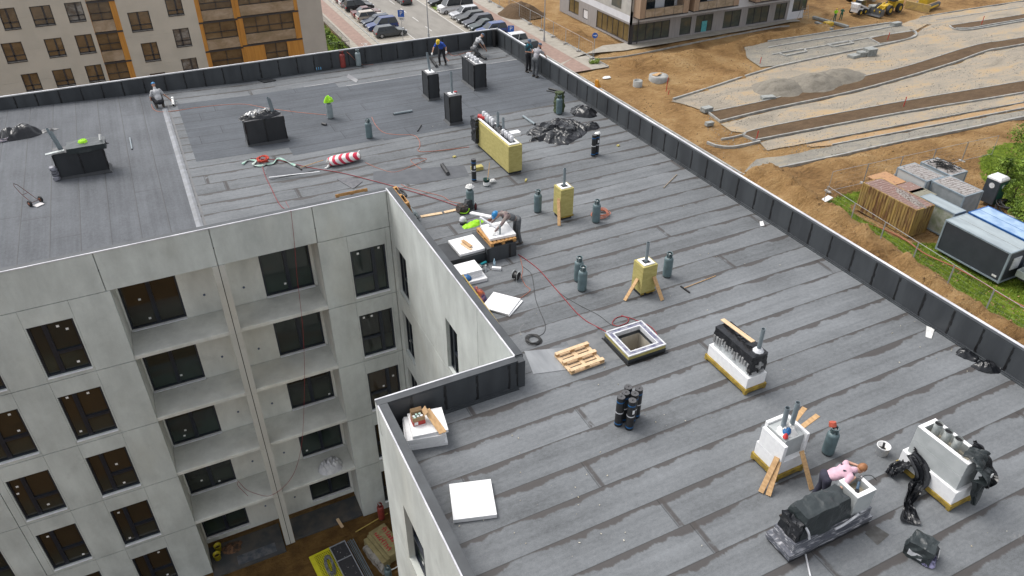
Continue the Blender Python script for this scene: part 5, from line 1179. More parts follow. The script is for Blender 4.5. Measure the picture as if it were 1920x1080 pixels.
eps('upper of two broken foam sheets lying askew near the courtyard edge', (8.48, 18.05, ZR+.052), .95, .98, .04, R(40)); eps('lower of two broken foam sheets lying askew near the courtyard edge', (8.54, 18.02, ZR+.008), .95, .98, .04, R(36))
for k in range(5):
    eps(('lowest', 'second', 'third', 'fourth', 'topmost')[k]+' foam sheet of the stack under the red cardboard box', (4.15+(.08, .0, -.02, .02, .12)[k], 13.62+(.0, .02, .03, -.01, -.0)[k], ZR+.006+k*.102), (.98, 1.0, .98, .98, .92)[k], (.86, .88, .90, .88, .86)[k], .10, R((-14, -12, -15, -13, -10)[k]))
t = thing('cardboard_box', 'open red-banded cardboard box full of cans on the foam sheet stack', 'box', (4.05, 13.72, ZR+.52), R(-4)); zz_ = .26
mb = MB(); mb.box(-.16, -.13, 0, .16, -.122, zz_); mb.box(-.16, .122, 0, .16, .13, zz_); mb.box(-.16, -.122, 0, -.152, .122, zz_); mb.box(.152, -.122, 0, .16, .122, zz_); mb.box(-.152, -.122, 0, .152, .122, .01)
mb.build('carton', M_CARD, t); mb = MB(); mb.beam((.16, 0, zz_), (.25, 0, zz_+.10), .26, .006, up=(0, 0, 1)); mb.beam((0, .128, zz_), (0, .17, zz_+.08), .3, .006); mb.build('flap', M_CARD, t)
mb = MB(); mb.box(-.164, -.134, .0, .164, -.131, .13); mb.box(-.165, -.131, .0, -.161, .13, .13); mb.build('red_band', pm('red_print', (.5, .05, .03), (.45, .04, .03), 5, .6), t); mb = MB(); mb.box(-.13, -.137, .02, -.03, -.1345, .12); mb.build('label', M_STICK, t)
for k, (x, y, mt) in enumerate(((-.10, .03, M_WHB), (-.02, .06, M_STRAP), (.07, .05, M_STRAP), (-.09, -.06, M_STRAP), (.0, -.05, M_STEEL), (.09, -.06, M_WHB))): mb = MB(); mb.cyl((x, y, .011), (x, y, .20+.01*k), .035, n=12); mb.build('can', mt, t)
a = Vector((4.28, 13.80, ZR+.80)); b = Vector((4.42, 13.02, ZR+.56)); plank('board', 'left of two short boards leaning on the red-banded box', a, b, .11, .02, M_WOODP); plank('board', 'right of two short boards leaning on the red-banded box', a+Vector((.10, .02, -.06)), b+Vector((.10, 0, .0)), .09, .02, M_WOODP)
# yellow boards on the courtyard edge
M_YB = pm('yellow_board', (.52, .38, .10), (.42, .29, .07), 4, .8, stretch=(1, 5, 1))
plank('board', 'long upper yellow board leaning along the courtyard parapet', (7.60, 19.05, ZR+.80), (7.78, 16.65, ZR+.35), .16, .035, M_YB, up=(1, 0, .4)); plank('board', 'long lower yellow board leaning along the courtyard parapet', (7.56, 18.6, ZR+.55), (7.70, 16.35, ZR+.15), .12, .035, M_YB, up=(1, 0, .4))
plank('board', 'pale board lying alone near the white helmet', onroof(789, 407)+Vector((0, 0, .02)), onroof(829, 400)+Vector((0, 0, .02)), .16, .03, M_WOODL); plank('board', 'pale board partly under the backpack', onroof(833, 399)+Vector((0, 0, .02)), onroof(856, 394)+Vector((0, 0, .02)), .15, .03, M_WOODL)
t = crumple('tool_bag', 'orange and blue tool bag against the yellow boards at the courtyard edge', 'bag', (7.98, 18.75, ZR), .26, .36, .36, .2, 91, pm('orange_bag', (.55, .14, .05), (.02, .04, .14), 3, .6), 30, 12, 4., .2, .8)
mb = MB(); mb.lathe([(0, .14), (.10, .12), (.16, .05), (.17, .0), (.16, .0)], 16); tag(mb.build('hard_hat', M_BLUEB, loc=(7.80, 19.25, ZR+.5)), 'dark blue helmet resting on the yellow boards', 'helmet')
# backpack, vest, helmet, bottles
c = onroof(872, 396); t = thing('backpack', 'dark grey backpack with green trims lying open by the cloth covered cylinder', 'backpack', c)
lump(-.30, -.2, .0, .12, .16, .30, 93, .05, .05, 5., taper=.2).build('bag_body', pm('dark_fabric', (.04, .045, .05), (.06, .04, .03), 6, .85), t); lump(.08, .0, .0, .34, .24, .40, 94, .04, .05, 5., taper=.2).build('bag_pocket', pm('dark_fabric2', (.03, .035, .04), (.05, .055, .06), 6, .85), t); mb = MB(); mb.tube(smooth_path([(-.3, -.2, .1), (-.1, -.26, .06), (.05, -.22, .1), (.1, -.2, .2)]), .022, 6); mb.build('green_trim', M_HIVIS, t)
t = thing('bottle', 'dark red bottle with a silver cap beside the backpack', 'bottle', onroof(892, 393)); mb = MB(); mb.lathe([(0, 0), (.05, 0), (.055, .2), (.03, .27), (.03, .3), (0, .3)], 12); mb.build('glass', pm('dark_red', (.08, .015, .02), rough=.2), t); mb = MB(); mb.cyl((0, 0, .3), (0, 0, .34), .03, n=10); mb.build('cap', M_STEEL, t)
mb = MB(); mb.lathe([(.145, 0), (.15, .0), (.13, .04), (.115, .11), (.07, .155), (0, .17)], 18); mb.lathe([(.0, -.0), (.15, .0)], 18); tag(mb.build('hard_hat', M_WHB, loc=onroof(868, 418)+Vector((0, 0, .1))), 'white helmet sitting beside the spread hi-vis vest', 'helmet')
mb = MB(); mb.lathe([(0, .0), (.12, .0), (.12, .095), (0, .1)], 14); tag(mb.build('black_tub', M_BLACK, loc=onroof(868, 420)), 'black tub under the white helmet', 'tub')
c = onroof(886, 421); crumple('safety_vest', 'yellow-green vest spread on the roofing behind the foam sheets', 'vest', c, .48, .2, .14, .22, 95, M_HIVIS, 34, 12, 4., .25, .5)
crumple('work_gloves', 'brown work gloves lying left of the bending man', 'gloves', onroof(918, 413), .16, .09, .07, .3, 96, pm('brown_leather', (.14, .04, .02), (.05, .03, .02), 12, .8), 18, 7, 10.)
def bucket(label, loc, r, h, mat, inside, handle=True, stick=None):
    t = thing('bucket', label, 'bucket', loc, 0); mb = MB(); mb.lathe([(0, .004), (r*.86, .004), (r, h), (r*1.03, h), (r*1.03, h+.015), (r*.95, h+.015), (r*.82, .03), (0, .03)], 26); mb.build('tub', mat, t)
    mb = MB(); mb.lathe([(0, h*.45), (r*.88, h*.45)], 20); mb.build('content', inside, t)
    if handle: mb = MB(); mb.tube([(r*1.03*math.cos(a), -.05-r*.6*math.sin(a)*.5, h-.02-r*.9*math.sin(a)) for a in [math.pi*k/12 for k in range(13)]], .005, 5); mb.build('handle', M_STEEL, t)
    return t
t = bucket('white plastic bucket standing behind the pink shirted man', onroof(1652, 850), .165, .27, M_EPS, pm('white_residue', (.6, .58, .52), (.2, .2, .2), 12)); mb = MB(); mb.tube([(.0, 0, .14), (.02, .03, .34)], .03, 8); mb.box(-.05, -.05, .13, .04, .04, .2); mb.build('tool', M_BLACK, t)
t = bucket('small dark green bucket with a white label by the long yellow block', onroof(912, 348), .13, .30, pm('green_tub', (.02, .07, .06), rough=.4), M_BLACK); mb = MB(); mb.lathe([(.128, .04), (.137, .2)], 20); mb.build('label', M_STICK, t)
plank('stick', 'wooden stirring stick standing in the small dark green bucket', onroof(914, 347)+Vector((0, 0, .15)), onroof(914, 347)+Vector((.25, .3, .85)), .03, .02, M_WOODP, cat='stick'); crumple('cloth', 'white cloth hanging at the small dark green bucket', 'cloth', onroof(924, 343)+Vector((0, 0, .1)), .16, .1, .1, 0, 97, M_GLOVE, 18, 7, 8.)
mb = MB(); mb.box(-.28, -.12, 0, .22, .14, .16); tag(mb.build('wool_block', M_WOOL, loc=onroof(896, 318)), 'yellow wool offcut behind the single upright roll', 'wool offcut')
for k, (px, py, sx, sy, rz_, lb) in enumerate(((852, 295, .14, .1, .2, 'small yellow wool crumb left of the long yellow block'), (986, 339, .22, .07, .9, 'small wooden offcut below the long yellow block'), (1159, 274, .12, .1, .1, 'yellow scrap right of the upright pair of rolls'))):
    mb = MB(); mb.box(-sx/2, -sy/2, 0, sx/2, sy/2, .06); o = mb.build('offcut', M_WOOL, loc=onroof(px, py)); o.rotation_euler = (0, 0, rz_); tag(o, lb, 'offcut')
# six pack of blue water bottles
c = onroof(598, 133); t = thing('bottle_pack', 'shrink wrapped pack of clear blue water bottles at the far parapet', 'bottles', c)
for i in range(3):
    for j in range(2): mb = MB(); mb.lathe([(0, 0), (.05, 0), (.05, .22), (.018, .3), (.018, .33), (0, .33)], 10, (i*.12-.12, j*.12, 0)); mb.build('bottle', pm('blue_bottle', (.10, .35, .6), (.25, .5, .7), 8, .15), t)
# tool clutter by the cutting table
c = onroof(905, 500); t = thing('drill', 'teal cordless drill among the clutter before the black upstand', 'power tool', c+Vector((.05, 0, 0)), .3)
mb = MB(); mb.tube([(-.16, 0, .14), (.1, 0, .14)], .045, 10); mb.beam((.02, 0, .13), (.07, 0, .0), .04, .05); mb.build('tool_body', pm('teal_plastic', (.0, .22, .26), rough=.4), t); mb = MB(); mb.cyl((-.24, 0, .14), (-.16, 0, .14), .02, n=8); mb.box(.0, -.05, 0, .16, .05, .05); mb.build('battery', M_BLACK, t)
t = thing('bottle', 'clear water bottle standing before the black upstand', 'bottle', onroof(927, 500)); mb = MB(); mb.lathe([(0, 0), (.045, 0), (.045, .22), (.018, .29), (.018, .32), (0, .32)], 12); mb.build('plastic', pm('clear_bottle', (.45, .6, .7), (.2, .35, .42), 8, .12), t)
crumple('tool_heap', 'dark heap of plastic bags and tools beside the foam sheet stack', 'clutter', onroof(905, 505), .3, .2, .2, 0, 98, pm('clutter', (.03, .03, .035), (.3, .32, .33), 9, .4), 30, 10, 7.); eps('small white foam offcut before the drill and bottle', onroof(931, 506)+Vector((0, 0, .01)), .32, .11, .1, -.6, group=None)
c = onroof(968, 524); t = thing('cable_reel', 'small black cable reel standing near the cutting table', 'cable reel', c, .5)
for y in (-.08, .07): mb = MB(); mb.tube([(0, y, .17), (0, y+.015, .17)], .14, 20); mb.build('flange', M_BLACK, t)
mb = MB(); mb.tube([(0, -.065, .17), (0, .07, .17)], .115, 20); mb.build('cable', M_CABL, t); mb = MB(); mb.tube(smooth_path([(-.13, -.1, 0), (-.1, -.1, .3), (.1, -.1, .32), (.13, -.1, 0)]), .01, 6); mb.tube(smooth_path([(-.13, .1, 0), (-.1, .1, .3), (.1, .1, .32), (.13, .1, 0)]), .01, 6); mb.build('stand', M_STEEL, t)
# hot wire cutter frame on the foam sheet
t = thing('foam_cutter', 'white arm of a hot wire foam cutter held over the foam sheet', 'cutter', (9.75, 21.1, ZR+.83)); mb = MB(); mb.beam((-.35, .62, .36), (.05, -.18, .14), .07, .05); mb.beam((-.35, .62, .36), (-.34, .6, .02), .03, .03); mb.build('arm', M_WHB, t); mb = MB(); mb.beam((.05, -.2, -.06), (.05, -.2, .34), .05, .04); mb.build('bracket', M_PIPE, t); plank('foam_strip', 'long white foam strip leaning behind the blue helmeted man', (9.55, 22.9, ZR+.75), (9.95, 21.95, ZR+.95), .16, .05, M_EPS, cat='foam strip')
# hand truck
a = at(68, 383, zroof(-5.2, 31)); t = thing('hand_truck', 'small two-wheeled sack barrow lying tipped on the left roof', 'hand truck', (a.x, a.y, a.z), R(125))
mb = MB()
for y in (-.13, .13): mb.tube(smooth_path([(.0, y, .13), (.5, y*.9, .34), (.95, y*.5, .58)]), .014, 8)
mb.tube([(.95, -.065, .58), (1.08, 0, .64)], .014, 8); mb.tube([(.95, .065, .58), (1.08, 0, .64)], .014, 8); mb.tube([(.5, -.12, .34), (.5, .12, .34)], .012, 6); mb.tube([(0, -.22, .13), (0, .22, .13)], .014, 8); mb.build('frame', pm('dark_red_tube', (.09, .02, .02), (.03, .03, .03), 4, .5), t)
for y in (-.22, .22):
    mb = MB(); mb.lathe([(.06, -.035), (.11, -.04), (.13, -.02), (.13, .02), (.11, .04), (.06, .035)], 20); o = mb.build('wheel', M_BLACK, t, loc=(0, y, .13)); o.rotation_euler = (R(90), 0, 0); mb = MB(); mb.lathe([(0, -.036), (.062, -.036), (.062, .036), (0, .036)], 16); mb.build('rim', pm('orange_rim', (.36, .12, .06), rough=.5), o)
mb = MB(); mb.box(-.30, -.16, .02, -.04, .16, .035); mb.build('toe_plate', pm('pale_plate', (.6, .58, .58), rough=.5), t)
# flat scraps of roofing
for pts, z_, lb, mt in ((((653, 139), (672, 150), (668, 155), (650, 146)), .012, 'folded white-edged strip at the left end of the dark roofing', M_DUST), (((632, 337), (655, 333), (680, 341), (662, 355)), .02, 'loose grey square of roofing felt with a thick folded edge', pm('felt_scrap', (.13, .13, .14), (.09, .09, .1), 5, .7)),
                        (((476, 148), (500, 146), (518, 152), (495, 156)), .05, 'dark folded felt scrap at the foot of the far parapet', M_SHAFT), (((1424, 417), (1430, 416), (1433, 424), (1426, 425)), .03, 'small white scrap near the right parapet', M_EPS),
                        (((1737, 612), (1752, 618), (1746, 636), (1735, 632)), .02, 'crumpled clear film with a white end by the right parapet', M_GLOVE)):
    q = [onroof(*p) for p in pts]; c = sum(q, Vector())/len(q); mb = MB(); mb.prism([(p.x-c.x, p.y-c.y) for p in q], .006, .006+z_); tag(mb.build('felt_scrap', mt, loc=c), lb, 'scrap')
# tiny litter: crumbs of foam and film, more than anybody could count
rr = random.Random(9); mb = MB()
for k in range(110):
    if rr.random() < .75: px_, py_ = rr.choice(((1010, 1000), (1130, 990), (1120, 870), (1250, 780), (1000, 820), (1230, 335), (860, 300), (1700, 615), (1790, 650), (1480, 720), (1350, 480), (950, 560), (1050, 430), (800, 240), (1150, 700), (900, 980), (1890, 1000), (1060, 930))); px_ += rr.gauss(0, 35); py_ += rr.gauss(0, 22)
    else: px_, py_ = rr.uniform(760, 1850), rr.uniform(240, 1060)
    p = onroof(px_, py_)
    if not (p.x < XR-.3 and ((p.y < YS-.4 and p.x > XL+.4) or (p.y < YF and p.x > XC+.4) or YF+.4 < p.y < YN-.4)): continue
    s = rr.uniform(.006, .02); a = rr.uniform(0, 6.3); mb.box(-s, -s*.5, 0, s, s*.5, .012, Matrix.Rotation(a, 3, 'Z')); n = 8
    for i in range(len(mb.v)-8, len(mb.v)): v = mb.v[i]; mb.v[i] = (v[0]+p.x, v[1]+p.y, v[2]+p.z+.01)
tag(mb.build('litter', pm('pale_litter', (.6, .56, .46), (.34, .30, .22), 3, .9, coords='world')), 'tiny pale crumbs of foam and paper scattered over the roofing', 'litter', kind='stuff')
ORD = ['first', 'second', 'third', 'fourth', 'fifth', 'sixth', 'seventh', 'eighth', 'ninth', 'tenth']
# ================================================================ courtyard floor
M_PAD = pm('courtyard_felt', (.045, .048, .052), (.085, .075, .065), 1.4, .75, coords='world', bump=.3, bscale=6)
def frame_poly(x0, y0, x1, y1, z0, z1): mb = MB(); mb.box(x0, y0, z0, x1, y1, z1); return mb
frame_poly(-3.04, YF-.35, .30, YF+D0-.21, -.2, .06).build('terrace_pad', M_PAD, BLD, bevel=.02); frame_poly(.84, YF+.1, 4.24, YF+D0-.21, -.2, .055).build('terrace_pad', M_PAD, BLD, bevel=.02)
frame_poly(-1.9, YF-.2, -.1, YF+.35, .058, .075).build('felt_patch', pm('blue_grey_felt', (.05, .06, .075), (.12, .12, .125), 4, .6), BLD)
crumple('debris_heap', 'heap of brown debris on the dark terrace felt next to the yellow buckets', 'debris', (-2.0, YF+.95, .06), .5, .35, .14, 0, 3, pm('brown_debris', (.20, .10, .05), (.05, .035, .025), 7, .9), 26, 8, 4.)
for lb, p in (('upper open yellow bucket in the corner of the ground floor terrace', (-2.62, YF+1.1)), ('lower yellow bucket in the corner of the ground floor terrace', (-2.72, YF+.62))): bucket(lb, (p[0], p[1], .06), .17, .34, pm('yellow_plastic', (.6, .5, .02), (.5, .4, .02), 5, .5), M_SOIL, False)
plank('board', 'short pale block lying on the right ground floor terrace felt', (3.0, YF+.35, .10), (3.1, YF-.25, .10), .14, .08, M_WOODL); plank('board', 'long thin lath lying on the sand before the right terrace', (3.6, YF-.75, .02), (5.4, YF-.35, .02), .05, .03, M_YB)
gas_cylinder('red gas cylinder with a blue-grey top on the courtyard sand', 716, 972, M_CYLR, 1.1, .17, z=0.); gas_cylinder('grey-blue gas cylinder on the courtyard sand, at the bottom edge', 730, 1090, M_CYL, 1.1, .17, z=0.)
crumple('plastic_sheet', 'white crumpled sheet lying on the second balcony slab', 'plastic sheet', (3.2, YF+.55, 3.6), .62, .5, .42, .2, 7, pm('white_sheet', (.55, .55, .56), (.45, .45, .47), 4, .5), 44, 18, 3., .15, .9)
# yellow mesh platform, rack and insulation pack
c = at(607, 1045, .15); t = thing('mesh_crate', 'yellow framed mesh platform with a pile of chain on it, in the courtyard', 'platform', (1.85, 23.1, 0), R(6))
M_YEL = pm('yellow_paint', (.62, .58, .02), (.55, .5, .02), 4, .5)
mb = MB(); mb.box(-.55, -1.2, .1, -.33, 1.2, .2); mb.box(.5, -1.2, .1, .56, 1.2, .2); mb.box(-.33, 1.14, .1, .5, 1.2, .2); mb.box(-.33, -1.2, .1, .5, -1.14, .2); mb.build('frame', M_YEL, t)
mb = MB()
for i in range(10): x = -.33+.83*(i+.5)/10; mb.box(x-.014, -1.14, .16, x+.014, 1.14, .185)
for i in range(26): y = -1.14+2.28*(i+.5)/26; mb.box(-.33, y-.014, .161, .5, y+.014, .186)
mb.build('mesh', M_YEL, t); mb = MB(); mb.box(-.33, -1.14, .02, .5, 1.14, .05); mb.build('base_board', M_SHAFT, t)
coil('chain_pile', 'grey chain piled on the yellow mesh platform', (1.95, 23.3, .22), .16, .5, 9, .022, pm('grey_chain', (.22, .23, .24), (.1, .1, .1), 9, .5), 8, .06, 'chain')
t = thing('steel_rack', 'grey steel framed black panel lying right of the yellow platform', 'panel', (2.72, 23.0, 0), R(6)); mb = MB(); mb.box(-.36, -1.4, .18, .36, 1.3, .22); mb.build('panel', pm('spattered_black', (.03, .03, .035), (.35, .35, .35), 9, .5, lo=.62, hi=.70), t)
mb = MB(); mb.box(-.40, -1.44, .1, -.36, 1.34, .27); mb.box(.36, -1.44, .1, .40, 1.34, .27); mb.box(-.36, 1.3, .1, .36, 1.34, .27); mb.box(-.36, -1.44, .1, .36, -1.4, .27); mb.box(-.36, .38, .22, .36, .42, .26); mb.build('frame', pm('grey_tube', (.30, .31, .33), (.22, .23, .25), 5, .5), t)
for k in range(5): mb = MB(); mb.tube([(0, -1.4, 0), (0, 1.4, 0)], .022, 6); o = mb.build('scaffold_tube', M_PIPE, loc=(3.24+.07*k, 23.0, .05+.04*(k % 3))); o.rotation_euler = (0, 0, R(6)); tag(o, ORD[k]+' scaffold tube right of the steel framed panel, counted away from it', 'tube', 'bundle of scaffold tubes')
t = thing('insulation_pack', 'film wrapped pack of yellow insulation with red print in the courtyard', 'insulation pack', (4.55, 23.25, 0), R(14))
for k, (a, b, c_, d) in enumerate(((-.62, -1.0, -.40, .75), (-.39, -1.0, -.22, .8), (-.21, -.95, .62, .7), (-.2, -.6, .7, 1.0))): mb = MB(); mb.box(a, b, .05, c_, d, .50+.05*k if k < 3 else .42); mb.build('slab', pm('dull_wool', (.30, .25, .12), (.23, .19, .09), 5, .9), t, bevel=.02)
mb = MB(); rr = random.Random(4)
for i in range(9):
    for j in range(2):
        x = -.1+j*.42; y = .55-i*.15; mb.box(x, y, .602+.0005*i, x+rr.choice((.16, .22, .28)), y+.05, .604+.0005*i); mb.box(x+rr.choice((0, .1, .2)), y+.05, .602+.0005*i, x+.06+rr.choice((.02, .1, .18)), y+.11, .604+.0005*i)
mb.build('red_print', pm('red_print_film', (.42, .02, .03), (.34, .02, .03), 6, .5), t)
lump(-.82, -1.2, .0, -.60, .6, .42, 31, .06, .1, 3, taper=.2).build('film', pm('clear_film', (.30, .28, .25), (.10, .09, .08), 4, .2, lo=.5, hi=.7), t); mb = MB(); mb.tube(smooth_path([(-.7, -1.0, .1), (-.3, -1.3, .1), (.3, -1.25, .15), (.62, -.9, .3)]), .03, 6); mb.build('film_edge', M_GLOVE, t)
mb = MB(); mb.lathe([(0, 0), (.11, 0), (.12, .14), (.10, .16), (0, .17)], 14); tag(mb.build('canister', pm('orange_can', (.5, .16, .03), rough=.5), loc=(3.95, 22.9, .0)), 'small orange canister left of the insulation pack', 'canister')
# ================================================================ street: cars
M_GLS = pm('car_glass', (.02, .025, .03), (.035, .04, .045), 2, .08); M_TYRE = pm('tyre_rubber', (.02, .02, .02), rough=.8); M_RIM = pm('alloy_rim', (.4, .4, .41), rough=.35, metal=.5); M_LAMP = pm('headlight_glass', (.6, .62, .65), rough=.15); M_TAIL = pm('tail_lamp_red', (.45, .01, .02), rough=.25); M_PLATE = pm('number_plate', (.7, .7, .68), rough=.5)
def paint(name, c): return pm('car_paint_'+name, c, tuple(x*.9 for x in c), 1, .22, metal=.15)
def car(label, x, y, face, mat, kind='estate', L_=4.5, W_=1.78, H=1.48, group=None, z=.02, rz=0.):
    """face=+1 nose towards +X; every car points along X"""
    t = thing({'van': 'parked_van'}.get(kind, 'parked_car'), label, 'van' if kind == 'van' else 'car', (x, y, z), (0 if face > 0 else math.pi)+rz, group); h, w = L_/2, W_/2
    van = kind == 'van'; belt = .92 if not van else 1.15; hood = .80 if not van else 1.10
    prof = [(-h+.05, .28), (-h, .45), (-h+.02, belt-.12), (-h+.12, belt), (h-1.35 if not van else h-.95, belt), (h-.35, hood-.04), (h-.06, hood-.22), (h, .45), (h-.05, .26)]
    wx = (-h+.78, h-.82); rw = .33; bot = [(h-.05, .22)]
    for cx_ in (wx[1], wx[0]):
        for k in range(7): a = math.pi*k/6; bot.append((cx_+(rw+.05)*math.cos(a), .22+(rw+.07)*math.sin(a)))
    bot.append((-h+.05, .22)); poly = prof+bot; n = len(poly); mb = MB(); vs = []
    for sy, wy in ((-1, w), (-1, w)): pass
    def wid(px, pz): return (w-(.10 if abs(px) > h-.15 else 0)-max(0, (pz-.6))*.12)
    vs = [(p[0], -wid(*p), p[1]) for p in poly]+[(p[0], wid(*p), p[1]) for p in poly]
    tri = geometry.tessellate_polygon([[Vector((p[0], p[1], 0)) for p in poly]]); fs = []
    for a, b, c in tri:
        cr = (poly[b][0]-poly[a][0])*(poly[c][1]-poly[a][1])-(poly[b][1]-poly[a][1])*(poly[c][0]-poly[a][0])
        if cr < 0: a, b, c = a, c, b
        fs += [(a, b, c), (c+n, b+n, a+n)]
    ar = sum(poly[i][0]*poly[(i+1) % n][1]-poly[(i+1) % n][0]*poly[i][1] for i in range(n))
    for i in range(n): j = (i+1) % n; fs.append((i, i+n, j+n, j) if ar > 0 else (i, j, j+n, i+n))
    mb.add(vs, fs); mb.build('body', mat, t, bevel=.04)
    rear = {'estate': -h+.10, 'hatch': -h+.10, 'sedan': -h+.75, 'suv': -h+.08, 'van': -h+.04}[kind]; tr = {'estate': rear+.35, 'hatch': rear+.55, 'sedan': rear+.75, 'suv': rear+.3, 'van': rear+.08}[kind]
    ws = h-1.25 if not van else h-.75; tf = ws-.75 if not van else ws-.7
    def cab(z0, z1, o, x0, x1, x2, x3): 
        wb, wt = w-.07+o, w-.24+o
        return [(x0, -wb, z0), (x1, -wb, z0), (x1, wb, z0), (x0, wb, z0), (x2, -wt, z1), (x3, -wt, z1), (x3, wt, z1), (x2, wt, z1)]
    F_ = [(0, 1, 5, 4), (1, 2, 6, 5), (2, 3, 7, 6), (3, 0, 4, 7), (4, 5, 6, 7)]
    zt = H-.06; mb = MB(); mb.add(cab(belt-.02, zt, 0, rear, ws, tr, tf), F_); mb.build('windows', M_GLS, t)
    mb = MB(); P_ = cab(belt-.02, zt, .004, rear, ws, tr, tf)
    mb.add([(tr-.03, -w+.26, zt-.03), (tf+.03, -w+.26, zt-.03), (tf+.03, w-.26, zt-.03), (tr-.03, w-.26, zt-.03), (tr+.05, -w+.32, H), (tf-.08, -w+.32, H), (tf-.08, w-.32, H), (tr+.05, w-.32, H)], F_+[(3, 2, 1, 0)]); mb.build('roof', mat, t, bevel=.02)
    mb = MB()
    for s in (-1, 1):
        for xb, xt in ((rear+.04, tr+.03), (ws-.03, tf-.0), ((rear+ws)/2-.1, (tr+tf)/2-.15)): mb.beam((xb, s*(w-.065), belt-.02), (xt, s*(w-.235), zt), .07, .03)
    if van: mb.box(rear, -w+.07, belt, rear+1.3, -w+.09, zt-.1)
    mb.build('pillars', mat, t)
    for cx_ in wx:
        for s in (-1, 1):
            mb = MB(); mb.tube([(cx_, s*(w-.20), rw-.02), (cx_, s*(w-.01), rw-.02)], rw-.02, 18); q = mb.build('wheel', M_TYRE, t); mb = MB(); mb.cyl((cx_, s*(w-.03), rw-.02), (cx_, s*(w+.004), rw-.02), rw*.62, n=14); mb.build('rim', M_RIM, q)
    for s in (-1, 1):
        mb = MB(); mb.box(h-.22, s*(w-.42), hood-.27, h+.004, s*(w-.14), hood-.13); mb.build('headlight', M_LAMP, t, bevel=.02)
        mb = MB(); mb.box(-h-.006, s*(w-.30), belt-.34, -h+.12, s*(w-.10), belt-.12); mb.build('tail_lamp', M_TAIL, t, bevel=.02)
        mb = MB(); mb.box(ws-.25, s*(w-.02), belt-.02, ws-.12, s*(w+.14), belt+.12); mb.build('mirror', mat, t, bevel=.02)
    mb = MB(); mb.box(h-.01, -.5, .42, h+.012, .5, .58); mb.build('grille', M_BLACK, t); mb = MB(); mb.box(h+.013, -.24, .30, h+.02, .24, .40); mb.build('number_plate', M_PLATE, t)
    return t
gL, gR = 'cars parked on the left of the street', 'cars parked on the right of the street'
def cy(px, py): return at(px, py, .7).y
for px, py, f, nm, c, kd, lb in ((711, 60, 1, 'slate', (.07, .075, .08), 'estate', 'dark grey estate car nearest the parking sign'), (702, 47, -1, 'navy', (.03, .05, .16), 'suv', 'blue tall car with a white front beside the dark grey estate'),
        (690, 40, -1, 'ink', (.025, .035, .06), 'hatch', 'small dark blue hatchback between the beige estate and the blue car'), (681, 31, 1, 'beige', (.42, .37, .31), 'estate', 'beige estate car in the left parking row'),
        (663, 25, 1, 'maroon', (.14, .06, .055), 'sedan', 'maroon saloon car with a pale roof in the left row'), (654, 12, 1, 'black', (.012, .013, .016), 'suv', 'black four-wheel-drive car in the left row'), (640, 4, 1, 'silver', (.5, .5, .5), 'estate', 'silver car behind the black four-wheel-drive'), (628, -2, 1, 'wine', (.10, .05, .05), 'sedan', 'farthest dark red car at the top of the left row')):
    car(lb, 31.9, cy(px, py), f, paint(nm, c), kd, H=1.68 if kd == 'suv' else 1.46, group=gL)
car('white long van with dark windows at the head of the right parking row', 44.9, cy(855, 14)+.3, -1, paint('white', (.62, .62, .63)), 'van', 5.4, 1.95, 2.25, group=gR)
for px, py, f, nm, c, kd, lb in ((868, 24, -1, 'pearl', (.52, .53, .55), 'suv', 'silver people carrier next to the white van'), (884, 31, -1, 'graphite', (.05, .052, .05), 'estate', 'dark grey estate next to the silver people carrier'), (892, 40, -1, 'plum', (.03, .03, .045), 'suv', 'near-black tall car in the middle of the right row'),
        (905, 47, -1, 'bottle', (.035, .05, .05), 'sedan', 'dark green saloon in the right row'), (921, 55, -1, 'blue', (.05, .08, .22), 'suv', 'blue car half hidden by the far parapet')):
    car(lb, 44.9, cy(px, py), f, paint(nm, c), kd, H=1.62 if kd == 'suv' else 1.46, group=gR)
car('white car whose roof shows behind the corner of the parapets', 45.0, at(965, 66, 1.4).y, -1, paint('white', (.62, .62, .63)), 'suv', H=1.7, group=gR); car('dark car whose roof shows right of the parapet corner', 45.2, at(985, 80, 1.3).y, -1, paint('graphite', (.05, .052, .05)), 'estate', group=gR)
car('dark car parked beyond the little verge at the top of the right row', 44.6, cy(820, 2), -1, paint('black', (.012, .013, .016)), 'hatch', group=gR); car('dark car driving away on the street at the top edge', 39.5, at(768, -3, .5).y, 1, paint('slate', (.07, .075, .08)), 'sedan', rz=R(90))
# lamp posts and signs
M_POST = pm('galvanised_post', (.34, .35, .36), (.28, .29, .3), 3, .5)
for px, py, lb, hh_ in ((804, 71, 'tall lamp post beside the right lane of the street', 8.), (652, 22, 'tall lamp post behind the left row of parked cars', 8.), (1020, 78, 'tall lamp post on the pavement beyond the parapet corner', 8.)):
    c = at(px, py); t = thing('street_lamp', lb, 'street lamp', (c.x, c.y, .1), 0, 'lamp posts along the street'); mb = MB(); mb.tube([(0, 0, 0), (0, 0, hh_)], .085, 10, .05); mb.build('pole', M_POST, t); mb = MB(); mb.tube([(0, 0, hh_), (-.9, 0, hh_+.25)], .035, 8); mb.build('arm', M_POST, t); mb = MB(); mb.box(-1.5, -.13, hh_+.2, -.85, .13, hh_+.3); mb.build('lamp_head', M_POST, t, bevel=.03); mb = MB(); mb.box(-.12, -.12, 0, .12, .12, .5); mb.build('base_box', M_POST, t)
M_SBL = pm('sign_blue', (.01, .10, .45), (.01, .09, .4), 3, .4); M_SWH = pm('sign_white', (.75, .75, .76), rough=.5)
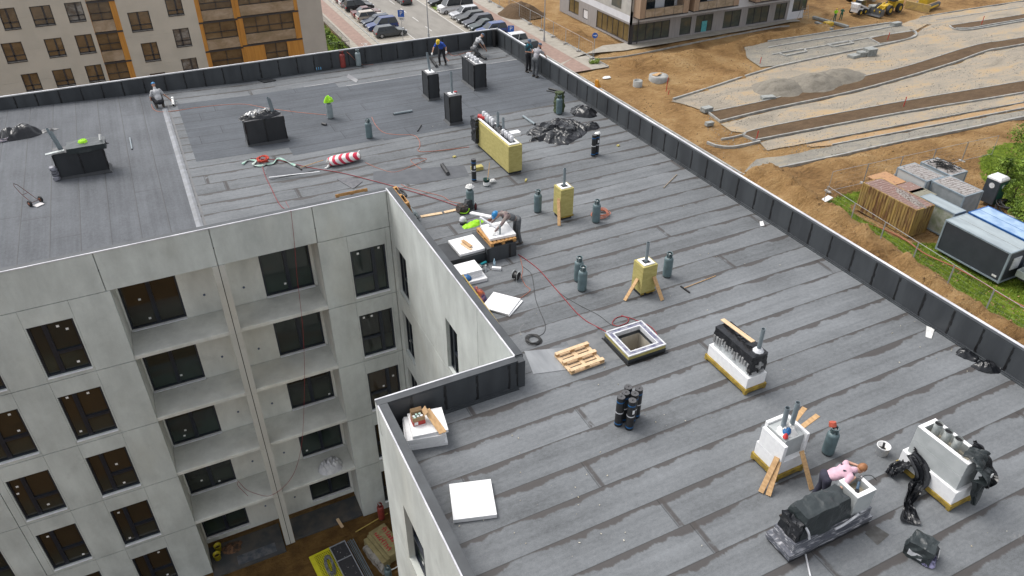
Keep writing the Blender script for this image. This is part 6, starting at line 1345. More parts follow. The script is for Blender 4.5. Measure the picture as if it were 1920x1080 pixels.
def text(s, size, parent, mat, loc, rot, name='letter'):
    cu = bpy.data.curves.new(name, 'FONT'); cu.body = s; cu.size = size; cu.extrude = .004; cu.align_x = 'CENTER'; cu.align_y = 'CENTER'; ob = bpy.data.objects.new(name, cu); COL.objects.link(ob)
    dg = bpy.context.evaluated_depsgraph_get(); me_ = bpy.data.meshes.new_from_object(ob.evaluated_get(dg)); bpy.data.objects.remove(ob); me_.materials.clear(); me_.materials.append(mat)
    o = bpy.data.objects.new(name, me_); COL.objects.link(o); o.parent = parent; o.location = loc; o.rotation_euler = rot; return o
for px, py, hz, lb in ((756, 78, 3.3, 'blue and white parking sign reading P near the dark grey estate'), (958, 74, 1.0, 'small blue parking sign showing above the parapet corner')):
    c = at(px, py); t = thing('parking_sign', lb, 'sign', (c.x, c.y, .05), R(-24)); mb = MB(); mb.cyl((0, 0, 0), (0, 0, hz), .035, n=8); mb.build('post', M_POST, t)
    mb = MB(); mb.box(-.42, -.05, hz-.05, .42, -.036, hz+.85); mb.build('blue_panel', M_SBL, t); text('P', .78, t, M_SWH, (0, -.055, hz+.42), (R(90), 0, 0)); mb = MB(); mb.box(-.42, -.05, hz-.5, .42, -.037, hz-.07); q = mb.build('white_panel', M_SWH, t); mb = MB(); mb.box(-.22, -.056, hz-.36, .2, -.051, hz-.26); mb.build('car_symbol', M_BLACK, q)
c = at(1113, 108); t = thing('direction_sign', 'round blue sign with a white arrow on the pavement below the white building', 'sign', (c.x, c.y, .1), R(-28)); mb = MB(); mb.cyl((0, 0, 0), (0, 0, 2.9), .04, n=8); mb.build('post', M_POST, t); mb = MB(); mb.tube([(0, -.05, 2.75), (0, -.035, 2.75)], .36, 24); mb.build('blue_disc', M_SBL, t)
mb = MB(); mb.beam((-.2, -.056, 2.75), (.12, -.056, 2.75), .004, .08); mb.add([(.08, -.057, 2.60), (.26, -.057, 2.75), (.08, -.057, 2.90)], [(0, 1, 2)]); mb.build('arrow', M_SWH, t)
# mesh fences
M_MESH = pm('fence_wire', (.30, .31, .31), (.24, .25, .25), 3, .6)

def fence(label, a, b, n, h=2.0, foot=True, group='mesh fence panels', wires=6, name='mesh_fence_panel'):
    a = Vector(a); b = Vector(b)
    for k in range(n):
        p, q = a.lerp(b, k/n), a.lerp(b, (k+1)/n); d = (q-p); t = thing(name, ORD[k]+' '+label, 'fence', p, math.atan2(d.y, d.x), group); L_ = d.length-.06; dz = d.z
        mb = MB()
        for u in (0, L_): mb.tube([(u, 0, 0), (u, 0, h)], .026, 6)
        for z in (.1, h): mb.tube([(0, 0, z), (L_, 0, z)], .02, 6)
        mb.build('frame', M_POST, t); mb = MB()
        for i in range(1, wires): mb.tube([(L_*i/wires, 0, .1), (L_*i/wires, 0, h)], .0035, 3, cap=False)
        for i in range(1, 5): mb.tube([(0, 0, .1+(h-.1)*i/5), (L_, 0, .1+(h-.1)*i/5)], .0035, 3, cap=False)
        mb.build('wire_mesh', M_MESH, t)
        if foot: mb = MB(); mb.box(-.32, -.11, 0, .32, .11, .12); f = mb.build('foot_block', pm('fence_foot', (.35, .34, .32), (.28, .27, .26), 4, .9), t); f.rotation_euler = (0, 0, R(90))
y0 = 82.; fence('mesh fence panel along the street pavement, counted from the round blue sign', (52.0, 82.5, .1), (52.0, 117.5, .1), 10)
fence('mesh fence panel before the grass, counted from the white panel', tuple(at(1542, 388)), tuple(at(1925, 640)), 6, group='mesh fence by the grass'); fence('mesh fence panel behind the containers, counted from the sand bank', tuple(at(1552, 360)), tuple(at(1860, 290)), 5, group='mesh fence behind the containers')
t = thing('yard_fence', 'dark railing fence around the small lawn at the beige house corner', 'fence', (25.0, 99.6, 0)); mb = MB(); mb.tube([(0, 0, 1.25), (0, 22, 1.25)], .025, 5); mb.tube([(0, 0, .15), (0, 22, .15)], .025, 5); mb.tube([(0, 0, 1.25), (-5, 0, 1.25)], .025, 5); mb.tube([(0, 0, .15), (-5, 0, .15)], .025, 5); mb.build('rail', M_DK, t)
for k in range(34): mb = MB(); mb.box(-.02, -.02, 0, .02, .02, 1.3); mb.build('picket', M_DK, t, loc=(0, k*.66, 0) if k < 24 else ((23-k)*.5, 0, 0))
# ================================================================ white building at the top
M_WH = pm('white_render', (.62, .63, .66), (.56, .57, .60), 1, .8, coords='world'); M_GC = pm('grey_corrugated', (.30, .28, .27), (.25, .235, .23), 3, .8, coords='world', stretch=(3, 3, .2)); M_OAK = pm('pale_oak_cladding', (.34, .24, .165), (.28, .195, .135), 2, .7, coords='world', stretch=(3, 3, .3)); M_GLD = refl_mat('shop_glass', (.045, .055, .05), (.07, .08, .068), (.11, .10, .07), .1, 1.2); M_GLY = refl_mat('shop_glass_yellow', (.08, .06, .028), (.13, .096, .042), (.19, .14, .065), .1, 1.); M_TEAL = pm('teal_door', (.06, .30, .33), (.1, .38, .4), 5, .5); M_SCR = pm('raw_screed', (.42, .41, .38), (.34, .33, .31), 1, .9, coords='world')
H3 = thing('corner_building', 'white and grey building with oak clad balconies and ground floor shop windows', 'building', (0, 0, 0)); XB, YB = 59.6, 85.5; XE = 90.6
FNb = lambda u, z, w_: (u, YB-w_, z); FNs = lambda u, z, w_: (XB-w_, u, z)
def bxs(px, py): p = atY(px, py, YB); return p.x, p.z
def bys(px, py): d = _ray(px, py); p = CAMP+d*(XB/d.x); return p.y, p.z
zg = bxs(1176, 45)[1]
op = []
for a, b, mt in (((1182, 0), (1255, 0), M_GLD), ((1275, 0), (1296, 0), M_GLD), ((1304, 0), (1336, 0), M_TEAL), ((1356, 0), (1388, 0), M_GLD), ((1400, 0), (1440, 0), M_GLD), ((1452, 0), (1473, 0), M_GLD)):
    yy = 62-(a[0]-1180)*.12; u0 = bxs(a[0], yy)[0]; u1 = bxs(b[0], yy-6)[0]; op.append((u0, u1, .25, zg-.25, mt))
u_w0, u_w1 = bxs(1486, 15)[0], bxs(1512, 12)[0]; op.append((u_w0, u_w1, 1.1, zg+1.2, M_GLD)); ux = bxs(1476, 30)[0]
mb = MB(); facade(mb, FNb, XB, ux, 0, zg, [o[:4] for o in op[:-1]], []); mb.build('ground_floor_wall', M_GC, H3)
mb = MB(); facade(mb, FNb, ux+.005, XE, 0, 14, [op[-1][:4]], []); mb.build('wall', M_WH, H3); mb = MB(); facade(mb, FNb, XB, ux, zg+.005, 14, [], []); mb.build('wall', M_WH, H3)
for u0, u1, z0, z1, mt in op:
    mb = MB(); n = max(1, round((u1-u0)/1.3))
    for i in range(n+1): x = u0+(u1-u0)*i/n; mb.box(x-.05, YB+.06, z0, x+.05, YB+.14, z1)
    mb.box(u0, YB+.06, z0, u1, YB+.14, z0+.1); mb.box(u0, YB+.06, z1-.1, u1, YB+.14, z1); f = mb.build('window' if mt is not M_TEAL else 'entrance_door', M_DK, H3); mb = MB(); mb.box(u0, YB+.1, z0, u1, YB+.12, z1); mb.build('pane', mt if mt is not M_TEAL else M_GLD, f)
    if mt is M_TEAL: mb = MB(); mb.box(u0+1.1, YB+.0, z0, u0+2.0, YB+.05, z1-.9); mb.build('film_covered_leaf', M_TEAL, f)
v0, v1 = bys(1177, 60)[0]-.0, bys(1117, 30)[0]; so = [(YB+.3, bys(1118, 40)[0], .25, zg-.25, M_GLY), (bys(1102, 25)[0], bys(1093, 20)[0], .6, zg-.9, M_SWH), (bys(1085, 20)[0], bys(1067, 5)[0], .6, zg-.3, M_GLY)]
mb = MB(); facade(mb, FNs, YB, 104.8, 0, zg, [o[:4] for o in so], []); mb.build('ground_floor_wall', M_GC, H3); mb = MB(); facade(mb, FNs, YB, 104.8, zg+.005, zg+.9, [], []); m2_ = MB(); facade(m2_, FNs, YB, 104.8, zg+.905, 14, [], []); m2_.build('upper_wall', M_SCR, H3); mb.build('wall', M_WH, H3); mb = MB(); mb.box(XE-.25, YB+.25, 0, XE, 104.8, 14); mb.build('wall', M_WH, H3)
for a, b, z0, z1, mt in so:
    mb = MB(); n = max(1, round((b-a)/1.5))
    for i in range(n+1): y = a+(b-a)*i/n; mb.box(XB+.06, y-.05, z0, XB+.14, y+.05, z1)
    mb.box(XB+.06, a, z0, XB+.14, b, z0+.1); mb.box(XB+.06, a, z1-.1, XB+.14, b, z1); f = mb.build('window', M_DK, H3); mb = MB(); mb.box(XB+.1, a, z0, XB+.12, b, z1); mb.build('pane', mt, f)
mb = MB(); mb.box(XB-.02, YB-.03, 0, XB+.5, YB-.002, zg-.2); mb.build('corner_post', M_DK, H3); mb = MB(); mb.cyl((bxs(1195, 60)[0], YB-.1, 0), (bxs(1195, 60)[0], YB-.1, zg+3), .06, n=8); mb.build('downpipe', M_DK, H3)
yq = bys(1108, 5)[0]; mb = MB(); mb.box(XB-.012, YB+3, zg+1.0, XB-.003, yq+3, 13); mb.box(XB+.0, YB-.012, zg+1.5, XB+2.2, YB-.003, 13); mb.build('screed_area', M_SCR, H3)
mb = MB(); mb.box(XB-.03, bys(1165, 10)[0], zg+1.3, XB+.0, bys(1147, 5)[0], zg+2.9); mb.build('window', M_GLD, H3); mb = MB(); mb.box(XB-.03, bys(1135, 3)[0], zg+2.3, XB+.0, bys(1128, 0)[0], zg+3.9); mb.build('window', M_GLD, H3)
for pa, pb in ((1199, 1290), (1300, 1384), (1416, 1500)):
    yy = 36-(pa-1200)*.115; D_ = 1.5; q0 = atY(pa, yy, YB-D_); u0 = q0.x; u1 = atY(pb, yy-10, YB-D_).x; z0 = atY(1199, 36, YB-D_).z
    for k in range(3):
        zz = z0+3.*k
        if zz > 12: break
        mb = MB(); mb.box(u0, YB-D_, zz-.15, u1, YB-.014, zz); mb.build('balcony_slab', M_DK, H3); mb = MB(); mb.box(u0, YB-D_, zz+.001, u0+.85, YB-.014, zz+2.84); mb.build('oak_panel', M_OAK, H3); mb = MB(); mb.box(u1-.9, YB-D_, zz+.001, u1, YB-.014, zz+2.84); mb.build('oak_panel', M_OAK, H3)
        mb = MB(); mb.box(u0+.86, YB-D_, zz+.05, u1-.91, YB-D_+.03, zz+1.1); mb.build('glass_balustrade', M_BAL, H3); mb = MB(); mb.box(u0+.86, YB-D_-.01, zz+1.1, u1-.91, YB-D_+.05, zz+1.15)
        for i in range(5): x = u0+.86+(u1-u0-1.8)*i/4; mb.box(x-.02, YB-D_-.01, zz, x+.02, YB-D_+.04, zz+1.1)
        mb.build('rail', M_DK, H3)
        for q in (.22, .62): mb = MB(); x = u0+(u1-u0)*q; mb.box(x, YB-.05, zz+.02, x+1.6, YB-.013, zz+2.3); mb.build('balcony_door', M_GLS, H3)
# trestle
for lb, px, py in (('thin folding trestle against the white wall end of the corner building', 1500, 36),):
    c = at(px, py, .15); t = thing('trestle', lb, 'trestle', c, .1); mb = MB()
    for x in (0, 1.2): mb.tube([(x, -.5, 0), (x, 0, 1.9)], .025, 5); mb.tube([(x, .5, 0), (x, 0, 1.9)], .025, 5)
    for z in (.5, 1., 1.5): mb.tube([(0, -.5+z*.26, z), (1.2, -.5+z*.26, z)], .02, 5)
    mb.build('frame', M_POST, t)
# manholes, stakes, slabs
c = at(1235, 142, .4); t = thing('manhole', 'wide round concrete manhole top with loose boards on it, on the sand', 'manhole', (c.x, c.y, .0)); mb = MB(); mb.lathe([(1.15, -.3), (1.15, .45), (.35, .46), (.33, .3), (0, .3)], 28); mb.build('ring', M_KERB, t); mb = MB(); mb.beam((-.7, .1, .5), (.6, .5, .5), .5, .05); mb.beam((-.5, -.2, .52), (.3, .3, .54), .2, .05); mb.build('loose_boards', M_WOODP, t)
c = at(1196, 153, .4); mb = MB(); mb.lathe([(.55, -.3), (.55, .55), (.45, .56), (.42, .4), (0, .4)], 22); tag(mb.build('manhole', M_KERB, loc=(c.x, c.y, 0)), 'small round concrete manhole left of the wide one', 'manhole')
M_STK = pm('red_stake', (.45, .03, .025), rough=.6)
for px, py, hh_, lb in ((1249, 170, 1.5, 'red stake beside the wide manhole'), (1694, 200, 1.1, 'leaning red stake on the lower long soil strip'), (1664, 75, 1., 'red stake on the rounded soil island'), (1840, 46, 1.2, 'red stake at the upper right soil island'), (1425, 118, .7, 'short red stake where the sand meets the parking base'), (1418, 262, .9, 'orange stake at the left end of the lower soil strip'), (1253, 176, .4, 'broken red stake lying beside the kerb end')):
    c = at(px, py, .1); mb = MB(); mb.tube([(0, 0, -.1), (.12, .05, hh_)], .05, 6); tag(mb.build('marker_stake', M_STK, loc=c), lb, 'stake', 'red marker stakes')
c = at(1285, 108, .2); crumple('plastic_sheet', 'white and pink scrap of sheet lying on the sand slope', 'plastic sheet', c, 1.3, .8, .3, .5, 5, pm('pink_white', (.6, .5, .5), (.5, .35, .33), 1.2, .7), 20, 8, 1.5)
c = at(1138, 145, .1); crumple('plastic_sheet', 'small white scrap on the sand near the orange machine arm', 'plastic sheet', c, .6, .4, .15, .2, 6, M_GLOVE, 16, 6, 3.)
M_BLK = pm('concrete_stack', (.30, .31, .30), (.22, .23, .22), 3, .9)
for px, py, sx, sy, sz, lb in ((1631, 97, 1.5, 1.1, .9, 'grey-green stack of kerb stones on the gravel beside the curved kerb'), (1615, 101, 1., .9, .6, 'middle pallet of stones on the gravel beside the curved kerb'), (1601, 105, 1.4, 1., .35, 'low flat pallet of stones left of the grey-green stack'), (1440, 183, 1.6, .8, .35, 'pale flat stack of stones at the left edge of the leftmost gravel heap'), (1325, 205, 1.2, .8, .5, 'small grey stack of stones at the corner of the upper soil strip'), (1330, 232, .9, .5, .4, 'single loose concrete block below the corner of the upper soil strip'), (1640, 15, 1.5, 1.2, .8, 'brown heap of bricks beside the small white loader'), (1680, 45, 1.6, .8, .5, 'pale wrapped pipes by the end of the upper kerb')):
    c = at(px, py, sz/2); t = thing('stone_stack', lb, 'stone stack', (c.x, c.y, .03), random.uniform(-.3, .3), 'stacks of stones on the site')
    n = max(1, int(sz/.2))
    for k in range(n): mb = MB(); mb.box(-sx/2+.03*(k % 2), -sy/2, k*sz/n, sx/2-.04*((k+1) % 2), sy/2, (k+1)*sz/n-.02); mb.build('stone_layer', M_BLK, t, bevel=.02)
# boom of an orange machine beyond the parapet
c = at(1118, 168, 1.); t = thing('excavator', 'orange excavator arm sticking up behind the right parapet', 'excavator', (c.x, c.y, 0), .6); M_MOR = pm('machine_orange', (.6, .28, .02), (.5, .22, .02), 4, .5)
mb = MB(); mb.beam((0, 0, .6), (0, 0, 2.1), .25, .35); mb.beam((0, 0, 2.1), (.9, 0, 1.), .2, .25, up=(0, 1, 0)); mb.build('arm', M_MOR, t); mb = MB(); mb.tube([(.35, .15, .4), (.15, .15, 1.9)], .06, 8); mb.build('ram', M_SWH, t); mb = MB(); mb.box(-1.2, -.7, .3, .2, .7, 1.1); mb.build('body', M_MOR, t, bevel=.08); mb = MB(); mb.box(-1.4, -.8, -.1, .5, -.45, .35); mb.box(-1.4, .45, -.1, .5, .8, .35); mb.build('track', M_BLACK, t, bevel=.08)
# machines at the top right
M_MYE = pm('machine_yellow', (.55, .36, .02), (.45, .29, .02), 3, .5); M_MGR = pm('machine_grey', (.1, .1, .1), rough=.6)
def wheel_(t, x, y, r, w_=.35): mb = MB(); mb.tube([(x, y-w_/2, r), (x, y+w_/2, r)], r, 18); q = mb.build('wheel', M_TYRE, t); mb = MB(); mb.cyl((x, y-w_/2-.02, r), (x, y+w_/2+.02, r), r*.5, n=12); mb.build('rim', M_MYE, q)
c = at(1608, 26); t = thing('skid_steer_loader', 'small white skid steer loader with a dark cab beside two workers', 'loader', (c.x, c.y, 0), R(10))
for x in (-.6, .6):
    for y in (-.7, .7): wheel_(t, x, y, .42)
mb = MB(); mb.box(-1.3, -.55, .4, .9, .55, 1.0); mb.box(-1.4, -.6, 1.0, -.6, .6, 1.7); mb.build('body', M_SWH, t, bevel=.08); mb = MB(); mb.box(-.6, -.5, 1.0, .7, .5, 2.1); mb.build('cab', M_GLS, t, bevel=.05); mb = MB(); mb.box(-.7, -.55, 2.1, .6, .55, 2.2); mb.build('roof', M_SWH, t)
for y in (-.68, .68): mb = MB(); mb.beam((-1.2, y, 1.7), (1.5, y, .7), .12, .2); mb.build('lift_arm', M_SWH, t)
mb = MB(); mb.box(1.4, -.8, .1, 2., .8, .6); mb.build('bucket', M_MGR, t)
c = at(1618, 3); t = thing('road_roller', 'yellow road roller behind the small white loader', 'roller', (c.x, c.y, 0), R(5)); mb = MB(); mb.box(-3., -.9, .6, -.2, .9, 1.6); mb.box(-1.8, -.8, 1.6, -.9, .8, 2.9); mb.build('body', M_MYE, t, bevel=.1); mb = MB(); mb.box(.5, -1.1, .6, 2.6, -1.0, 1.0); mb.box(.5, 1.0, .6, 2.6, 1.1, 1.0); mb.box(2.4, -1., .6, 2.6, 1., 1.0); mb.box(.1, -1., .6, .5, 1., 1.1); mb.build('drum_frame', M_MYE, t, bevel=.03); mb = MB(); mb.cyl((1.45, -.98, .75), (1.45, .98, .75), .75, n=26); mb.build('drum', M_STEEL, t); wheel_(t, -2., -1.0, .75, .5); wheel_(t, -2., 1., .75, .5)
c = at(1665, 23); t = thing('wheel_loader', 'yellow wheel loader with a raised front arm at the top of the site', 'loader', (c.x, c.y, 0), R(188))
for x in (-1.2, 1.3):
    for y in (-.9, .9): wheel_(t, x, y, .68, .45)
mb = MB(); mb.box(-2.4, -.7, .7, -.3, .7, 1.7); mb.box(.0, -.5, .7, 2., .5, 1.3); mb.build('body', M_MYE, t, bevel=.1); mb = MB(); mb.box(-.9, -.65, 1.7, .3, .65, 2.9); mb.build('cab', M_GLS, t, bevel=.06); mb = MB(); mb.box(-1., -.7, 2.9, .4, .7, 3.0); mb.build('roof', M_MYE, t)
for y in (-.45, .45): mb = MB(); mb.beam((.8, y, 1.4), (3.1, y, .5), .14, .3); mb.build('lift_arm', M_MYE, t)
mb = MB(); mb.add([(3., -1.2, .05), (4., -1.2, .05), (3., -1.2, 1.), (3., 1.2, .05), (4., 1.2, .05), (3., 1.2, 1.)], [(0, 1, 2), (3, 5, 4), (0, 3, 4, 1), (0, 2, 5, 3)]); mb.build('bucket', M_MGR, t, bevel=.02)
c = at(1735, 14); t = thing('bulldozer', 'yellow bulldozer with a wide blade, rightmost machine at the top', 'bulldozer', (c.x, c.y, 0), R(195)); mb = MB(); mb.box(-2., -.7, .8, 1.6, .7, 1.7); mb.box(-1.2, -.7, 1.7, .3, .7, 2.8); mb.build('body', M_MYE, t, bevel=.1)
for y in (-1.05, 1.05): mb = MB(); mb.box(-2.2, y-.28, 0, 2., y+.28, .85); mb.build('track', M_MGR, t, bevel=.25); mb = MB(); mb.beam((-1., y*1.35, .5), (3., y*1.35, .4), .12, .25); mb.build('push_arm', M_MYE, t)
mb = MB(); mb.box(3., -1.9, .05, 3.15, 1.9, 1.2); mb.build('blade', pm('worn_blade', (.42, .30, .10), (.3, .22, .1), 3, .5), t, bevel=.04)
c = at(1552, 50); t = thing('compactor', 'small yellow plate compactor beside the upper kerb', 'compactor', (c.x, c.y, 0)); mb = MB(); mb.box(-.6, -.5, .1, .6, .5, .7); mb.build('body', M_MYE, t, bevel=.1); mb = MB(); mb.box(-.8, -.6, 0, .8, .6, .1); mb.build('plate', M_MGR, t); mb = MB(); mb.tube([(.4, -.3, .6), (1.0, -.3, 1.2), (1.0, .3, 1.2), (.4, .3, .6)], .03, 6); mb.build('handle', M_MGR, t)
for k, (a, b) in enumerate((((1525, 32), (1590, 50)), ((1530, 42), (1560, 55)))): p, q = at(*a, .15), at(*b, .15); plank('beam', ('upper', 'lower')[k]+' long concrete beam lying beyond the end of the white building', p, q, .5, .3, M_BLK, cat='beam')
# ================================================================ containers
def rust_mat(name, base, base2, rust, lo, hi, rib=True, axis=1):
    g = G(name); P = g.xyz('object'); X, Y, Z = g.sep(P); n = g.noise(g.mapping(P, (3.5, 3.5, .35)), 1.2, 7., .7, .4); n2 = g.noise(P, .7, 3.)
    g.set(g.mix(g.ss(n, lo, hi), g.mix(n2, base, base2), rust), .8); g.bump(n, .3, .02); return g.m
def container(name, label, x0, y0, x1, y1, h, side, roofm, frame, z=0., ribs=True, roof_ribs=False, rz=0., group='site containers', cat='container'):
    t = thing(name, label, cat, ((x0+x1)/2, (y0+y1)/2, z), rz, group); a, b = (x1-x0)/2, (y1-y0)/2; mb = MB(); mb.box(-a+.04, -b+.04, .12, a-.04, b-.04, h-.06)
    if ribs:
        n = int(2*b/.28)
        for i in range(n): y = -b+.12+(2*b-.24)*(i+.2)/n; mb.box(-a+.005, y, .16, -a+.04, y+.14, h-.1); mb.box(a-.04, y, .16, a-.005, y+.14, h-.1)
    mb.build('side_wall', side, t); mb = MB()
    for sx in (-1, 1):
        for sy in (-1, 1): mb.box(sx*a, sy*b, 0, sx*(a-.13), sy*(b-.13), h)
        mb.box(sx*a*.999, -b+.13, .02, sx*(a-.1), b-.13, .14); mb.box(sx*a*.999, -b+.13, h-.12, sx*(a-.1), b-.13, h-.002)
    for sy in (-1, 1): mb.box(-a+.13, sy*b*.999, .02, a-.13, sy*(b-.1), .14); mb.box(-a+.13, sy*b*.999, h-.12, a-.13, sy*(b-.1), h-.002)
    mb.build('frame', frame, t); mb = MB(); mb.box(-a+.1, -b+.1, h-.055, a-.1, b-.1, h-.012)
    if roof_ribs:
        n = int(2*b/.3)
        for i in range(n): y = -b+.15+(2*b-.3)*i/n; mb.box(-a+.12, y, h-.011, a-.12, y+.13, h+.012)
    mb.build('roof', roofm, t); return t
M_YRU = rust_mat('rusty_yellow_steel', (.36, .21, .04), (.30, .24, .11), (.13, .06, .03), .44, .60); M_RRF = rust_mat('rusty_roof', (.20, .11, .085), (.26, .18, .16), (.38, .34, .32), .55, .68); M_GST = rust_mat('pale_grey_steel', (.48, .50, .50), (.40, .42, .42), (.20, .14, .10), .62, .72); M_GRF = rust_mat('grey_roof', (.36, .345, .33), (.28, .26, .25), (.14, .11, .10), .48, .62)
M_ANTH = pm('anthracite_panel', (.038, .045, .058), (.03, .036, .048), 1, .5); M_LGF = pm('pale_grey_frame', (.24, .29, .33), (.20, .245, .28), 2, .5); M_CRF = pm('pale_container_roof', (.34, .39, .41), (.27, .31, .33), 1.5, .5, stretch=(1, .3, 1)); M_BLUS = pm('blue_container', (.015, .10, .32), (.012, .08, .26), 2, .45); M_BRF = pm('pale_blue_roof', (.34, .46, .60), (.22, .33, .50), 1.2, .5)
def C3(px, py, h): return at(px, py, h)
c1 = container('rusty_container', 'rusty yellow corrugated container with a brown scrap strewn roof', 51.55, 32.9, 53.65, 38.3, 2.5, M_YRU, M_RRF, M_YRU, roof_ribs=True)
crumple('scrap_heap', 'bent rusty rods and scrap lying along the roof of the rusty yellow container', 'scrap', (52.8, 34.7, 2.5), .45, 1.7, .12, -.2, 7, pm('rusty_scrap', (.08, .05, .04), (.3, .28, .26), 9, .8), 40, 12, 3.)
c2 = container('grey_container', 'pale grey container with a slatted roof, left of the pair behind the rusty one', 56.35, 35.95, 58.5, 39.0, 2.6, M_GST, M_GRF, M_LGF, ribs=False, roof_ribs=True)
container('grey_container', 'grey container with debris on its roof, nearest the portable toilet', 56.85, 32.7, 59.1, 35.9, 2.6, pm('mid_grey_steel', (.26, .28, .29), (.21, .23, .24), 2, .7), M_GRF, M_LGF, ribs=False, roof_ribs=True)
container('grey_container', 'rearmost grey container with a dark tangle on its roof', 59.3, 35.9, 61.4, 39.0, 2.5, M_GST, M_GRF, M_LGF, ribs=False)
mb = MB(); rr = random.Random(3)
for k in range(60):
    a = Vector((rr.gauss(0, .35), rr.gauss(0, .55), rr.uniform(.02, .3))); mb.tube(smooth_path([a, a+Vector((rr.gauss(0, .35), rr.gauss(0, .35), rr.uniform(-.1, .1))), a+Vector((rr.gauss(0, .5), rr.gauss(0, .5), 0))], 4), .022, 4)
tag(mb.build('scrap_tangle', M_BLACK, loc=(60.4, 37.6, 2.5)), 'dark tangle of hose and wire on the roof of the rearmost grey container', 'scrap')
t = container('low_shed', 'low pale shed with a sloping sheet roof squeezed beside the rusty container', 54.15, 31.4, 55.45, 34.7, 2.3, pm('mouldy_white', (.36, .37, .33), (.22, .25, .17), 1.5, .9), M_CRF, M_LGF, ribs=False, cat='shed')
for px, py, sx, sy, lb, mt in ((1663, 335, 2.2, 2.2, 'orange rusty sheet lying behind the rusty yellow container', rust_mat('orange_rust', (.42, .24, .12), (.38, .2, .1), (.2, .11, .07), .5, .7)), (1703, 352, 2.2, 1.6, 'brown rusty sheet between the rusty and the grey containers', M_RRF), (1728, 362, 2., 1.4, 'olive grey sheet left of the low shed', rust_mat('olive_sheet', (.2, .19, .14), (.25, .24, .19), (.12, .1, .08), .5, .7))):
    c = at(px, py, 2.0); mb = MB(); mb.box(-sx/2, -sy/2, 1.9, sx/2, sy/2, 1.98); mb.box(-sx/2+.1, -sy/2+.1, 0, sx/2-.1, sy/2-.1, 1.9); tag(mb.build('tool_crate', mt, loc=(c.x, c.y, 0)), lb.replace('sheet lying', 'topped crate').replace('sheet', 'topped crate'), 'crate')
t = container('office_container', 'anthracite site office container with a pale frame and roof', 52.15, 25.35, 54.55, 30.8, 2.6, M_ANTH, M_CRF, M_LGF, ribs=False)
mb = MB(); mb.box(-.55, -2.76, 1.0, .35, -2.70, 2.0); mb.build('window', M_LAMP, t); mb = MB(); mb.box(-1.215, -2.4, .35, -1.2, -2.05, .5); mb.build('white_plate', M_SWH, t); mb = MB(); mb.box(-.01, -2.6, 2.589, .01, 2.6, 2.6); mb.build('roof_seam', M_BLK, t)
t = container('office_container', 'blue site office container right behind the anthracite one', 54.75, 25.0, 57.1, 30.85, 2.62, M_BLUS, M_BRF, M_BLUS, ribs=False); mb = MB(); mb.box(-.01, -2.8, 2.609, .01, 2.8, 2.62); mb.build('roof_seam', M_BLUS, t)
c = at(1856, 384); t = thing('portable_toilet', 'dark grey portable toilet with a white domed roof and round emblems', 'toilet', (63.0, 34.1, 0), .05); mb = MB(); mb.box(-.62, -.62, .1, .62, .62, 2.25); mb.build('cabin', pm('toilet_grey', (.05, .06, .075), (.04, .05, .06), 2, .5), t, bevel=.04); mb = MB(); mb.box(-.45, -.635, .15, .5, -.622, 2.1); mb.build('door', pm('toilet_green', (.01, .08, .06), rough=.5), t); mb = MB(); mb.lathe([(.90, 2.25), (.88, 2.38), (.66, 2.55), (0, 2.62)], 4, smooth=False); q = mb.build('roof', M_SWH, t, bevel=.03); q.rotation_euler = (0, 0, R(45))
mb = MB(); mb.cyl((-.622, 0, 1.75), (-.632, 0, 1.75), .24, n=20); mb.cyl((0, -.637, 1.75), (0, -.645, 1.75), .18, n=20); mb.build('emblem', M_SWH, t)
t = thing('trailer', 'grey drop-side trailer at the right edge below the anthracite container', 'trailer', (54.6, 24.0, 0), .05); M_TRL = pm('trailer_grey', (.30, .34, .32), (.25, .28, .27), 2, .6); mb = MB(); mb.box(-1.6, -1.0, .75, 2.5, 1., .85)
for r_ in ((-1.6, -1.0, 2.5, -.95), (-1.6, .95, 2.5, 1.), (-1.6, -.95, -1.55, .95)): mb.box(r_[0], r_[1], .85, r_[2], r_[3], 1.25)
mb.build('body', M_TRL, t); wheel_(t, .2, -.8, .33, .22); wheel_(t, .2, .8, .33, .22); mb = MB(); mb.box(-1.5, -.8, .55, 2.4, .8, .74); mb.build('chassis', M_BLACK, t)
c = at(1497, 363, .5); mb = MB(); mb.lathe([(.22, -.1), (.40, -.12), (.48, 0), (.40, .12), (.22, .1)], 20); o = mb.build('tyre', pm('dusty_tyre', (.16, .13, .1), rough=.9), loc=(c.x, c.y, c.z)); o.rotation_euler = (R(80), 0, R(60)); tag(o, 'dusty tyre standing on the sand bank near the right parapet', 'tyre')
c = at(1548, 379, .3); mb = MB(); mb.beam((-.9, 0, 0), (.7, .2, .25), .5, .12); tag(mb.build('white_panel', M_SWH, loc=c), 'white panel lying at the corner of the mesh fence', 'panel')
pts = [at(1560, 406)] + [at(*p) for p in ((1590, 412), (1640, 425), (1690, 447), (1735, 478), (1790, 503), (1840, 530), (1880, 556), (1930, 582))]; o_ = pts[0].copy(); mb = MB(); mb.tube(smooth_path([p-o_+Vector((0, 0, .08)) for p in pts], 6), .055, 8); tag(mb.build('pipe', pm('rust_red_pipe', (.32, .09, .04), (.25, .07, .03), 3, .5), loc=o_), 'long rust-red plastic pipe winding through the grass before the containers', 'pipe')
heap('stone_heap', 1890, 420, 1.6, .8, pm('stone_rubble', (.4, .37, .32), (.2, .18, .15), 3, .9, bump=1., bscale=8, bdist=.1), 9, 'heap of pale rubble stones between the blue container and the bushes'); 
coil('branch_pile', 'dark pile of cut branches beside the heap of rubble', tuple(at(1895, 398)), 1.1, 1.1, 9, .05, M_BLACK, 4, .8, 'branches')
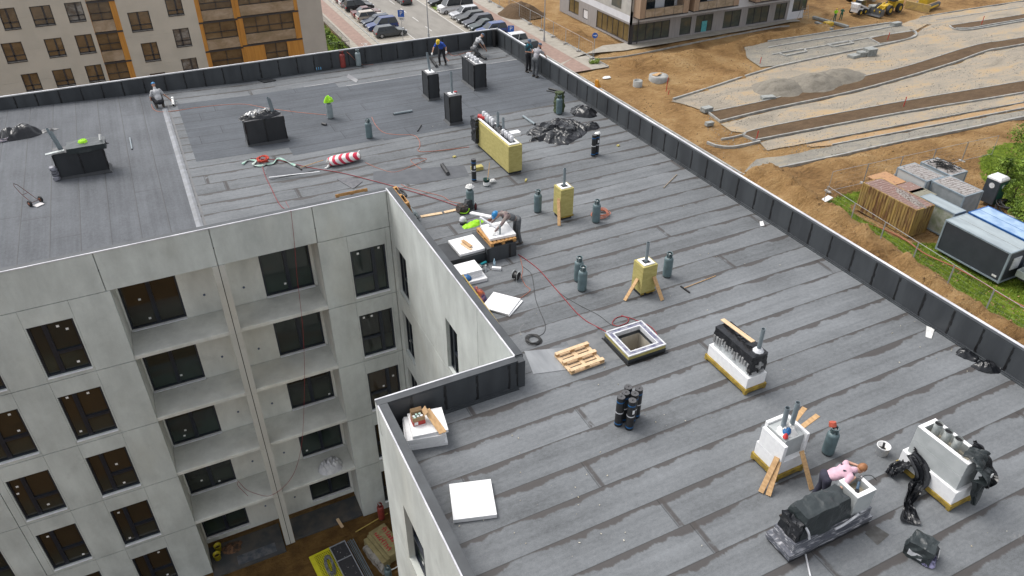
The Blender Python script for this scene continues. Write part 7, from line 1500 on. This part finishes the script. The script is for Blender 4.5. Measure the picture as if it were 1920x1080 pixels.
# ================================================================ trees, shrubs and grass
def leafmat(name, a, b, c): g = G(name); n = g.noise(g.xyz('world'), 1.2, 3.); o = g.n('ShaderNodeObjectInfo'); g.set(g.ramp(n, [(.35, a), (.5, b), (.68, c)]), .6, spec=.3); g.b.inputs['Subsurface Weight'].default_value = 0; return g.m
M_LEAF = leafmat('leaf_green', (.05, .09, .012), (.14, .22, .025), (.26, .36, .05)); M_BARK = pm('bark', (.10, .075, .05), (.06, .045, .03), 6, .9)
def tree(name, label, x, y, h, r, n, seed, ls=.11, group=None, cat='tree', z0=.22):
    rr = random.Random(seed); t = thing(name, label, cat, (x, y, -.1), 0, group); mb = MB(); mb.tube(smooth_path([(0, 0, 0), (.08*r, 0, h*.3), (0, .1*r, h*.6), (.05, 0, h*.85)]), [.05*h*(1-.8*i/18) for i in range(19)], 8)
    cl = []
    for k in range(16):
        a = rr.uniform(0, 6.28); q = rr.uniform(.3, .95); z = h*rr.uniform(z0+.1, .95); c = Vector((math.cos(a)*q*r*(1.1-abs(z/h-.5)), math.sin(a)*q*r*(1.1-abs(z/h-.5)), z)); cl.append((c, rr.uniform(.28, .5)*r)); mb.tube([(0, 0, z*.55), c*.6+Vector((0, 0, z*.35)), c], .012*h, 5, .004*h)
    mb.build('trunk', M_BARK, t); mb = MB(); vs = []; fs = []
    for i in range(n):
        c, s = rr.choice(cl); d = Vector((rr.gauss(0, 1), rr.gauss(0, 1), rr.gauss(0, .8))).normalized()*s*rr.random()**.4; p = c+d; u = Vector((rr.gauss(0, 1), rr.gauss(0, 1), rr.gauss(0, .5))).normalized(); v = u.cross(Vector((rr.gauss(0, 1), rr.gauss(0, 1), 1))).normalized(); l = ls*rr.uniform(.6, 1.3)
        b = len(vs); vs += [p-u*l, p+v*l*.5, p+u*l, p-v*l*.5]; fs.append((b, b+1, b+2, b+3))
    mb.add(vs, fs); mb.build('crown', M_LEAF, t); return t
c = at(1950, 378); tree('deciduous_tree', 'bright green leafy tree at the right edge, its branches reaching into the picture', c.x, c.y, 7.5, 3.2, 9000, 1, .13); c = at(1925, 330); tree('deciduous_tree', 'smaller green tree behind the right edge tree', c.x+2, c.y+1, 5., 2.4, 5000, 2, .12)
for k, (px, py, h, r, lb) in enumerate(((1895, 385, 2.2, 1.3, 'round green bush beside the portable toilet'), (1885, 330, 1.6, 1.2, 'low green bush left of the right edge trees'), (1915, 420, 1.8, 1.2, 'green bush over the pile of branches'), (1115, 118, .6, .7, 'small green tuft of shrub beside the round blue sign'))):
    c = at(px, py); tree('bush', lb, c.x, c.y, h, r, 1800 if k < 3 else 500, 20+k, .1, 'green bushes', 'bush', .0)
rr = random.Random(2)
for k in range(9): tree('shrub', ORD[k]+' small green shrub inside the dark railing fence, counted from the near corner', 23.6+rr.uniform(-.2, .2), 100.2+k*1.9, 1.2, .8, 420, 40+k, .13, 'shrubs along the railing fence', 'shrub', .0)
# grass blades
vs = []; fs = []
for poly in GRASS:
    x0 = min(p[0] for p in poly); x1 = min(max(p[0] for p in poly), 75); y0 = min(p[1] for p in poly); y1 = max(p[1] for p in poly); n = int((x1-x0)*(y1-y0)*55); n = min(n, 26000)
    for i in range(n):
        x, y = rr.uniform(x0, x1), rr.uniform(y0, y1)
        if not inpoly(x, y, poly) or noise.noise(Vector((x*.5, y*.5, 4))) < -.22: continue
        z = ghash(x, y)-.02; a = rr.uniform(0, 6.28); l = rr.uniform(.08, .22); w_ = rr.uniform(.02, .05); dx, dy = math.cos(a)*w_, math.sin(a)*w_; b = len(vs); vs += [(x-dx, y-dy, z), (x+dx, y+dy, z), (x+dy*2, y-dx*2, z+l)]; fs.append((b, b+1, b+2))
mb = MB(); mb.add(vs, fs); g = G('grass_blade'); g.set(g.ramp(g.noise(g.xyz(), 1.3, 5., .7), [(.32, (.055, .09, .01)), (.5, (.13, .21, .015)), (.68, (.26, .34, .04))]), .7); tag(mb.build('grass', g.m), 'green grass growing around the containers and at the railing fence', 'grass', kind='stuff')

# loose stones and clods on the site, beyond counting
rr = random.Random(12)
for nm, lb, n_, test, cols, smin, smax in (('loose_stones', 'loose stones scattered over the gravel beds between the kerbs', 9000, lambda x, y: inpoly(x, y, PLANUM), ((.34, .32, .28), (.13, .12, .105)), .03, .09), ('soil_clods', 'clods of sand and soil lying over the open sandy ground', 7000, lambda x, y: not inpoly(x, y, PLANUM) and x > 45 and not (x > 59 and y > 80) and y < 96 and not (x < 52.6 and y > 78), ((.36, .23, .11), (.12, .07, .03)), .04, .13)):
    vs = []; fs = []; k = 0
    while k < n_:
        x, y = rr.uniform(44, 108), rr.uniform(18, 88)
        if noise.noise(Vector((x*.25, y*.25, 3))) < rr.uniform(-.35, .25) or not test(x, y): k += .15; continue
        k += 1; z = max(ghash(x, y), .03 if nm == 'loose_stones' else -9); s_ = rr.uniform(smin, smax); a = rr.uniform(0, 6.28); b = len(vs)
        vs += [(x+s_*math.cos(a+t), y+s_*math.sin(a+t)*.8, z-.01) for t in (0, 1.7, 3.1, 4.6)]+[(x+s_*.2, y, z+s_*.8)]; fs += [(b, b+1, b+4), (b+1, b+2, b+4), (b+2, b+3, b+4), (b+3, b, b+4)]
    mb = MB(); mb.add(vs, fs); tag(mb.build(nm, pm(nm, cols[0], cols[1], 1.7, .95, coords='world')), lb, 'stones' if nm == 'loose_stones' else 'clods', kind='stuff')
# ================================================================ people
M_SKIN = pm('skin', (.48, .27, .19), (.42, .22, .15), 9, .55); M_HAIRD = pm('dark_hair', (.04, .025, .018), rough=.6); M_HAIRG = pm('ginger_hair', (.30, .13, .05), (.22, .09, .035), 14, .6); M_BOOT = pm('work_boot', (.05, .04, .035), (.08, .065, .05), 8, .8)
def cloth(name, a, b=None): return pm('cloth_'+name, a, b, 7, .85, bump=.3, bscale=14)
def cap_(mb, a, b, r0, r1, n=10):
    a = Vector(a); b = Vector(b); L_ = (b-a).length
    if L_ < 1e-4: mb.ell(a, (r0, r0, r0), n, 6); return
    mb.tube([a, b], r0, n, r1); mb.ell(a, (r0, r0, r0), n, 6); mb.ell(b, (r1, r1, r1), n, 6)
def organic(mb, name, mat, parent, vox, sm=6):
    o = mb.build(name, mat, parent); q = o.modifiers.new('remesh', 'REMESH'); q.mode = 'VOXEL'; q.voxel_size = vox; q.use_smooth_shade = True
    q = o.modifiers.new('smooth', 'SMOOTH'); q.iterations = sm; q.factor = .5; return o
def person(label, loc, rz, J, top, legs, hat=None, hair=None, sleeves=False, gloves=None, extra=None, vox=.009, hatkind='helmet', straps=None, s=1.):
    t = thing('person', label, 'person', loc, rz); V = {k: Vector(v)*s for k, v in J.items()}
    pel, chest, neck, head = V['pelvis'], V['chest'], V['neck'], V['head']; side = V.get('side', Vector((1, 0, 0))).normalized(); sd2 = V.get('hside', side).normalized()
    look = V.get('look', Vector((0, 1, 0))).normalized(); hu = (head-neck).normalized()
    shR, shL = chest+side*.18*s+(neck-chest)*.35, chest-side*.18*s+(neck-chest)*.35; hpR, hpL = pel+sd2*.10*s, pel-sd2*.10*s
    R_ = lambda r: r*s
    def arm(mb, g): 
        for sh, el, wr in ((shR, V['elR'], V['wrR']), (shL, V['elL'], V['wrL'])): cap_(mb, sh, el, R_(.052+g), R_(.040+g)); cap_(mb, el, wr, R_(.040+g), R_(.028+g))
    def torso(mb, g):
        d = chest-pel; ax = d.normalized(); fr = side.cross(ax).normalized(); M = Matrix((side, fr, ax)).transposed()
        mb.ell(chest, (R_(.175+g), R_(.115+g), R_(.17)), 16, 10, M); mb.ell(pel.lerp(chest, .5), (R_(.145+g), R_(.105+g), R_(.19)), 16, 10, M); mb.ell(pel, (R_(.155+g), R_(.115+g), R_(.13)), 16, 10, M)
        cap_(mb, shL, shR, R_(.062+g), R_(.062+g)); cap_(mb, chest, neck, R_(.09+g), R_(.055+g))
    def leg(mb, g, cut=1.):
        for hp_, kn, an in ((hpR, V['knR'], V['anR']), (hpL, V['knL'], V['anL'])): cap_(mb, hp_, kn, R_(.085+g), R_(.055+g)); cap_(mb, kn, kn.lerp(an, cut), R_(.055+g), R_(.040+g*1.4))
    mb = MB(); torso(mb, 0); arm(mb, 0); leg(mb, 0); cap_(mb, neck, head, R_(.052), R_(.055))
    up_ = (hu-look*hu.dot(look)).normalized(); rt_ = look.cross(up_).normalized(); HM = Matrix((rt_, look, up_)).transposed()
    hc = head+up_*R_(.05); mb.ell(hc+look*R_(-.01), (R_(.077), R_(.095), R_(.105)), 16, 12, HM); mb.ell(hc+look*R_(.03)-up_*R_(.06), (R_(.055), R_(.062), R_(.06)), 12, 8, HM)
    mb.ell(hc+look*R_(.098)-up_*R_(.015), (R_(.013), R_(.018), R_(.024)), 8, 6, HM); mb.ell(hc+look*R_(.085)-up_*R_(.055), (R_(.025), R_(.012), R_(.009)), 8, 6, HM)
    for q in (-1, 1): mb.ell(hc+rt_*R_(.078*q)-up_*R_(.01), (R_(.012), R_(.02), R_(.03)), 8, 6, HM); mb.ell(hc+rt_*R_(.03*q)+look*R_(.085)+up_*R_(.022), (R_(.018), R_(.012), R_(.007)), 8, 6, HM)
    def hand(mb, el, wr, g, q):
        d = (wr-el).normalized(); dn = Vector((0, 0, -1)); n_ = (dn-d*dn.dot(d)); n_ = n_.normalized() if n_.length > .15 else look; x = d.cross(n_).normalized()*q
        M = Matrix((x, n_, d)).transposed(); mb.ell(wr+d*R_(.05), (R_(.042+g), R_(.018+g), R_(.055)), 10, 8, M)
        for i, l in enumerate((.068, .076, .070, .055)):
            a = wr+d*R_(.09)+x*R_(-.031+.021*i); b = a+d*R_(l*.55)+n_*R_(.010); c = b+d*R_(l*.35)+n_*R_(.028); cap_(mb, a, b, R_(.0095+g), R_(.009+g), 7); cap_(mb, b, c, R_(.009+g), R_(.008+g), 7)
        a = wr+d*R_(.035)-x*R_(.035); b = a+d*R_(.03)-x*R_(.028)+n_*R_(.01); c = b+d*R_(.03)+n_*R_(.015); cap_(mb, a, b, R_(.012+g), R_(.011+g), 7); cap_(mb, b, c, R_(.011+g), R_(.009+g), 7)
    hand(mb, V['elR'], V['wrR'], 0, 1); hand(mb, V['elL'], V['wrL'], 0, -1); organic(mb, 'body', M_SKIN, t, vox*.9 if vox < .012 else vox, 3)
    mb = MB()
    for q in (-1, 1): mb.ell(hc+rt_*R_(.030*q)+look*R_(.088)+up_*R_(.005), (R_(.011), R_(.008), R_(.007)), 8, 6, HM)
    mb.build('eyes', M_HAIRD, t)
    mb = MB(); torso(mb, .014)
    for sh, el, wr in ((shR, V['elR'], V['wrR']), (shL, V['elL'], V['wrL'])):
        if sleeves: cap_(mb, sh, el, R_(.070), R_(.056)); cap_(mb, el, wr.lerp(el, .04), R_(.056), R_(.040))
        else: cap_(mb, sh, sh.lerp(el, .72), R_(.070), R_(.062))
    organic(mb, 'shirt', top, t, .013)
    mb = MB(); leg(mb, .018, .95); d = chest-pel; ax = d.normalized(); fr = side.cross(ax).normalized(); M = Matrix((side, fr, ax)).transposed(); mb.ell(pel, (R_(.175), R_(.137), R_(.13)), 16, 10, M)
    if extra == 'bib': mb.ell(pel.lerp(chest, .55), (R_(.165), R_(.128), R_(.2)), 16, 10, M)
    organic(mb, 'trousers', legs, t, .014)
    if extra == 'bib' or straps:
        mb = MB()
        for q in (-1, 1): mb.tube(smooth_path([pel.lerp(chest, .8)+fr*R_(-.13)+side*R_(.07*q), chest+(neck-chest)*.5+side*R_(.09*q)-fr*R_(.09), chest+(neck-chest)*.75+side*R_(.10*q)+fr*R_(.0), chest+side*R_(.09*q)+fr*R_(.13)]), R_(.018), 6)
        mb.build('shoulder_straps', straps or legs, t)
    for an, kn in ((V['anR'], V['knR']), (V['anL'], V['knL'])):
        f = V.get('toe', Vector((0, 1, 0))).normalized(); mb = MB(); cap_(mb, an-Vector((0, 0, R_(.03)))-f*R_(.05), an+f*R_(.15)-Vector((0, 0, R_(.045))), R_(.048), R_(.042)); cap_(mb, an-Vector((0, 0, R_(.02))), an+Vector((0, 0, R_(.07))), R_(.055), R_(.055)); organic(mb, 'boot', M_BOOT, t, .013, 4)
    if gloves:
        mb = MB(); hand(mb, V['elR'], V['wrR'], .005, 1); q = organic(mb, 'glove', gloves, t, .009, 2); mb = MB(); hand(mb, V['elL'], V['wrL'], .005, -1); organic(mb, 'glove', gloves, t, .009, 2)
    if hair:
        mb = MB(); mb.ell(hc-look*R_(.02)+up_*R_(.018), (R_(.087), R_(.098), R_(.108)), 16, 12, HM); P_ = []
        keep = [i for i, v in enumerate(mb.v)]; fs = []
        for f in mb.f:
            c = sum((Vector(mb.v[i]) for i in f), Vector())/len(f)-hc
            if not (c.dot(look) > R_(.045) and c.dot(up_) < R_(.055)) and not (c.dot(up_) < R_(-.05)): fs.append(f)
        mb.f = fs; mb.sm = [True]*len(fs); mb.build('hair', hair, t, solid=.006)
    if hat:
        mb = MB(); pr_ = []
        c0 = hc+up_*R_(.035); k = 1.22 if hatkind == 'helmet' else 1.10; n = 20; rows = 8
        for j in range(rows+1):
            a = math.pi/2*j/rows
            for i in range(n): b = 2*math.pi*i/n; pr_.append(c0+rt_*(R_(.085*k)*math.cos(a)*math.cos(b))+look*(R_(.105*k)*math.cos(a)*math.sin(b))+up_*(R_(.105*(1.08 if hatkind == 'helmet' else .85))*math.sin(a)))
        mb.add(pr_, [(j*n+i, j*n+(i+1) % n, (j+1)*n+(i+1) % n, (j+1)*n+i) for j in range(rows) for i in range(n)], True)
        br = []
        for i in range(n):
            b = 2*math.pi*i/n; fw_ = max(0, math.sin(b)); q = (.012+.05*fw_**2) if hatkind == 'helmet' else (.0+.075*fw_**3); x_, y_ = math.cos(b), math.sin(b)
            br += [c0+rt_*R_(.085*k)*x_+look*R_(.105*k)*y_, c0+rt_*(R_(.085*k)+R_(q))*x_+look*(R_(.105*k)+R_(q))*y_-up_*R_(.012)]
        mb.add(br, [(2*i, 2*i+1, (2*i+3) % (2*n), (2*i+2) % (2*n)) for i in range(n)], True)
        if hatkind == 'helmet': mb.tube([c0+look*R_(-.09*k)+up_*R_(.07), c0+up_*R_(.118), c0+look*R_(.09*k)+up_*R_(.07)], R_(.014), 6)
        mb.build('helmet' if hatkind == 'helmet' else 'cap', hat, t, solid=.005)
    return t
H_BLU = pm('helmet_blue', (.02, .22, .50), rough=.35); H_YEL = pm('helmet_yellow', (.75, .52, .02), rough=.35); C_CAP = cloth('cap_grey_blue', (.10, .15, .22), (.07, .10, .15))
C_WHT = cloth('white_tee', (.50, .50, .51)); C_BLK = cloth('black_trousers', (.018, .018, .022)); C_ROY = cloth('royal_blue', (.03, .09, .42)); C_GRY = cloth('grey_overall', (.10, .10, .105), (.14, .14, .145)); C_LGR = cloth('light_grey_tee', (.36, .35, .37)); C_DGR = cloth('dark_grey_trousers', (.075, .08, .09), (.11, .115, .12)); C_PNK = cloth('pink_tee', (.62, .40, .47), (.54, .34, .41)); C_NAV = cloth('navy_trousers', (.03, .03, .05)); C_TEA = cloth('black_teal_shirt', (.025, .03, .035), (.02, .16, .22)); C_OLV = cloth('brown_grey_shirt', (.16, .11, .11), (.24, .20, .18)); C_VST = cloth('grey_vest', (.30, .31, .29), (.34, .35, .2))
# squatting roofer at the joint, seen from behind
p = onroof(303, 203)
person('person in a white t-shirt and blue cap squatting at the roof joint, back to us', p, R(12), dict(pelvis=(0, 0, .32), chest=(0, .22, .72), neck=(0, .32, .92), head=(.01, .40, 1.0), look=(.1, .8, -.5), knR=(.20, .42, .46), knL=(-.20, .42, .46), anR=(.14, .10, .08), anL=(-.16, .12, .08), elR=(.33, .30, .52), wrR=(.52, .28, .28), elL=(-.30, .30, .52), wrL=(-.26, .48, .38), toe=(0, 1, 0)), C_WHT, C_BLK, H_BLU, hatkind='cap', s=1.05)
mb = MB(); mb.tube(smooth_path([(0, 0, .3), (.15, .1, .24), (.25, .1, .1)]), .018, 6); mb.tube([(.25, .1, .1), (.33, .12, .05)], .03, 10, .045); tag(mb.build('gas_torch', M_STEEL, loc=p+Vector((.50, .30, .02))), 'small gas torch in the hand of the squatting roofer', 'torch')
# yellow helmet, bending towards the lower left
p = onroof(829, 122)
person('person in a yellow helmet, blue t-shirt and black trousers stooping over a roll', p, R(140), dict(pelvis=(0, -.05, .92), chest=(0, .18, 1.28), neck=(0, .34, 1.42), head=(0, .46, 1.47), look=(0, .6, -.8), knR=(.12, .12, .50), knL=(-.14, -.02, .50), anR=(.14, -.02, .09), anL=(-.18, -.16, .09), elR=(.32, .40, 1.10), wrR=(.34, .60, .90), elL=(-.36, .20, 1.12), wrL=(-.40, .34, .96)), C_ROY, C_BLK, H_YEL, gloves=M_GLOVE)
# kneeling roofer facing right
p = onroof(893, 108)
person('person in grey dungarees and blue cap kneeling to the right', p+Vector((0, .25, 0)), R(-80), dict(pelvis=(0, -.10, .46), chest=(0, .26, .86), neck=(0, .42, 1.02), head=(0, .54, 1.06), look=(0, .7, -.7), knR=(.14, .28, .08), knL=(-.14, .30, .34), anR=(.14, -.18, .09), anL=(-.16, .16, .08), elR=(.24, .50, .62), wrR=(.18, .66, .34), elL=(-.22, .48, .62), wrL=(-.12, .66, .34)), C_WHT, C_GRY, C_CAP, hatkind='cap', extra='bib', s=1.05)
# two men at the parapet
p = Vector((XR-.52, 37.95, ZR))
person('person in a black and teal shirt and grey cap standing at the right parapet', p, R(200), dict(pelvis=(0, 0, .98), chest=(0, .0, 1.38), neck=(0, .02, 1.56), head=(0, .04, 1.64), look=(.2, .8, -.25), knR=(.11, .05, .53), knL=(-.11, .03, .53), anR=(.12, 0, .09), anL=(-.14, .02, .09), elR=(.26, .06, 1.18), wrR=(.06, .26, 1.14), elL=(-.26, .06, 1.18), wrL=(-.06, .26, 1.20)), C_TEA, C_BLK, C_CAP, hatkind='cap', s=1.04)
p = Vector((XR-.50, 37.0, ZR))
person('person in a light grey t-shirt leaning over the right parapet, back to us', p, R(-62), dict(pelvis=(0, -.10, .98), chest=(0, .10, 1.34), neck=(0, .20, 1.52), head=(.02, .26, 1.60), look=(.1, .9, -.35), knR=(.12, -.08, .53), knL=(-.12, -.02, .53), anR=(.14, -.14, .09), anL=(-.14, -.06, .09), elR=(.30, .34, 1.20), wrR=(.26, .52, 1.04), elL=(-.28, .26, 1.16), wrL=(-.16, .46, 1.06)), C_LGR, C_DGR, C_CAP, hatkind='cap', s=1.04)
# man cutting foam
p = Vector((10.62, 21.35, ZR))
person('person in a blue helmet and grey vest bending over the foam sheet on the pallet', p, R(88), dict(pelvis=(0, -.08, .94), chest=(0, .34, 1.18), neck=(0, .56, 1.26), head=(0, .68, 1.26), look=(0, .6, -.8), knR=(.13, -.04, .50), knL=(-.13, -.06, .50), anR=(.15, -.10, .09), anL=(-.15, -.14, .09), elR=(.26, .60, 1.02), wrR=(.20, .80, .90), elL=(-.32, .66, 1.05), wrL=(-.40, .92, .90)), C_OLV, C_DGR, H_BLU, sleeves=True, gloves=M_GLOVE, extra='bib', s=1.05)
# pink shirt
p = Vector((11.90, 7.44, ZR))
person('person with ginger hair in a pink t-shirt leaning over the opened grey block', p, R(-120), dict(pelvis=(0, -.10, .86), chest=(0, .24, 1.08), neck=(.02, .44, 1.15), head=(.0, .56, 1.14), look=(0, .6, -.8), knR=(.12, -.06, .50), knL=(-.12, -.08, .50), anR=(.14, -.14, .09), anL=(-.14, -.16, .09), elR=(.38, .10, .95), wrR=(.20, .40, 1.10), elL=(-.32, .40, 1.02), wrL=(-.16, .60, 1.08)), C_PNK, C_NAV, None, hair=M_HAIRG, gloves=C_GRY, straps=C_NAV, vox=.008, s=1.06)
# workers by the machines
ST = dict(pelvis=(0, 0, .98), chest=(0, 0, 1.38), neck=(0, .02, 1.56), head=(0, .04, 1.64), knR=(.11, .05, .53), knL=(-.11, .03, .53), anR=(.12, 0, .09), anL=(-.14, .02, .09), elR=(.28, .06, 1.14), wrR=(.26, .26, 1.0), elL=(-.28, .06, 1.14), wrL=(-.22, .28, 1.1))
c = at(1564, 38); person('person in a lime hi-vis vest and yellow helmet by the small white loader', (c.x, c.y, -.1), R(150), ST, M_HIVIS, cloth('green_trousers', (.02, .10, .07)), H_YEL, vox=.02)
c = at(1576, 36); person('person in green work clothes and an orange helmet by the small white loader', (c.x, c.y, -.1), R(-60), ST, cloth('green_shirt', (.03, .14, .10)), cloth('green_trousers', (.02, .10, .07)), pm('helmet_orange', (.6, .2, .02), rough=.4), vox=.02)
